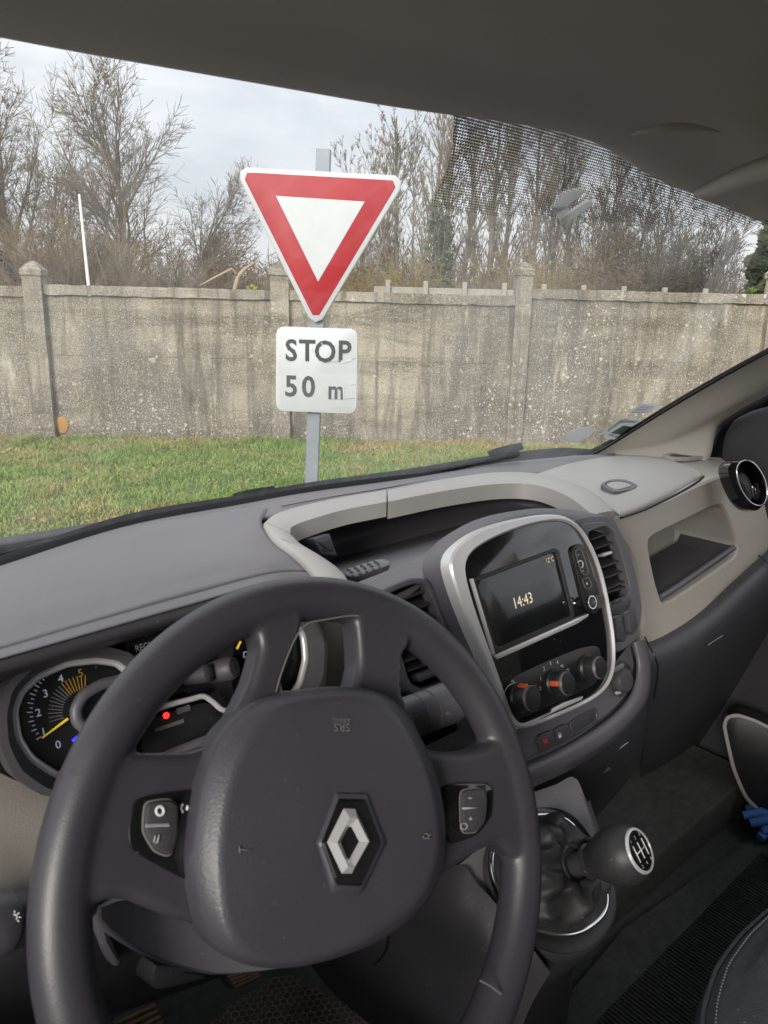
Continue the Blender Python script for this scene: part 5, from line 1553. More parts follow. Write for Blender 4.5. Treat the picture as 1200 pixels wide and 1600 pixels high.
# power socket with a flap at the right of the apron
plate('socket_bay', closed([PSt(*q, .0005) for q in ((948, 1040), (966, 1030), (984, 1040), (982, 1075), (970, 1090), (955, 1085))], 40, 1), HN, 0.0012, 'lower', st, bev=0.0004)
lathe('power_socket', PSt(966, 1062, 0), HN, [(0.016, 0), (0.016, 0.010), (0.0145, 0.013), (0.004, 0.014)], 'dark', st, 24)
v_, f_ = boxv(PSt(966, 1043, .012), (0.011, 0.003, 0.0035), ((PSt(976, 1036)-PSt(956, 1047)).normalized(), HN, HUP))
bevel(obj('socket_flap', v_, f_, 'dash', st, False), 0.002)
plate('clip', closed([PSt(*q, .004) for q in ((960, 1081), (968, 1079), (971, 1083), (962, 1086))], 20, 1), HN, 0.0015, 'satin', st, bev=0.0005)
# panel below, with slit and white triangle
loft('under_panel', [
    [(752, 1262, 'y', .49), (834, 1230, 'y', .49), (893, 1200, 'y', .495), (963, 1154, 'y', .505), (1010, 1100, 'y', .52)],
    [(760, 1300, 'y', .51), (840, 1265, 'y', .51), (900, 1232, 'y', .515), (968, 1185, 'y', .525), (1010, 1130, 'y', .54)],
    [(770, 1380, 'y', .57), (850, 1330, 'y', .57), (915, 1290, 'y', .575), (965, 1240, 'y', .585), (1000, 1190, 'y', .60)]], 'lower', st, 30, 11)
UP_ = (PY(945, 1195, .525)-EYE, Vector((0, -0.97, -0.2)).normalized())
def PU(x, y, o=.004): return PP(x, y, UP_, o)
tube('slit', [PU(928, 1198), PU(981, 1160)], 0.0009, 'grey_print', st, 5)
plate('triangle_mark', [PU(941, 1209), PU(942, 1194), PU(955, 1201)], UP_[1], 0.0006, 'grey_print', st, bev=0.0002)

# ---- head unit
hu = empty('head_unit', PH(830, 960), parent=van)
hu['label'] = 'glossy black radio and climate panel in a silver frame, clock reading 14:43'
ho = closed([PH(x, y) for x, y in ((697, 874), (709, 854), (748, 826), (812, 808), (862, 803), (892, 812), (914, 838), (935, 885), (950, 952), (958, 1012), (955, 1058), (934, 1089), (870, 1119), (812, 1141), (790, 1133), (757, 1040), (722, 962), (700, 900))], 110, 2)
hi_ = closed([PH(x, y) for x, y in ((722, 880), (734, 860), (772, 838), (826, 819), (868, 813), (893, 821), (911, 843), (931, 888), (946, 955), (954, 1012), (951, 1055), (931, 1084), (868, 1113), (814, 1133), (798, 1124), (768, 1035), (740, 960), (724, 905))], 110, 2)
frame_ring('silver_frame', ho, hi_, HN, 0.006, 'satin', hu, depth=0.010, bev=0.0022)
frame_ring('frame_back', [q-HN*0.011 for q in inset(ho, HN, 0.0015)], [q-HN*0.011 for q in inset(ho, HN, 0.009)], HN, 0.001, 'stack', hu, depth=0.03, bev=0.0003)
gp_ = plate('gloss_panel', hi_, HN, 0.003, 'gloss', hu, bev=0.0008, depth=0.02)
scq = [PH(735, 905, .0032), PH(870, 855, .0032), PH(897, 966, .0032), PH(770, 1023, .0032)]
scq_in = [PH(742, 909, .0032), PH(866, 862, .0032), PH(891, 961, .0032), PH(774, 1013, .0032)]
def rect_loop(q, n=48): return resample(q, n)
frame_ring('screen_bezel', rect_loop(scq), rect_loop(scq_in), HN, 0.0025, 'black', hu, bev=0.0008)
scr = plate('screen', rect_loop(scq_in), HN, 0.0006, 'screen', hu, bev=0.0002, label='touch screen showing 14:43 and 12°C')
def htext(s, x, y, hpx, m, off, parent, name='lettering', sx=1.0):
    d_ = (PH(x, y)-EYE).dot(LOOK)
    return text(name, s, PH(x, y, off), Vector((1, 0, 0)), HUP, hpx/FPX*d_/0.70, m, parent, 0.0001, sx=sx)
htext('14:43', 817, 939, 17, 'lit_clock', .0041, scr, sx=0.9)
htext('12°C', 859, 875, 7.5, 'lit_temp', .0041, scr, sx=0.9)
plate('lower_strip', [PH(*q, .0030) for q in ((769, 1024), (897, 967), (917, 959), (915, 964), (898, 975), (775, 1030))], HN, 0.0034, 'satin', hu, bev=0.0008)
plate('edge_strip', [PH(*q, .0030) for q in ((733, 905), (736, 904), (771, 1022), (768, 1023))], HN, 0.0034, 'satin', hu, bev=0.0005)
bc = plate('button_column', closed([PH(*q, .0032) for q in ((890, 855), (902, 849), (911, 853), (933, 925), (937, 950), (926, 960), (914, 955))], 50, 1), HN, 0.003, 'black', hu, bev=0.001)
for q in (((898, 862), (905, 857), (910, 862), (920, 893), (916, 899), (909, 896)), ((909, 906), (919, 902), (925, 912), (923, 919), (915, 920))):
    l_ = closed([PH(*p_, .0065) for p_ in q], 30, 1)
    tube('button_rim', l_+[l_[0]], 0.0007, 'dim_print', bc, 4)
for x, y, r_ in ((903, 867, 1.2), (911, 892, 1.2), (917, 912, 2.2)):
    lathe('mark', PH(x, y, .0064), HN, [(r_*0.0006, 0), (r_*0.0006, 0.0003), (0.0002, 0.0004)], 'white_print', bc, 10)
tube('mark', spline([PH(x, y, .0066) for x, y in ((903, 879), (906, 876), (910, 878), (911, 884), (909, 887))], 10), 0.0007, 'white_print', bc, 5)
kn = lathe('volume_knob', PH(925, 941, .005), HN, [(0.0085, 0), (0.0085, 0.008), (0.008, 0.0105), (0.0074, 0.0112), (0.002, 0.0112)], 'dark', hu, 28)
lathe('knob_ring', PH(925, 941, .0162), HN, [(0.0080, -0.001), (0.0082, 0.0), (0.0080, 0.0008), (0.0070, 0.0008), (0.0070, -0.001)], 'chrome', kn, 28, hollow=True)
# climate dials
dp_ = plate('dial_panel', closed([PH(*q, .0032) for q in ((792, 1062), (850, 1035), (905, 1013), (935, 1008), (942, 1040), (930, 1070), (870, 1098), (812, 1124), (798, 1110))], 60, 1), HN, 0.0008, 'black', hu, bev=0.0003)
for (x, y, r_, mk) in ((812, 1092, 0.0145, 100), (867, 1069, 0.0140, 165), (918, 1045, 0.0138, None)):
    c_ = PH(x-3, y-2, .003)
    kb = lathe('dial_knob', c_, HN, [(r_*1.12, 0), (r_*1.12, 0.004), (r_, 0.006), (r_*0.93, 0.020), (r_*0.82, 0.0225), (r_*0.2, 0.0232)], 'black', hu, 36)
    lathe('knob_ring', c_, HN, [(r_*0.95, 0.0190), (r_*0.955, 0.0202), (r_*0.88, 0.0218), (r_*0.86, 0.0205)], 'stack', kb, 36, hollow=True)
    a_, b_, _ = basis(HN)
    if mk is not None:
        th = math.radians(mk)
        dirv = Vector((math.cos(th), 0, 0)) + HUP*math.sin(th)
        v_, f_ = boxv(c_+HN*0.0135+dirv*r_*0.92, (0.0028, 0.0030, 0.0056), (dirv, HN.cross(dirv), HN))
        bevel(obj('pointer', v_, f_, 'orange', kb, False), 0.001)
    for k in range(18):
        th = 2*math.pi*k/18
        dirv = Vector((math.cos(th), 0, 0)) + HUP*math.sin(th)
for s, x, y in (('0', 846, 1076), ('1', 847, 1061), ('2', 852, 1045), ('3', 862, 1037), ('4', 873, 1035)):
    htext(s, x-2, y, 6, 'white_print', .0045, dp_, 'numeral')
htext('A/C', 835, 1074, 5, 'white_print', .0045, dp_)
mbk = MB()
for (x, y) in ((907, 1027), (912, 1022), (918, 1020), (924, 1020), (929, 1023), (902, 1032)):
    lathe('', PH(x-2, y, .0043), HN, [(0.0007, 0), (0.0007, 0.0003), (0.0001, 0.0003)], None, None, 8, mb=mbk)
mbk.build('heat_marks', 'red_print', dp_)
mbk = MB()
for (x, y) in ((899, 1052), (900, 1060), (904, 1067)):
    lathe('', PH(x-2, y, .0043), HN, [(0.0009, 0), (0.0009, 0.0003), (0.0001, 0.0003)], None, None, 8, mb=mbk)
mbk.build('cold_marks', 'blue_print', dp_)
tube('airflow_arc', spline([PH(x-2, y, .0046) for x, y in ((789, 1100), (789, 1086), (796, 1072), (808, 1066))], 16), 0.0004, 'white_print', dp_, 4)
mbk = MB()
for x, y in ((787, 1090), (803, 1065), (826, 1074), (880, 1041), (889, 1047), (795, 1112)):
    tube('', [PH(x-4, y, .0046), PH(x-1, y-2, .0046), PH(x, y+2, .0046)], 0.0005, None, None, 4, mb=mbk)
mbk.build('airflow_marks', 'white_print', dp_)
strip = plate('chrome_strip', [PH(*q, .0032) for q in ((800, 1137), (835, 1124), (860, 1113), (862, 1107), (880, 1098), (910, 1088), (908, 1093), (868, 1111), (806, 1140))], HN, 0.0012, 'satin', hu, bev=0.0003)
# ---- passenger side of the dashboard
FN = Vector((0, -0.975, 0.22)).normalized()
FPL = (Vector((1.2, 0.58, -0.38)), FN)
def PF(x, y, off=0.0): return PP(x, y, FPL, off)
# pale top running from the tray rail to the right end
loft('passenger_top', [
    [(835, 740, 'z', -.3060), (900, 722, 'z', -.3020), (960, 709, 'z', -.2950), (1030, 703, 'z', -.2910), (1085, 706, 'z', -.2910), (1125, 714, 'z', -.2910)],
    [(870, 757, 'z', -.3050), (930, 738, 'z', -.3000), (985, 722, 'z', -.2940), (1045, 714, 'z', -.2890), (1095, 716, 'z', -.2870), (1135, 722, 'z', -.2860)],
    [(925, 790, 'z', -.3010), (965, 775, 'z', -.2990), (1010, 755, 'z', -.2950), (1060, 737, 'z', -.2900), (1100, 728, 'z', -.2860), (1145, 727, 'z', -.2850)],
    [(952, 812, 'z', -.302), (985, 801, 'z', -.302), (1035, 779, 'z', -.299), (1080, 757, 'z', -.294), (1112, 743, 'z', -.290), (1155, 738, 'z', -.287)],
    [(948, 822, 'z', -.307), (990, 808, 'z', -.306), (1040, 787, 'z', -.303), (1085, 765, 'z', -.299), (1122, 752, 'z', -.295), (1165, 750, 'z', -.293)]],
    'beige', dash, 60, 25)
lid = empty('top_box_lid', PZ(960, 770, -.29), parent=van)
lid_rows = [
    [(836, 741, 'z', -.2985), (890, 724, 'z', -.294), (950, 713, 'z', -.288), (1005, 712, 'z', -.283), (1050, 720, 'z', -.278), (1080, 729, 'z', -.277)],
    [(868, 753, 'z', -.2965), (915, 739, 'z', -.2915), (965, 727, 'z', -.286), (1020, 722, 'z', -.280), (1068, 727, 'z', -.2755), (1092, 735, 'z', -.275)],
    [(915, 774, 'z', -.294), (955, 762, 'z', -.2905), (1000, 747, 'z', -.286), (1045, 738, 'z', -.2805), (1080, 734, 'z', -.2765), (1096, 739, 'z', -.2755)],
    [(950, 792, 'z', -.292), (985, 782, 'z', -.290), (1025, 765, 'z', -.2865), (1062, 750, 'z', -.282), (1088, 741, 'z', -.278), (1097, 741, 'z', -.277)],
    [(968, 803, 'z', -.293), (1003, 791, 'z', -.291), (1040, 774, 'z', -.288), (1070, 759, 'z', -.284), (1090, 747, 'z', -.281), (1097, 743, 'z', -.279)],
    [(969, 807, 'z', -.2965), (1004, 795, 'z', -.295), (1041, 778, 'z', -.292), (1071, 762, 'z', -.288), (1091, 749, 'z', -.284), (1097, 745, 'z', -.281)]]
loft('lid', lid_rows, 'lid', lid, 50, 26, 0.008)
edge_px = [(970, 809, .5835), (1005, 797, .5835), (1042, 780, .5845), (1072, 764, .587), (1090, 753, .590), (1099, 745, .595)]
tube('lid_gap', spline([PY(x, y, v_) for x, y, v_ in edge_px], 40), 0.0022, 'black', lid, 6)
tube('lid_gap', spline([PZ(x, y, z_) for x, y, z_ in ((836, 743, -.297), (880, 752, -.296), (920, 771, -.2935), (948, 790, -.2915), (967, 805, -.2925))], 30), 0.0010, 'lower', lid, 5)
LP_ = (PZ(966, 760, -.2863)-EYE, (Vector((0.02, -0.10, 0.99))).normalized())
def PL_(x, y, o=0.0): return PP(x, y, LP_, o)
lo = closed([PL_(*q) for q in ((937, 757), (952, 750), (976, 750), (997, 759), (994, 764), (966, 770), (956, 769))], 50, 1)
li = closed([PL_(*q) for q in ((944, 758), (954, 753), (974, 753), (990, 759), (987, 762), (966, 767), (958, 766))], 50, 1)
lt = frame_ring('latch_frame', lo, li, LP_[1], 0.0018, 'stack', lid, depth=0.006, bev=0.001)
plate('latch', closed([PL_(*q) for q in ((946, 758), (955, 754), (973, 754), (988, 759), (985, 761), (966, 766), (959, 765))], 40, 1), LP_[1], 0.002, 'lid', lid, bev=0.0008)
# oval side demister near the pillar
dm = closed([PZ(x, y, -.281) for x, y in ((1033, 713), (1050, 708), (1082, 710), (1102, 715), (1075, 718), (1050, 718))], 40, 1)
di = closed([PZ(x, y, -.281) for x, y in ((1043, 713), (1055, 710), (1078, 712), (1090, 714), (1073, 716), (1053, 716))], 40, 1)
fr_ = frame_ring('demister', dm, di, Z3, 0.003, 'beige', dash, depth=0.004, bev=0.001)
plate('demister_slot', [q+Z3*0.0005 for q in di], Z3, 0.001, 'lower', fr_, bev=0.0003)
# fascia with the open shelf
fo = closed([PF(*q) for q in ((945, 810), (985, 800), (1040, 780), (1085, 758), (1125, 742), (1165, 742), (1190, 775), (1202, 830), (1196, 872), (1150, 912), (1095, 960), (1045, 994), (998, 1016), (1003, 960), (988, 870))], 120, 1)
fi = closed([PF(*q) for q in ((1007, 842), (1060, 817), (1112, 791), (1126, 790), (1138, 815), (1149, 850), (1148, 868), (1095, 905), (1045, 938), (1031, 941), (1020, 905))], 120, 1)
frame_ring('passenger_fascia', fo, fi, FN, 0.004, 'beige', dash, depth=0.03, bev=0.004)
fi2 = inset(fi, FN, -0.0005)
c_ = centroid(fi)
back = [c_+(q-c_)*0.86 + Vector((0.0, 0.11, 0.0)) for q in fi2]
shf = empty('open_shelf', c_, parent=van)
rings('shelf_box', [[q+FN*0.001 for q in fi2], [q.lerp(b_, .25) for q, b_ in zip(fi2, back)], back], 'lid', shf, False, True, sh=50)
ia = min(range(120), key=lambda k: (fi2[k]-PF(1026, 925)).length); ib = min(range(120), key=lambda k: (fi2[k]-PF(1149, 858)).length); im = min(range(120), key=lambda k: (fi2[k]-PF(1095, 905)).length)
sel = [(ia+k) % 120 for k in range((ib-ia) % 120+1)]
if im not in sel: sel = [(ia-k) % 120 for k in range((ia-ib) % 120+1)]
fr0 = [fi2[k]*0.97+c_*0.03+Vector((0, .004, .004)) for k in sel]; bk0 = [back[k]*0.95+c_*0.05+Vector((0, -.01, .006)) for k in sel]
loft('shelf_floor', [spline(fr0, 12), spline([a.lerp(b, .5) for a, b in zip(fr0, bk0)], 12), spline(bk0, 12)], 'dark', shf, 40, 9)
tube('shelf_lip', spline([PF(x, y, .002) for x, y in ((1031, 934), (1062, 914), (1098, 889), (1128, 868), (1146, 856))], 40), 0.0055, 'stack', shf, 8)
# dark knee roll and glove box below
loft('knee_roll', [
    [(988, 1008, 'y', .560), (1040, 988, 'y', .556), (1095, 953, 'y', .556), (1150, 905, 'y', .552), (1215, 850, 'y', .55), (1300, 790, 'y', .55)],
    [(992, 1018, 'y', .535), (1042, 1000, 'y', .532), (1098, 963, 'y', .532), (1153, 915, 'y', .528), (1220, 860, 'y', .525), (1305, 800, 'y', .525)],
    [(1002, 1045, 'y', .518), (1050, 1028, 'y', .515), (1108, 988, 'y', .515), (1164, 940, 'y', .512), (1230, 885, 'y', .51), (1310, 830, 'y', .51)],
    [(1008, 1085, 'y', .530), (1058, 1068, 'y', .528), (1118, 1022, 'y', .528), (1175, 975, 'y', .526), (1240, 925, 'y', .525), (1315, 870, 'y', .525)],
    [(1008, 1130, 'y', .575), (1060, 1110, 'y', .575), (1120, 1068, 'y', .575), (1180, 1020, 'y', .575), (1245, 970, 'y', .575), (1315, 920, 'y', .575)],
    [(1000, 1240, 'y', .70), (1055, 1215, 'y', .70), (1115, 1170, 'y', .70), (1175, 1125, 'y', .70), (1240, 1070, 'y', .70), (1315, 1020, 'y', .70)]],
    'lower', dash, 50, 31)
tube('seam', spline([pt(q) for q in ((1006, 992, 'y', .5555), (1014, 1008, 'y', .530), (1024, 1028, 'y', .514), (1028, 1050, 'y', .5145), (1022, 1090, 'y', .528))], 24), 0.0013, 'black', dash, 5)
tube('glove_box_slit', spline([pt(q) for q in ((1106, 1008, 'y', .517), (1118, 1000, 'y', .517), (1129, 993, 'y', .517))], 10), 0.0008, 'grey_print', dash, 5)
tube('seam', spline([pt(q) for q in ((1185, 868, 'y', .548), (1196, 876, 'y', .527), (1206, 890, 'y', .51))], 16), 0.0013, 'black', dash, 5)

# round end vent
ev = empty('end_vent', PY(1163, 758, .56), parent=van)
ev['label'] = 'round chrome-rimmed air vent at the passenger end'
EN = Vector((-0.62, -0.75, 0.24)).normalized()
ec = PY(1163, 757, 0.545)
EPL = (ec-EYE, EN)
def PE(x, y, o=0.0): return PP(x, y, EPL, o)
eo = closed([PE(*q) for q in ((1129, 735), (1136, 722), (1152, 718), (1170, 722), (1186, 742), (1194, 768), (1190, 790), (1178, 801), (1162, 797), (1145, 777))], 60, 2)
ei = closed([PE(*q) for q in ((1143, 735), (1150, 722), (1162, 719), (1175, 727), (1188, 748), (1193, 772), (1188, 788), (1178, 791), (1165, 785), (1150, 765))], 60, 2)
k0 = min(range(60), key=lambda k: (ei[k]-eo[0]).length); ei = ei[k0:]+ei[:k0]
rings('housing', [[q-EN*0.022 for q in eo], [q-EN*0.005 for q in eo], [q+EN*0.010 for q in inset(eo, EN, 0.002)], [q+EN*0.014 for q in ei], [q+EN*0.005 for q in inset(ei, EN, .003)], [q-EN*0.04 for q in inset(ei, EN, .008)]], 'gloss', ev, True, True, sh=45)
tube('chrome_ring', [q+EN*0.0145 for q in ei]+[ei[0]+EN*0.0145], 0.0014, 'chrome', ev, 8)
bd = closed([PE(*q, 0.0) for q in ((1148, 744), (1156, 736), (1168, 745), (1176, 765), (1173, 784), (1166, 784), (1155, 768))], 40, 2)
plate('shutter', bd, EN, 0.006, 'lower', ev, bev=0.004, depth=0.01, dome=0.006)
tube('shutter_rim', spline([PE(*q, 0.009) for q in ((1152, 748), (1160, 754), (1168, 766), (1171, 778), (1168, 784))], 20), 0.0012, 'chrome', ev, 6)
plate('shutter', closed([PE(*q, 0.001) for q in ((1172, 757), (1184, 753), (1189, 772), (1183, 784), (1176, 782))], 30, 1), EN, 0.004, 'gloss', ev, bev=0.002, dome=0.003)

# ---- right pillar, door and quarter frame
loft('pillar_trim', [
    [(905, 716, 'x', 1.40), (930, 706, 'x', 1.42), (985, 674, 'x', 1.435), (1050, 633, 'x', 1.43), (1120, 592, 'x', 1.42), (1210, 544, 'x', 1.405), (1330, 482, 'x', 1.38), (1480, 405, 'x', 1.35)],
    [(930, 714, 'x', 1.425), (950, 706, 'x', 1.44), (995, 684, 'x', 1.455), (1056, 646, 'x', 1.455), (1126, 604, 'x', 1.445), (1215, 557, 'x', 1.43), (1335, 500, 'x', 1.41), (1485, 430, 'x', 1.38)],
    [(985, 714, 'x', 1.46), (1000, 704, 'x', 1.475), (1040, 690, 'x', 1.49), (1085, 665, 'x', 1.49), (1150, 627, 'x', 1.48), (1230, 580, 'x', 1.465), (1345, 530, 'x', 1.45), (1490, 470, 'x', 1.42)],
    [(1095, 722, 'x', 1.50), (1103, 705, 'x', 1.515), (1109, 680, 'x', 1.525), (1118, 660, 'x', 1.53), (1155, 632, 'x', 1.52), (1235, 592, 'x', 1.505), (1350, 545, 'x', 1.49), (1495, 490, 'x', 1.46)],
    [(1100, 726, 'x', 1.53), (1109, 708, 'x', 1.55), (1116, 686, 'x', 1.56), (1124, 664, 'x', 1.565), (1160, 638, 'x', 1.555), (1240, 598, 'x', 1.54), (1355, 552, 'x', 1.525), (1500, 500, 'x', 1.50)]],
    'pillar', van, 60, 25, 0, 'pale beige trim of the right windscreen pillar')
loft('pillar_seal', [
    [(900, 708, 'x', 1.415), (930, 699, 'x', 1.435), (985, 668, 'x', 1.445), (1050, 628, 'x', 1.44), (1120, 587, 'x', 1.43), (1210, 538, 'x', 1.415), (1330, 477, 'x', 1.39), (1480, 400, 'x', 1.36)],
    [(902, 713, 'x', 1.405), (932, 703, 'x', 1.425), (986, 671, 'x', 1.437), (1051, 631, 'x', 1.432), (1121, 590, 'x', 1.422), (1211, 541, 'x', 1.407), (1331, 480, 'x', 1.382), (1481, 403, 'x', 1.352)],
    [(905, 720, 'x', 1.40), (935, 708, 'x', 1.42), (988, 676, 'x', 1.435), (1053, 636, 'x', 1.43), (1123, 595, 'x', 1.42), (1213, 546, 'x', 1.405), (1333, 485, 'x', 1.38), (1483, 408, 'x', 1.35)]],
    'rubber', van, 60, 9)
# door: dark frame, sail panel, panel with pocket
dr = empty('passenger_door', rel(1.60, 0.35, -0.5), parent=van)
loft('sail_panel', [
    [(1090, 722, 'x', 1.56), (1098, 685, 'x', 1.58), (1108, 654, 'x', 1.59), (1145, 622, 'x', 1.585), (1228, 582, 'x', 1.57), (1325, 535, 'x', 1.555)],
    [(1108, 728, 'x', 1.555), (1118, 692, 'x', 1.575), (1131, 667, 'x', 1.585), (1166, 644, 'x', 1.58), (1240, 607, 'x', 1.565), (1330, 567, 'x', 1.55)],
    [(1115, 735, 'x', 1.575), (1126, 700, 'x', 1.60), (1138, 680, 'x', 1.605), (1172, 655, 'x', 1.60), (1245, 620, 'x', 1.59), (1335, 585, 'x', 1.575)],
    [(1180, 790, 'x', 1.59), (1190, 750, 'x', 1.605), (1205, 720, 'x', 1.61), (1225, 700, 'x', 1.605), (1270, 670, 'x', 1.60), (1340, 640, 'x', 1.59)]],
    'black', dr, 36, 11)
sp_pl = (Vector((1.585, 0.6, -0.2)), Vector((-1, -0.1, 0.05)).normalized())
def PSp(x, y, o=0.0): return PP(x, y, sp_pl, o)
plate('speaker_pod', closed([PSp(*q) for q in ((1128, 728), (1134, 680), (1150, 655), (1180, 640), (1260, 620), (1260, 790), (1195, 780))], 50, 1), sp_pl[1], 0.014, 'dark', dr, bev=0.008, depth=0.02)
loft('door_panel', [
    [rel(1.63, 0.98, -.30), rel(1.63, .60, -.30), rel(1.63, .30, -.31), rel(1.63, -.2, -.31), rel(1.63, -1.2, -.31)],
    [rel(1.575, 0.98, -.33), rel(1.575, .60, -.33), rel(1.57, .30, -.335), rel(1.57, -.2, -.335), rel(1.57, -1.2, -.335)],
    [rel(1.565, 0.98, -.45), rel(1.565, .60, -.45), rel(1.555, .30, -.46), rel(1.55, -.2, -.46), rel(1.55, -1.2, -.46)],
    [rel(1.58, 0.98, -.70), rel(1.58, .60, -.70), rel(1.58, .30, -.70), rel(1.58, -.2, -.70), rel(1.58, -1.2, -.70)],
    [rel(1.57, 0.98, -1.04), rel(1.57, .60, -1.04), rel(1.57, .30, -1.04), rel(1.57, -.2, -1.04), rel(1.57, -1.2, -1.04)]],
    'lower', dr, 30, 25, 0.02)
# pocket with a pale rim
pk_pl = (Vector((1.50, 0.42, -0.75)), Vector((-0.93, -0.35, 0.1)).normalized())
def PK(x, y, o=0.0): return PP(x, y, pk_pl, o)
pk = [(1131, 1132), (1137, 1119), (1152, 1116), (1180, 1125), (1225, 1148), (1290, 1190), (1320, 1320), (1260, 1315), (1200, 1278), (1165, 1245), (1146, 1200)]
pko = closed([PK(*q) for q in pk], 70, 1)
plate('door_pocket', pko, pk_pl[1], 0.004, 'black', dr, bev=0.003, depth=0.05)
tube('pocket_rim', [q+pk_pl[1]*0.004 for q in pko]+[pko[0]+pk_pl[1]*0.004], 0.0042, 'lid', dr, 8)

# ---- roof lining
def prow(pts, z=None, y=None):
    return [(x, y_, 'z', zz) for x, y_, zz in pts]
edge = [(-260, 28), (-100, 58), (0, 77), (150, 104), (300, 129), (450, 154), (600, 179), (700, 193), (780, 203), (860, 216), (930, 235), (985, 262), (1030, 290), (1075, 309), (1130, 322), (1200, 345), (1300, 380)]
ez = [.155, .158, .160, .162, .164, .166, .168, .17, .172, .175, .172, .168, .165, .158, .15, .14, .12]
ep = [rel(-.21, .55, .145)]+[PZ(x, y, z) for (x, y), z in zip(edge, ez)]
E_ = spline(ep, 70)
rows = []
rows.append([p+Vector((0, 0.03, 0.022)) for p in E_])
rows.append([p+Vector((0, 0.006, 0.010)) for p in E_])
rows.append(E_)
rows.append([p+Vector((0, -0.010, 0.001)) for p in E_])
rows.append([p+Vector((0, -0.05, 0.012)) for p in E_])
rows.append([p+Vector((0, -0.16, 0.030)) for p in E_])
rows.append([Vector((p.x, -0.2, EYE.z+0.21 - 0.10*max(0, (p.x-1.15))**1.5)) for p in E_])
rows.append([Vector((p.x, -1.25, EYE.z+0.23 - 0.10*max(0, (p.x-1.15))**1.5)) for p in E_])
loft('roof_lining', rows, 'roof', van, 70, 64, 0.02, 'brown-grey cloth roof lining')
# right corner: moulding that runs down to the pillar, and grab handle recess

loft('handle_moulding', [
    [(1086, 296, 'z', .142), (1110, 283, 'z', .142), (1150, 262, 'z', .142), (1200, 242, 'z', .142), (1280, 215, 'z', .142)],
    [(1084, 304, 'z', .128), (1108, 294, 'z', .126), (1150, 274, 'z', .124), (1205, 255, 'z', .122), (1285, 235, 'z', .12)],
    [(1100, 314, 'z', .124), (1125, 306, 'z', .120), (1160, 292, 'z', .116), (1215, 280, 'z', .112), (1290, 270, 'z', .108)],
    [(1140, 325, 'z', .126), (1165, 322, 'z', .12), (1200, 325, 'z', .112), (1250, 325, 'z', .105), (1300, 320, 'z', .10)],
    [(1180, 345, 'z', .13), (1205, 345, 'z', .122), (1240, 350, 'z', .112), (1280, 355, 'z', .105), (1320, 360, 'z', .10)]],
    'roof', van, 36, 21, 0.006)
tube('fold', spline([PZ(x, y, .168) for x, y in ((985, 212), (1010, 204), (1050, 199), (1090, 200), (1125, 206))], 24), [0.0006+0.0032*math.sin(math.pi*i/23) for i in range(24)], 'roof', van, 8)

# ---- body shell round the cabin, outside the picture: left door with its window opening, rear wall
def slab(name, c, s, m, parent=van):
    v_, f_ = boxv(rel(*c), s); return bevel(obj(name, v_, f_, m, parent, False), 0.006)
dl_ = empty('driver_door', rel(-0.25, 0.2, -.5), parent=van)
slab('door_panel', (-0.25, -0.10, -0.68), (0.03, 1.08, 0.36), 'lid', dl_)
slab('window_frame', (-0.235, -0.85, -0.05), (0.025, 0.35, 0.27), 'pillar', dl_)
slab('window_frame', (-0.235, -0.1, 0.215), (0.025, 1.08, 0.03), 'roof', dl_)
slab('window_frame', (1.60, -0.85, -0.05), (0.025, 0.35, 0.27), 'pillar', dr)
slab('rear_wall', (0.68, -1.25, -0.4), (0.95, 0.02, 0.66), 'pillar')
slab('cabin_floor', (0.68, 0.0, -1.045), (0.92, 1.25, 0.02), 'carpet')
slab('firewall', (0.68, 1.12, -0.70), (0.92, 0.02, 0.37), 'black')
slab('bonnet', (0.68, 1.40, -0.62), (0.80, 0.24, 0.10), 'van_paint')
slab('outer_skin', (-0.29, 0.55, -0.75), (0.01, 1.5, 0.42), 'van_paint')
slab('outer_skin', (1.66, -0.3, -0.84), (0.01, 1.2, 0.46), 'van_paint')
# left windscreen pillar (outside the frame)
tube('pillar_trim', [rel(-0.21, .98, -.32), rel(-0.205, .78, -.07), rel(-0.19, .53, .16)], 0.035, 'pillar', van, 10)

# ---- steering wheel
tl_ = math.radians(28.57)
WC = EYE + Vector((0.2533, 0.3319, -0.3521))
wn_ = Vector((0, -math.cos(tl_), math.sin(tl_)))
wa_ = Vector((1, 0, 0)); wb_ = Vector((0, math.sin(tl_), math.cos(tl_)))
WPLN = (WC-EYE, wn_)
def PWh(x, y, off=0.0): return PP(x, y, WPLN, off)
sw_ = empty('steering_wheel', WC, parent=van)
sw_['label'] = 'black steering wheel turned half round, its airbag lettering upside down'
bm = bmesh.new()
def bm_add(vs_, fs):
    b = [bm.verts.new(v) for v in vs_]
    for f in fs:
        try: bm.faces.new([b[i] for i in f])
        except ValueError: pass
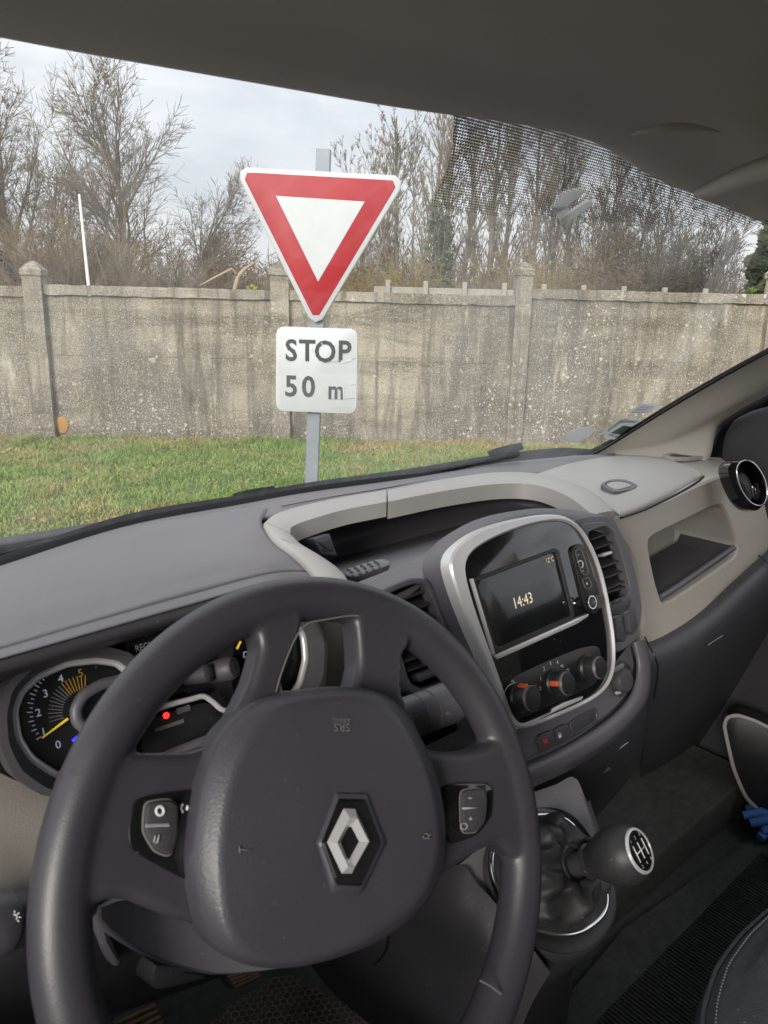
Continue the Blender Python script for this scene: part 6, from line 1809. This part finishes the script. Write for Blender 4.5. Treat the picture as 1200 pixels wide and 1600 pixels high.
# rim: slightly oval section
NR, NS = 128, 20
RM = 0.1735
tv = []
for i in range(NR):
    th = 2*math.pi*i/NR
    d = wa_*math.cos(th)+wb_*math.sin(th)
    for k in range(NS):
        ph = 2*math.pi*k/NS
        tv.append(WC + d*(RM+0.0165*math.cos(ph)) + wn_*0.0165*math.sin(ph))
tf = [(i*NS+k, ((i+1) % NR)*NS+k, ((i+1) % NR)*NS+(k+1) % NS, i*NS+(k+1) % NS) for i in range(NR) for k in range(NS)]
bm_add(tv, tf)
def spoke(px, h0, h1, rnd=1):
    l = closed([PWh(*q, 0.004) for q in px], 60, rnd)
    ls = [[p+wn_*(h0-0.004) for p in l], [p+wn_*(h1-0.008) for p in l], [p+wn_*(h1-0.0055) for p in inset(l, wn_, 0.002)], [p+wn_*(h1-0.004) for p in inset(l, wn_, .005)]]
    n = len(l); v_ = [q for x in ls for q in x]
    f_ = [(j*n+i, j*n+(i+1) % n, (j+1)*n+(i+1) % n, (j+1)*n+i) for j in range(3) for i in range(n)]
    f_ += [tuple(range(n)), tuple(range(3*n, 4*n))]
    bm_add(v_, f_)
# left spoke, right spoke, the two close-set upper spokes, hub
spoke([(95, 1200), (150, 1185), (222, 1176), (300, 1176), (370, 1140), (450, 1100), (450, 1460), (330, 1452), (240, 1425), (180, 1398), (110, 1425), (70, 1400)], -0.012, 0.012)
spoke([(620, 1130), (660, 1172), (700, 1175), (738, 1172), (775, 1150), (815, 1200), (825, 1290), (800, 1345), (770, 1316), (735, 1332), (700, 1356), (640, 1400), (560, 1400)], -0.012, 0.012)
spoke([(385, 960), (440, 940), (470, 958), (462, 1000), (445, 1040), (430, 1080), (440, 1130), (360, 1180), (318, 1176), (352, 1132), (385, 1070), (402, 1010)], -0.012, 0.012)
spoke([(545, 945), (600, 960), (640, 1000), (622, 1022), (618, 1060), (622, 1095), (640, 1140), (560, 1150), (545, 1080), (554, 1040), (552, 1000)], -0.012, 0.012)
spoke([(425, 1078), (555, 1074), (640, 1130), (690, 1250), (680, 1370), (600, 1460), (450, 1490), (340, 1460), (320, 1300), (360, 1150)], -0.03, 0.006)
bmesh.ops.recalc_face_normals(bm, faces=bm.faces)
base = root_loc(sw_)
for v_ in bm.verts: v_.co -= base
me = bpy.data.meshes.new('rim'); bm.to_mesh(me); bm.free()
me.materials.append(M['wheel'])
rim = bpy.data.objects.new('rim', me); C.objects.link(rim); rim.parent = sw_
md = rim.modifiers.new('blend', 'REMESH'); md.mode = 'VOXEL'; md.voxel_size = 0.0017; md.use_smooth_shade = True
md = rim.modifiers.new('soften', 'SMOOTH'); md.factor = 0.5; md.iterations = 14
# seams in the skin
for pts in (((431, 1082), (440, 1050), (460, 1000), (480, 975), (510, 968), (550, 962), (580, 966), (596, 985), (598, 1030), (597, 1085)),):
    tube('seam', spline([PWh(x, y, 0.0112) for x, y in pts], 50), 0.0007, 'dim_print', sw_, 5)
tube('seam', spline([PWh(x, y, 0.0155) for x, y in ((750, 1532), (765, 1540), (783, 1553))], 10), 0.0007, 'dim_print', sw_, 5)
# airbag cover
A0 = 0.030
ao = closed([PWh(x, y, A0) for x, y in ((302, 1368), (304, 1300), (318, 1215), (345, 1150), (385, 1105), (430, 1082), (520, 1070), (592, 1076), (632, 1104), (664, 1158), (690, 1228), (700, 1300), (694, 1365), (665, 1420), (610, 1466), (540, 1496), (470, 1514), (410, 1516), (352, 1498), (318, 1450))], 90, 2)
c_ = centroid(ao)
def sc_loop(l, s, h): return [c_+(q-c_)*s + wn_*h for q in l]
ai = closed([PWh(x, y, A0+0.009) for x, y in ((338, 1360), (340, 1300), (352, 1225), (378, 1160), (412, 1118), (445, 1098), (520, 1086), (585, 1090), (620, 1116), (650, 1166), (676, 1232), (688, 1300), (682, 1360), (655, 1410), (600, 1455), (540, 1485), (470, 1504), (415, 1505), (365, 1486), (345, 1440))], 90, 2)
k0 = min(range(90), key=lambda k: (ai[k]-ao[0]).length); ai = ai[k0:]+ai[:k0]
ca = centroid(ai)
cover = rings('airbag_cover', [sc_loop(ao, 0.98, -0.034), sc_loop(ao, 1.0, -0.012), sc_loop(ao, 1.0, -0.003), sc_loop(ao, 0.99, 0.0),
    [a.lerp(b, 0.5)+wn_*0.0002 for a, b in zip(ao, ai)], [a.lerp(b, 0.93)+wn_*0.0002 for a, b in zip(ao, ai)], [ca+(q-ca)*0.985+wn_*0.0011 for q in ai], [ca+(q-ca)*0.93+wn_*0.0018 for q in ai], [ca+(q-ca)*0.7+wn_*0.0034 for q in ai], [ca+(q-ca)*0.45+wn_*0.0048 for q in ai], [ca+(q-ca)*0.2+wn_*0.0056 for q in ai]],
    'airbag', sw_, True, True, sh=60)
AH = A0+0.0147
# mark direction on the turned wheel
down_px = (PWh(547, 1383, AH)-PWh(546, 1248, AH)).normalized()
wup, wrt = down_px, None
wrt = wup.cross(wn_)                # lettering is upside down in the picture
d_ = (PWh(535, 1135, AH)-EYE).dot(LOOK)
text('lettering', 'AIRBAG', PWh(533, 1125, AH-.0016), wrt, wup, 7/FPX*d_/0.7, 'dim_print', cover, 0.0003, sx=1.0)
text('lettering', 'SRS', PWh(534, 1136, AH-.0016), wrt, wup, 12/FPX*d_/0.7, 'dim_print', cover, 0.0003, sx=1.2, bold=0.01)
strokes_ = MB()
for x0, y0, x1, y1, wd in ((374, 1322, 375, 1333, 1.4), (375, 1328, 397, 1327, 0.8), (661, 1306, 663, 1311, 1.4), (664, 1303, 670, 1301, 1.2), (664, 1310, 674, 1309, 1.0), (668, 1302, 670, 1311, 1.0), (674, 1301, 671, 1306, 1)):
    tube('', [PWh(x0, y0, AH-.0022), PWh(x1, y1, AH-.0022)], wd*0.0003, None, None, 5, mb=strokes_)
strokes_.build('scuff_mark', 'dim_print', cover)
# emblem: chrome lozenge ring on a black hexagon in a moulded surround
hexo = [PWh(x, y, AH) for x, y in ((526, 1248), (566, 1249), (591, 1317), (559, 1384), (522, 1382), (499, 1317))]
hexb = [PWh(x, y, AH-.002) for x, y in ((521, 1236), (571, 1237), (603, 1317), (563, 1398), (517, 1396), (491, 1317))]
em = empty('emblem', PWh(545, 1316, AH), parent=sw_)
em['label'] = 'silver lozenge emblem on a black hexagon'
sur = rings('emblem_surround', [[q-wn_*0.006 for q in resample(hexb, 60)], [q+wn_*0.001 for q in resample(hexb, 60)], [q+wn_*0.0026 for q in resample([a.lerp(b, .35) for a, b in zip(hexb, hexo)], 60)], [q+wn_*0.0026 for q in resample([a.lerp(b, .9) for a, b in zip(hexb, hexo)], 60)]], 'airbag', cover, True, True, sh=30)
rings('backing', [resample([q+wn_*h_ for q in hexo], 60) for h_ in (0.0, 0.0030)]+[inset(resample([q+wn_*0.0038 for q in hexo], 60), wn_, .0012)], 'gloss', em, True, True, sh=30)
o6 = [(537, 1263), (555, 1264), (579, 1314), (550, 1365), (534, 1365), (511, 1316)]
i6 = [(545, 1292), (549, 1292), (561, 1315), (546, 1342), (543, 1341), (532, 1316)]
m6 = [((a[0]*0.52+b[0]*0.48), (a[1]*0.52+b[1]*0.48)) for a, b in zip(o6, i6)]
mb = MB()
Lo = [PWh(x, y, AH+.0041) for x, y in o6]; Lm = [PWh(x, y, AH+.0041)+wn_*0.0042 for x, y in m6]; Li = [PWh(x, y, AH+.0041) for x, y in i6]
n = 6
v_ = Lo+Lm+Li; f_ = []
for i in range(n):
    k = (i+1) % n
    f_ += [(i, k, n+k, n+i), (n+i, n+k, 2*n+k, 2*n+i), (2*n+i, 2*n+k, k, i)]
obj('lozenge', v_, f_, 'badge', em, False)
# switch pods
lp1 = closed([PWh(x, y, .0125) for x, y in ((208, 1246), (325, 1230), (318, 1300), (304, 1384), (202, 1328), (199, 1300))], 60, 1)
plate('switch_pod', lp1, wn_, 0.0022, 'gloss', sw_, bev=0.0008, depth=0.006)
rb = closed([PWh(x, y, .015) for x, y in ((226, 1254), (262, 1250), (274, 1258), (273, 1308), (263, 1337), (240, 1328), (223, 1298))], 50, 1)
rk = plate('rocker', rb, wn_, 0.0045, 'lower', sw_, bev=0.0012)
tube('rocker_rim', [q+wn_*0.0012 for q in inset(rb, wn_, -.0006)]+[inset(rb, wn_, -.0006)[0]+wn_*0.0012], 0.0007, 'dim_print', sw_, 5)
tube('bar', [PWh(228, 1290, .0196), PWh(264, 1289, .0196)], 0.0010, 'grey_print', rk, 6)
l_ = [PWh(250+6*math.cos(t), 1267+7*math.sin(t), .0198) for t in [2*math.pi*i/16 for i in range(17)]]
tube('ring_mark', l_, 0.0008, 'white_print', rk, 5)
mb = MB()
tube('', [PWh(243, 1305, .0197), PWh(241, 1316, .0197)], 0.0006, None, None, 5, mb=mb)
tube('', [PWh(249, 1304, .0197), PWh(246, 1317, .0197)], 0.0007, None, None, 5, mb=mb)
tube('', [PWh(243, 1317, .0197), PWh(247, 1315, .0197)], 0.0005, None, None, 5, mb=mb)
mb.build('limit_mark', 'grey_print', rk)
mb = MB()
tube('', spline([PWh(*q, .0152) for q in ((286, 1256), (283, 1262), (286, 1270))], 8), 0.0007, None, None, 5, mb=mb)
tube('', [PWh(291, 1262, .0152), PWh(294, 1262, .0152)], 0.0016, None, None, 6, mb=mb)
tube('', spline([PWh(*q, .0152) for q in ((303, 1256), (299, 1263), (302, 1270))], 8), 0.0009, None, None, 5, mb=mb)
mb.build('horn_mark', 'white_print', sw_)
lp2 = closed([PWh(x, y, .0125) for x, y in ((688, 1224), (757, 1224), (768, 1234), (766, 1275), (745, 1304), (704, 1320), (692, 1300))], 60, 1)
plate('switch_pod', lp2, wn_, 0.0022, 'gloss', sw_, bev=0.0008, depth=0.006)
rb = closed([PWh(x, y, .015) for x, y in ((717, 1234), (753, 1234), (756, 1250), (753, 1283), (741, 1299), (719, 1301))], 50, 1)
rk = plate('rocker', rb, wn_, 0.0045, 'lower', sw_, bev=0.0012)
tube('rocker_rim', [q+wn_*0.0012 for q in inset(rb, wn_, -.0006)]+[inset(rb, wn_, -.0006)[0]+wn_*0.0012], 0.0007, 'dim_print', sw_, 5)
mb = MB()
tube('', [PWh(722, 1263, .0196), PWh(749, 1262, .0196)], 0.0009, None, None, 6, mb=mb)
tube('', [PWh(732, 1247, .0196), PWh(739, 1247, .0196)], 0.0006, None, None, 6, mb=mb)
tube('', [PWh(733, 1279, .0196), PWh(739, 1279, .0196)], 0.0006, None, None, 6, mb=mb)
tube('', [PWh(736, 1276, .0196), PWh(736, 1282, .0196)], 0.0006, None, None, 6, mb=mb)
mb.build('plus_minus_mark', 'grey_print', rk)
l_ = [PWh(725+5*math.cos(t), 1291+5*math.sin(t), .0197) for t in [2*math.pi*i/12 for i in range(13)]]
tube('ring_mark', l_, 0.0006, 'grey_print', rk, 5)

# ---- column: shroud and stalks
shr = empty('column_shroud', WC-wn_*0.06, parent=van)
so_ = closed([PWh(x, y, -.035) for x, y in ((146, 1424), (172, 1410), (230, 1400), (330, 1200), (420, 1120), (600, 1120), (660, 1250), (640, 1420), (560, 1480), (450, 1512), (345, 1522), (285, 1508), (228, 1486), (180, 1456))], 70, 1)
cs_ = centroid(so_)
rings('shroud', [so_, [q-wn_*0.012 for q in inset(so_, wn_, -.003)], [cs_+(q-cs_)*0.96-wn_*0.10 for q in so_], [cs_+(q-cs_)*0.8-wn_*0.24 for q in so_]], 'stack', shr, True, True, sh=50)
# wiper stalk to the right
sx_ = empty('wiper_stalk', PWh(660, 1100, -.05), parent=van)
p0, p1 = PWh(560, 1150, -.046), PWh(712, 1094, -.046)
ax_ = (p1-p0).normalized(); ln_ = (p1-p0).length
k_ = ln_/152
lathe('lever', p0, ax_, [(0.0138, 0), (0.0145, 60*k_), (0.0172, 64*k_), (0.0172, 84*k_), (0.0163, 85*k_), (0.0163, 87*k_), (0.0172, 88*k_), (0.0172, 103*k_), (0.0164, 104*k_), (0.0164, 105.5*k_), (0.0175, 106*k_), (0.0182, 140*k_), (0.0172, 146*k_), (0.0138, 148*k_), (0.0028, 148.5*k_)], 'stack', sx_, 36)
def on_lev(x, y): return PWh(x, y+8, -.0262)
for x, y, r_ in ((631, 1113, .0016), (638, 1111, .0011), (642, 1119, .0012), (646, 1126, .0013)):
    l_ = [on_lev(x, y)+RIGHT*(r_*math.cos(t))+UPV*(r_*1.1*math.sin(t)) for t in [2*math.pi*i/12 for i in range(13)]]
    tube('wipe_mark', l_, 0.0004, 'grey_print', sx_, 5)
mb = MB()
for x0, y0, x1, y1 in ((702, 1105, 703, 1110), (706, 1104, 707, 1109), (702, 1105, 706, 1104), (703, 1108, 707, 1107)):
    tube('', [PWh(x0-4, y0+8, -.0262), PWh(x1-4, y1+8, -.0262)], 0.0003, None, None, 4, mb=mb)
mb.build('wipe_mark', 'grey_print', sx_)
# light stalk at the far left
ls_ = empty('light_stalk', PWh(20, 1435, -.05), parent=van)
p0, p1 = PWh(160, 1402, -.05), PWh(-40, 1452, -.02)
ax_ = (p1-p0).normalized(); ln_ = (p1-p0).length
lathe('lever', p0, ax_, [(0.009, 0), (0.0095, ln_*.5), (0.0125, ln_*.56), (0.0150, ln_*.62), (0.0155, ln_*.9), (0.0145, ln_*.97), (0.005, ln_)], 'lower', ls_, 30)
lathe('grip_ring', p0+ax_*ln_*.78, ax_, [(0.0158, 0), (0.0166, .002), (0.0168, .018), (0.0158, .022)], 'stack', ls_, 30, hollow=True)
mb = MB()
cc = PWh(23, 1433, -.010)
for i in range(8):
    a = 2*math.pi*i/8
    d = RIGHT*math.cos(a)+UPV*math.sin(a)
    tube('', [cc+d*0.0022, cc+d*0.0034], 0.00035, None, None, 4, mb=mb)
tube('', [cc+(RIGHT*math.cos(t)+UPV*math.sin(t))*0.0014 for t in [2*math.pi*i/10 for i in range(11)]], 0.00035, None, None, 4, mb=mb)
mb.build('lamp_mark', 'white_print', ls_)

# ---- lower dash under the wheel
loft('knee_panel', [
    [(-220, 1500, 'y', .50), (-80, 1485, 'y', .50), (20, 1470, 'y', .50), (150, 1440, 'y', .51), (300, 1450, 'y', .53), (420, 1440, 'y', .55)],
    [(-220, 1540, 'y', .485), (-80, 1520, 'y', .485), (20, 1500, 'y', .485), (150, 1480, 'y', .50), (300, 1490, 'y', .53), (420, 1460, 'y', .55)],
    [(-220, 1600, 'y', .50), (-80, 1585, 'y', .50), (20, 1570, 'y', .505), (160, 1560, 'y', .52), (300, 1525, 'y', .56), (440, 1480, 'y', .60)],
    [(-220, 1680, 'y', .57), (-80, 1650, 'y', .57), (20, 1630, 'y', .58), (160, 1590, 'y', .60), (310, 1540, 'y', .63), (450, 1492, 'y', .66)]],
    'lower', dash, 40, 19, left=-.22)
kp_ = (PY(230, 1520, .50)-EYE, Vector((0.15, -0.95, 0.2)).normalized())
def PKn(x, y, o=0.0): return PP(x, y, kp_, o)
mb_ = closed([PKn(*q) for q in ((136, 1422), (150, 1425), (182, 1500), (170, 1505), (148, 1470))], 40, 1)
plate('gusset', mb_, kp_[1], 0.012, 'stack', dash, bev=0.004, depth=0.05)
plate('gusset', closed([PKn(*q) for q in ((232, 1500), (300, 1510), (330, 1520), (232, 1546))], 40, 1), kp_[1], 0.008, 'lower', dash, bev=0.003, depth=0.05)
# pedals on the driver's floor
pd = empty('pedals', PZ(300, 1540, -.95), parent=van)
def pedal(px, z, nrm, label):
    pl = (PZ(px[0][0], px[0][1], z)-EYE, nrm.normalized())
    q = [PP(x, y, pl) for x, y in px]
    pe = plate('pedal', closed(q, 40, 1), pl[1], 0.008, 'lower', pd, bev=0.003, depth=0.015, label=label)
    for t in (0.2, 0.42, 0.64, 0.86):
        a, b = q[0].lerp(q[3], t), q[1].lerp(q[2], t)
        a, b = a.lerp(b, .06), a.lerp(b, .94)
        tube('pedal_rib', [a+pl[1]*.008, b+pl[1]*.008], 0.0035, 'steel', pe, 6)
pedal(((345, 1523), (400, 1510), (405, 1524), (362, 1548)), -.84, Vector((0, -0.75, 0.6)), 'small worn pedal under the airbag')
pedal(((168, 1592), (240, 1562), (258, 1600), (190, 1640)), -.88, Vector((0, -0.7, 0.65)), 'wide worn pedal at the foot of the picture')
# driver's side carpet scraps
loft('console_side', [
    [(585, 1395, 'x', .50), (640, 1375, 'x', .505), (716, 1352, 'x', .515), (745, 1380, 'x', .515), (775, 1412, 'x', .515), (830, 1480, 'x', .52), (860, 1520, 'x', .53)],
    [(560, 1440, 'x', .485), (620, 1430, 'x', .488), (700, 1410, 'x', .492), (730, 1440, 'x', .492), (760, 1480, 'x', .492), (800, 1530, 'x', .50), (830, 1570, 'x', .51)],
    [(525, 1470, 'x', .475), (580, 1490, 'x', .475), (640, 1520, 'x', .475), (680, 1545, 'x', .475), (720, 1570, 'x', .475), (760, 1600, 'x', .48), (800, 1640, 'x', .49)],
    [(505, 1478, 'x', .47), (545, 1512, 'x', .468), (600, 1548, 'x', .466), (645, 1575, 'x', .466), (690, 1600, 'x', .466), (730, 1625, 'x', .47), (770, 1665, 'x', .48)],
    [(485, 1480, 'x', .48), (525, 1520, 'x', .478), (580, 1562, 'x', .476), (625, 1590, 'x', .476), (665, 1612, 'x', .476), (710, 1640, 'x', .48), (750, 1680, 'x', .49)],
    [(480, 1500, 'x', .52), (515, 1545, 'x', .52), (565, 1590, 'x', .52), (610, 1620, 'x', .52), (650, 1640, 'x', .52), (690, 1665, 'x', .52), (730, 1700, 'x', .53)]],
    'dark', dash, 50, 26)
tube('seam', spline([PX(x, y, v_) for x, y, v_ in ((607, 1448, .482), (604, 1480, .4755), (592, 1500, .4735), (575, 1511, .4715), (562, 1512, .4700))], 20), 0.0013, 'black', dash, 5)

# ---- gear console, gaiter and lever
GNn = Vector((0.0, -0.50, 0.866)).normalized()
GPL = (Vector((0.62, 0.385, -0.625)), GNn)
def PG(x, y, o=0.0): return PP(x, y, GPL, o)
gc = empty('gear_console', PG(860, 1370), parent=van)
loft('upper_panel', [
    [PG(716, 1352, .0), PG(752, 1322, .004), PG(795, 1280, .008), PG(832, 1238, .010)],
    [PG(760, 1400, .0), PG(800, 1360, .004), PG(845, 1300, .006), PG(868, 1226, .010)],
    [PG(800, 1450, .0), PG(850, 1400, .002), PG(900, 1320, .004), PG(898, 1214, .006)],
    [PG(850, 1480, .0), PG(905, 1430, .0), PG(938, 1330, .002), PG(916, 1250, .0)],
    [PG(862, 1490, -.02), PG(912, 1440, -.02), PG(943, 1335, -.03), PG(922, 1250, -.05)]], 'dash', gc, 40, 21)
body = closed([PG(x, y, .006) for x, y in ((752, 1352), (768, 1300), (805, 1268), (850, 1258), (893, 1268), (926, 1310), (955, 1370), (966, 1410), (958, 1450), (920, 1492), (868, 1500), (820, 1478), (778, 1430))], 80, 2)
cb = centroid(body)
rings('base', [[cb+(q-cb)*1.06+Vector((0, 0.05, -0.30)) for q in body], [cb+(q-cb)*1.05-GNn*0.10 for q in body], [cb+(q-cb)*1.02-GNn*0.012 for q in body], body, [cb+(q-cb)*0.97+GNn*0.003 for q in body], [cb+(q-cb)*0.93 for q in body]], 'lower', gc, False, True, sh=70)
ch = closed([PG(x, y, .010) for x, y in ((764, 1352), (776, 1308), (808, 1280), (850, 1271), (888, 1280), (916, 1318), (942, 1372), (950, 1408), (940, 1436), (905, 1460), (862, 1462), (822, 1446), (784, 1408))], 80, 2)
tube('chrome_surround', ch+[ch[0]], 0.0032, 'chrome', gc, 10)
ct = centroid(ch)
kdir = Vector((0.16, -0.76, 0.63)).normalized()
k0_ = PX(913, 1348, .63)
gl_loops = []
for j, (t, s) in enumerate(((0, 0.98), (0.06, 0.93), (0.2, 0.86), (0.36, 0.70), (0.52, 0.55), (0.68, 0.42), (0.82, 0.33), (0.93, 0.30), (1.0, 0.27))):
    c2 = ct.lerp(k0_-kdir*0.015, t)
    l = []
    for i, q in enumerate(ch):
        a = 2*math.pi*i/len(ch)
        fold = (0.006*math.sin(a*4+j*1.3)+0.005*math.sin(a*7-j*0.9)+0.003*math.sin(a*11+j*2.3))*math.sin(math.pi*min(1, t*1.05))
        v_ = (q-ct)*s
        v_ = v_ - kdir*v_.dot(kdir)*t
        up_ = GNn*0.030*math.sin(math.pi*t)*0.7
        l.append(c2 + v_*(1+fold/0.05*0.42) + up_ + kdir*fold*0.7)
    gl_loops.append(l)
cols = [spline([gl_loops[j][i] for j in range(len(gl_loops))], 34) for i in range(len(ch))]
gl2 = [[cols[i][j] for i in range(len(ch))] for j in range(34)]
for j in range(34):
    for i in range(len(ch)):
        p = gl2[j][i]
        gl2[j][i] = p + GNn*0.0015*mnoise.noise(p*38)*math.sin(math.pi*j/33)
rings('gaiter', gl2, 'leather', gc, False, True, sh=0)
tube('gaiter_hem', [k0_-kdir*0.014+(v*0.0205) for v in [basis(kdir)[0]*math.cos(t)+basis(kdir)[1]*math.sin(t) for t in [2*math.pi*i/24 for i in range(25)]]], 0.0034, 'leather', gc, 8)
lever = empty('gear_lever', k0_, parent=van)
lathe('shaft', k0_-kdir*0.03, kdir, [(0.0125, 0), (0.0125, 0.035), (0.0120, 0.045)], 'lower', lever, 24)
knob = lathe('knob', k0_+kdir*0.004, kdir, [(0.0155, 0), (0.0185, 0.002), (0.0185, 0.005), (0.0160, 0.0062), (0.0172, 0.010), (0.0215, 0.017), (0.0262, 0.027), (0.0298, 0.037), (0.0312, 0.045), (0.0306, 0.053), (0.0280, 0.061), (0.0244, 0.0665), (0.0225, 0.069)], 'leather', lever, 48, sh=50)
kt = k0_+kdir*(0.004+0.069)
lathe('cap_ring', kt, kdir, [(0.0228, -0.004), (0.0232, -0.001), (0.0222, 0.0012), (0.0200, 0.0015), (0.0196, -0.001)], 'satin', knob, 40, hollow=True)
lathe('cap', kt, kdir, [(0.0199, -0.002), (0.0199, 0.0006), (0.010, 0.0012), (0.001, 0.0014)], 'gloss', knob, 36)
ka, kb_, _ = basis(kdir)
mb = MB()
def kp2(a, b): return kt+kdir*0.0016+ka*a*0.0105+kb_*b*0.0105
for a, b in (((-1, .8), (-1, -.8)), ((0, .8), (0, -.8)), ((1, .8), (1, -.8)), ((-1, 0), (1, 0))):
    tube('', [kp2(*a), kp2(*b)], 0.0006, None, None, 5, mb=mb)
mb.build('shift_pattern', 'white_print', knob)
for s, a, b in (('1', -1, 1.22), ('2', -1, -1.22), ('3', 0, 1.25), ('4', 0, -1.25), ('5', 1, 1.22), ('6', 1, -1.22)):
    text('numeral', s, kp2(a, b), ka, kb_, 0.0052, 'white_print', knob, 0.0001)

# ---- bench seat corner
sn = Z3
so2 = closed([PZ(x, y, -.615) for x, y in ((1420, 1310), (1300, 1338), (1205, 1392), (1150, 1440), (1112, 1490), (1092, 1550), (1086, 1620), (1100, 1800), (1500, 1900), (1700, 1600))], 110, 1)
bs = empty('bench_seat', PZ(1200, 1600, -.7), parent=van)
cse = centroid(so2)
def sl(s, h): return [q+Z3*h for q in inset(so2, Z3, s)]
rings('cushion', [sl(0.012, -.30), sl(0.0, -.20), sl(-0.004, -.10), sl(-.002, -.05), sl(.004, -.022), sl(.012, -.008), sl(0.022, -.001), sl(.034, .003), [cse+(q-cse)*.7+Z3*0.008 for q in so2], [cse+(q-cse)*.3+Z3*0.012 for q in so2]], 'seat', bs, True, True, sh=0)
pip = sl(0.006, -.014)
tube('piping', pip+[pip[0]], 0.0022, 'seat', bs, 6)
mb = MB()
st_ = resample(sl(0.016, -.0025), 520)
for i in range(0, 520, 2):
    a, b = st_[i], st_[(i+1) % 520]
    tube('', [a+Z3*0.001, a.lerp(b, .75)+Z3*0.001], 0.0008, None, None, 4, mb=mb)
so_st = mb.build('stitching', 'thread', bs); so_st['kind'] = 'stuff'

# ---- loose things on the floor
cm = tag(rings('carpet_mat', [[rel(x, y, z) for x, y in ((0.56, -0.5), (1.50, -0.5), (1.50, 0.34), (1.40, 0.46), (1.0, 0.50), (0.56, 0.46))] for z in (-1.02, -1.006)], 'carpet', None, True, True, sh=30, smooth=False),
    'black ribbed carpet mat on the passenger side floor beside the gear lever', 'floor mat')
mb = MB()
for i in range(120):
    x = 0.60+i*0.0075
    y1 = 0.43 if x < 1.38 else 0.34
    tube('', [rel(x, -0.45, -1.004), rel(x, y1, -1.004)], 0.0022, None, None, 4, mb=mb)
rb_ = mb.build('mat_ribs', mat('mat ribs', (0.12, 0.126, 0.123), 0.95, spec=0.1, var=(80, (0.08, 0.084, 0.082), 0.8)), cm); rb_['kind'] = 'stuff'
slab('foot_well', (1.15, 0.78, -0.98), (0.38, 0.26, 0.04), 'carpet')
# driver's rubber mat with a honeycomb of ridges
hp = (PZ(500, 1560, -.99)-EYE, Z3)
hz = -.985
mt_px = ((434, 1531), (458, 1534), (500, 1556), (612, 1602), (690, 1640), (560, 1760), (240, 1760), (325, 1608))
mo = closed([PZ(x, y, hz) for x, y in mt_px], 60, 1)
hm = tag(plate('rubber_mat', mo, Z3, 0.006, 'matrubber', None, bev=0.002, depth=0.01), 'dusty rubber mat with a honeycomb relief at the driver side foot well', 'floor mat')
mb = MB()
from mathutils.geometry import intersect_point_tri_2d
def inside(p, poly):
    c2 = False
    for i in range(len(poly)):
        a, b = poly[i], poly[i-1]
        if (a.y > p.y) != (b.y > p.y) and p.x < (b.x-a.x)*(p.y-a.y)/(b.y-a.y)+a.x: c2 = not c2
    return c2
mcx, mcy = centroid(mo).x, centroid(mo).y
hs = 0.0062
for i in range(-46, 47):
    for j in range(-46, 47):
        cx_ = mcx+i*hs*1.5*1.0; cy_ = mcy+(j+0.5*(i % 2))*hs*1.732
        if not inside(Vector((cx_, cy_)), mo): continue
        pts = [Vector((cx_+hs*math.cos(math.radians(60*k)), cy_+hs*math.sin(math.radians(60*k)), EYE.z+hz+0.0062)) for k in range(4)]
        tube('', pts, 0.0012, None, None, 4, mb=mb)
hr = mb.build('honeycomb', 'matridge', hm); hr['kind'] = 'stuff'
slab('driver_foot_rest', (0.30, 0.80, -1.035), (0.20, 0.30, 0.03), 'carpet')
# blue gloves lying at the foot of the passenger door
def glove(x, y, z, ang, label):
    g = empty('work_glove', PZ(x, y, z), label, 'glove')
    p = PZ(x, y, z); a = Vector((math.cos(ang), math.sin(ang), 0)); b = Vector((-a.y, a.x, 0))
    lp_ = [p+a*u+b*v for u, v in ((-.05, -.035), (0.0, -.042), (.04, -.04), (.05, 0), (.04, .04), (-.05, .036))]
    plate('palm', closed(lp_, 40, 1), Z3, 0.016, 'cloth_blue', g, bev=0.008, depth=0.006, dome=0.006)
    for k in range(4):
        v = -.030+k*.020; L_ = (.055, .068, .062, .046)[k]
        tube('finger', [p+a*.038+b*v+Z3*.008, p+a*(.038+L_*.5)+b*(v*1.1)+Z3*.016, p+a*(.038+L_)+b*(v*1.15)+Z3*.004], [0.0105, 0.0105, 0.0085], 'cloth_blue', g, 10)
    tube('thumb', [p-a*.02-b*.032+Z3*.008, p+a*.005-b*.058+Z3*.012, p+a*.03-b*.066+Z3*.006], [0.011, 0.0105, 0.0085], 'cloth_blue', g, 10)
    plate('cuff', [p+a*u+b*v for u, v in ((-.085, -.034), (-.05, -.035), (-.05, .036), (-.085, .036))], Z3, 0.014, 'black', g, bev=0.004, depth=0.005)
glove(1250, 1292, -.985, 2.3, 'blue work glove with a black cuff, upper one at the foot of the passenger door')
glove(1248, 1322, -.995, 3.4, 'blue work glove lying lower beside the other, nearer the bench seat')
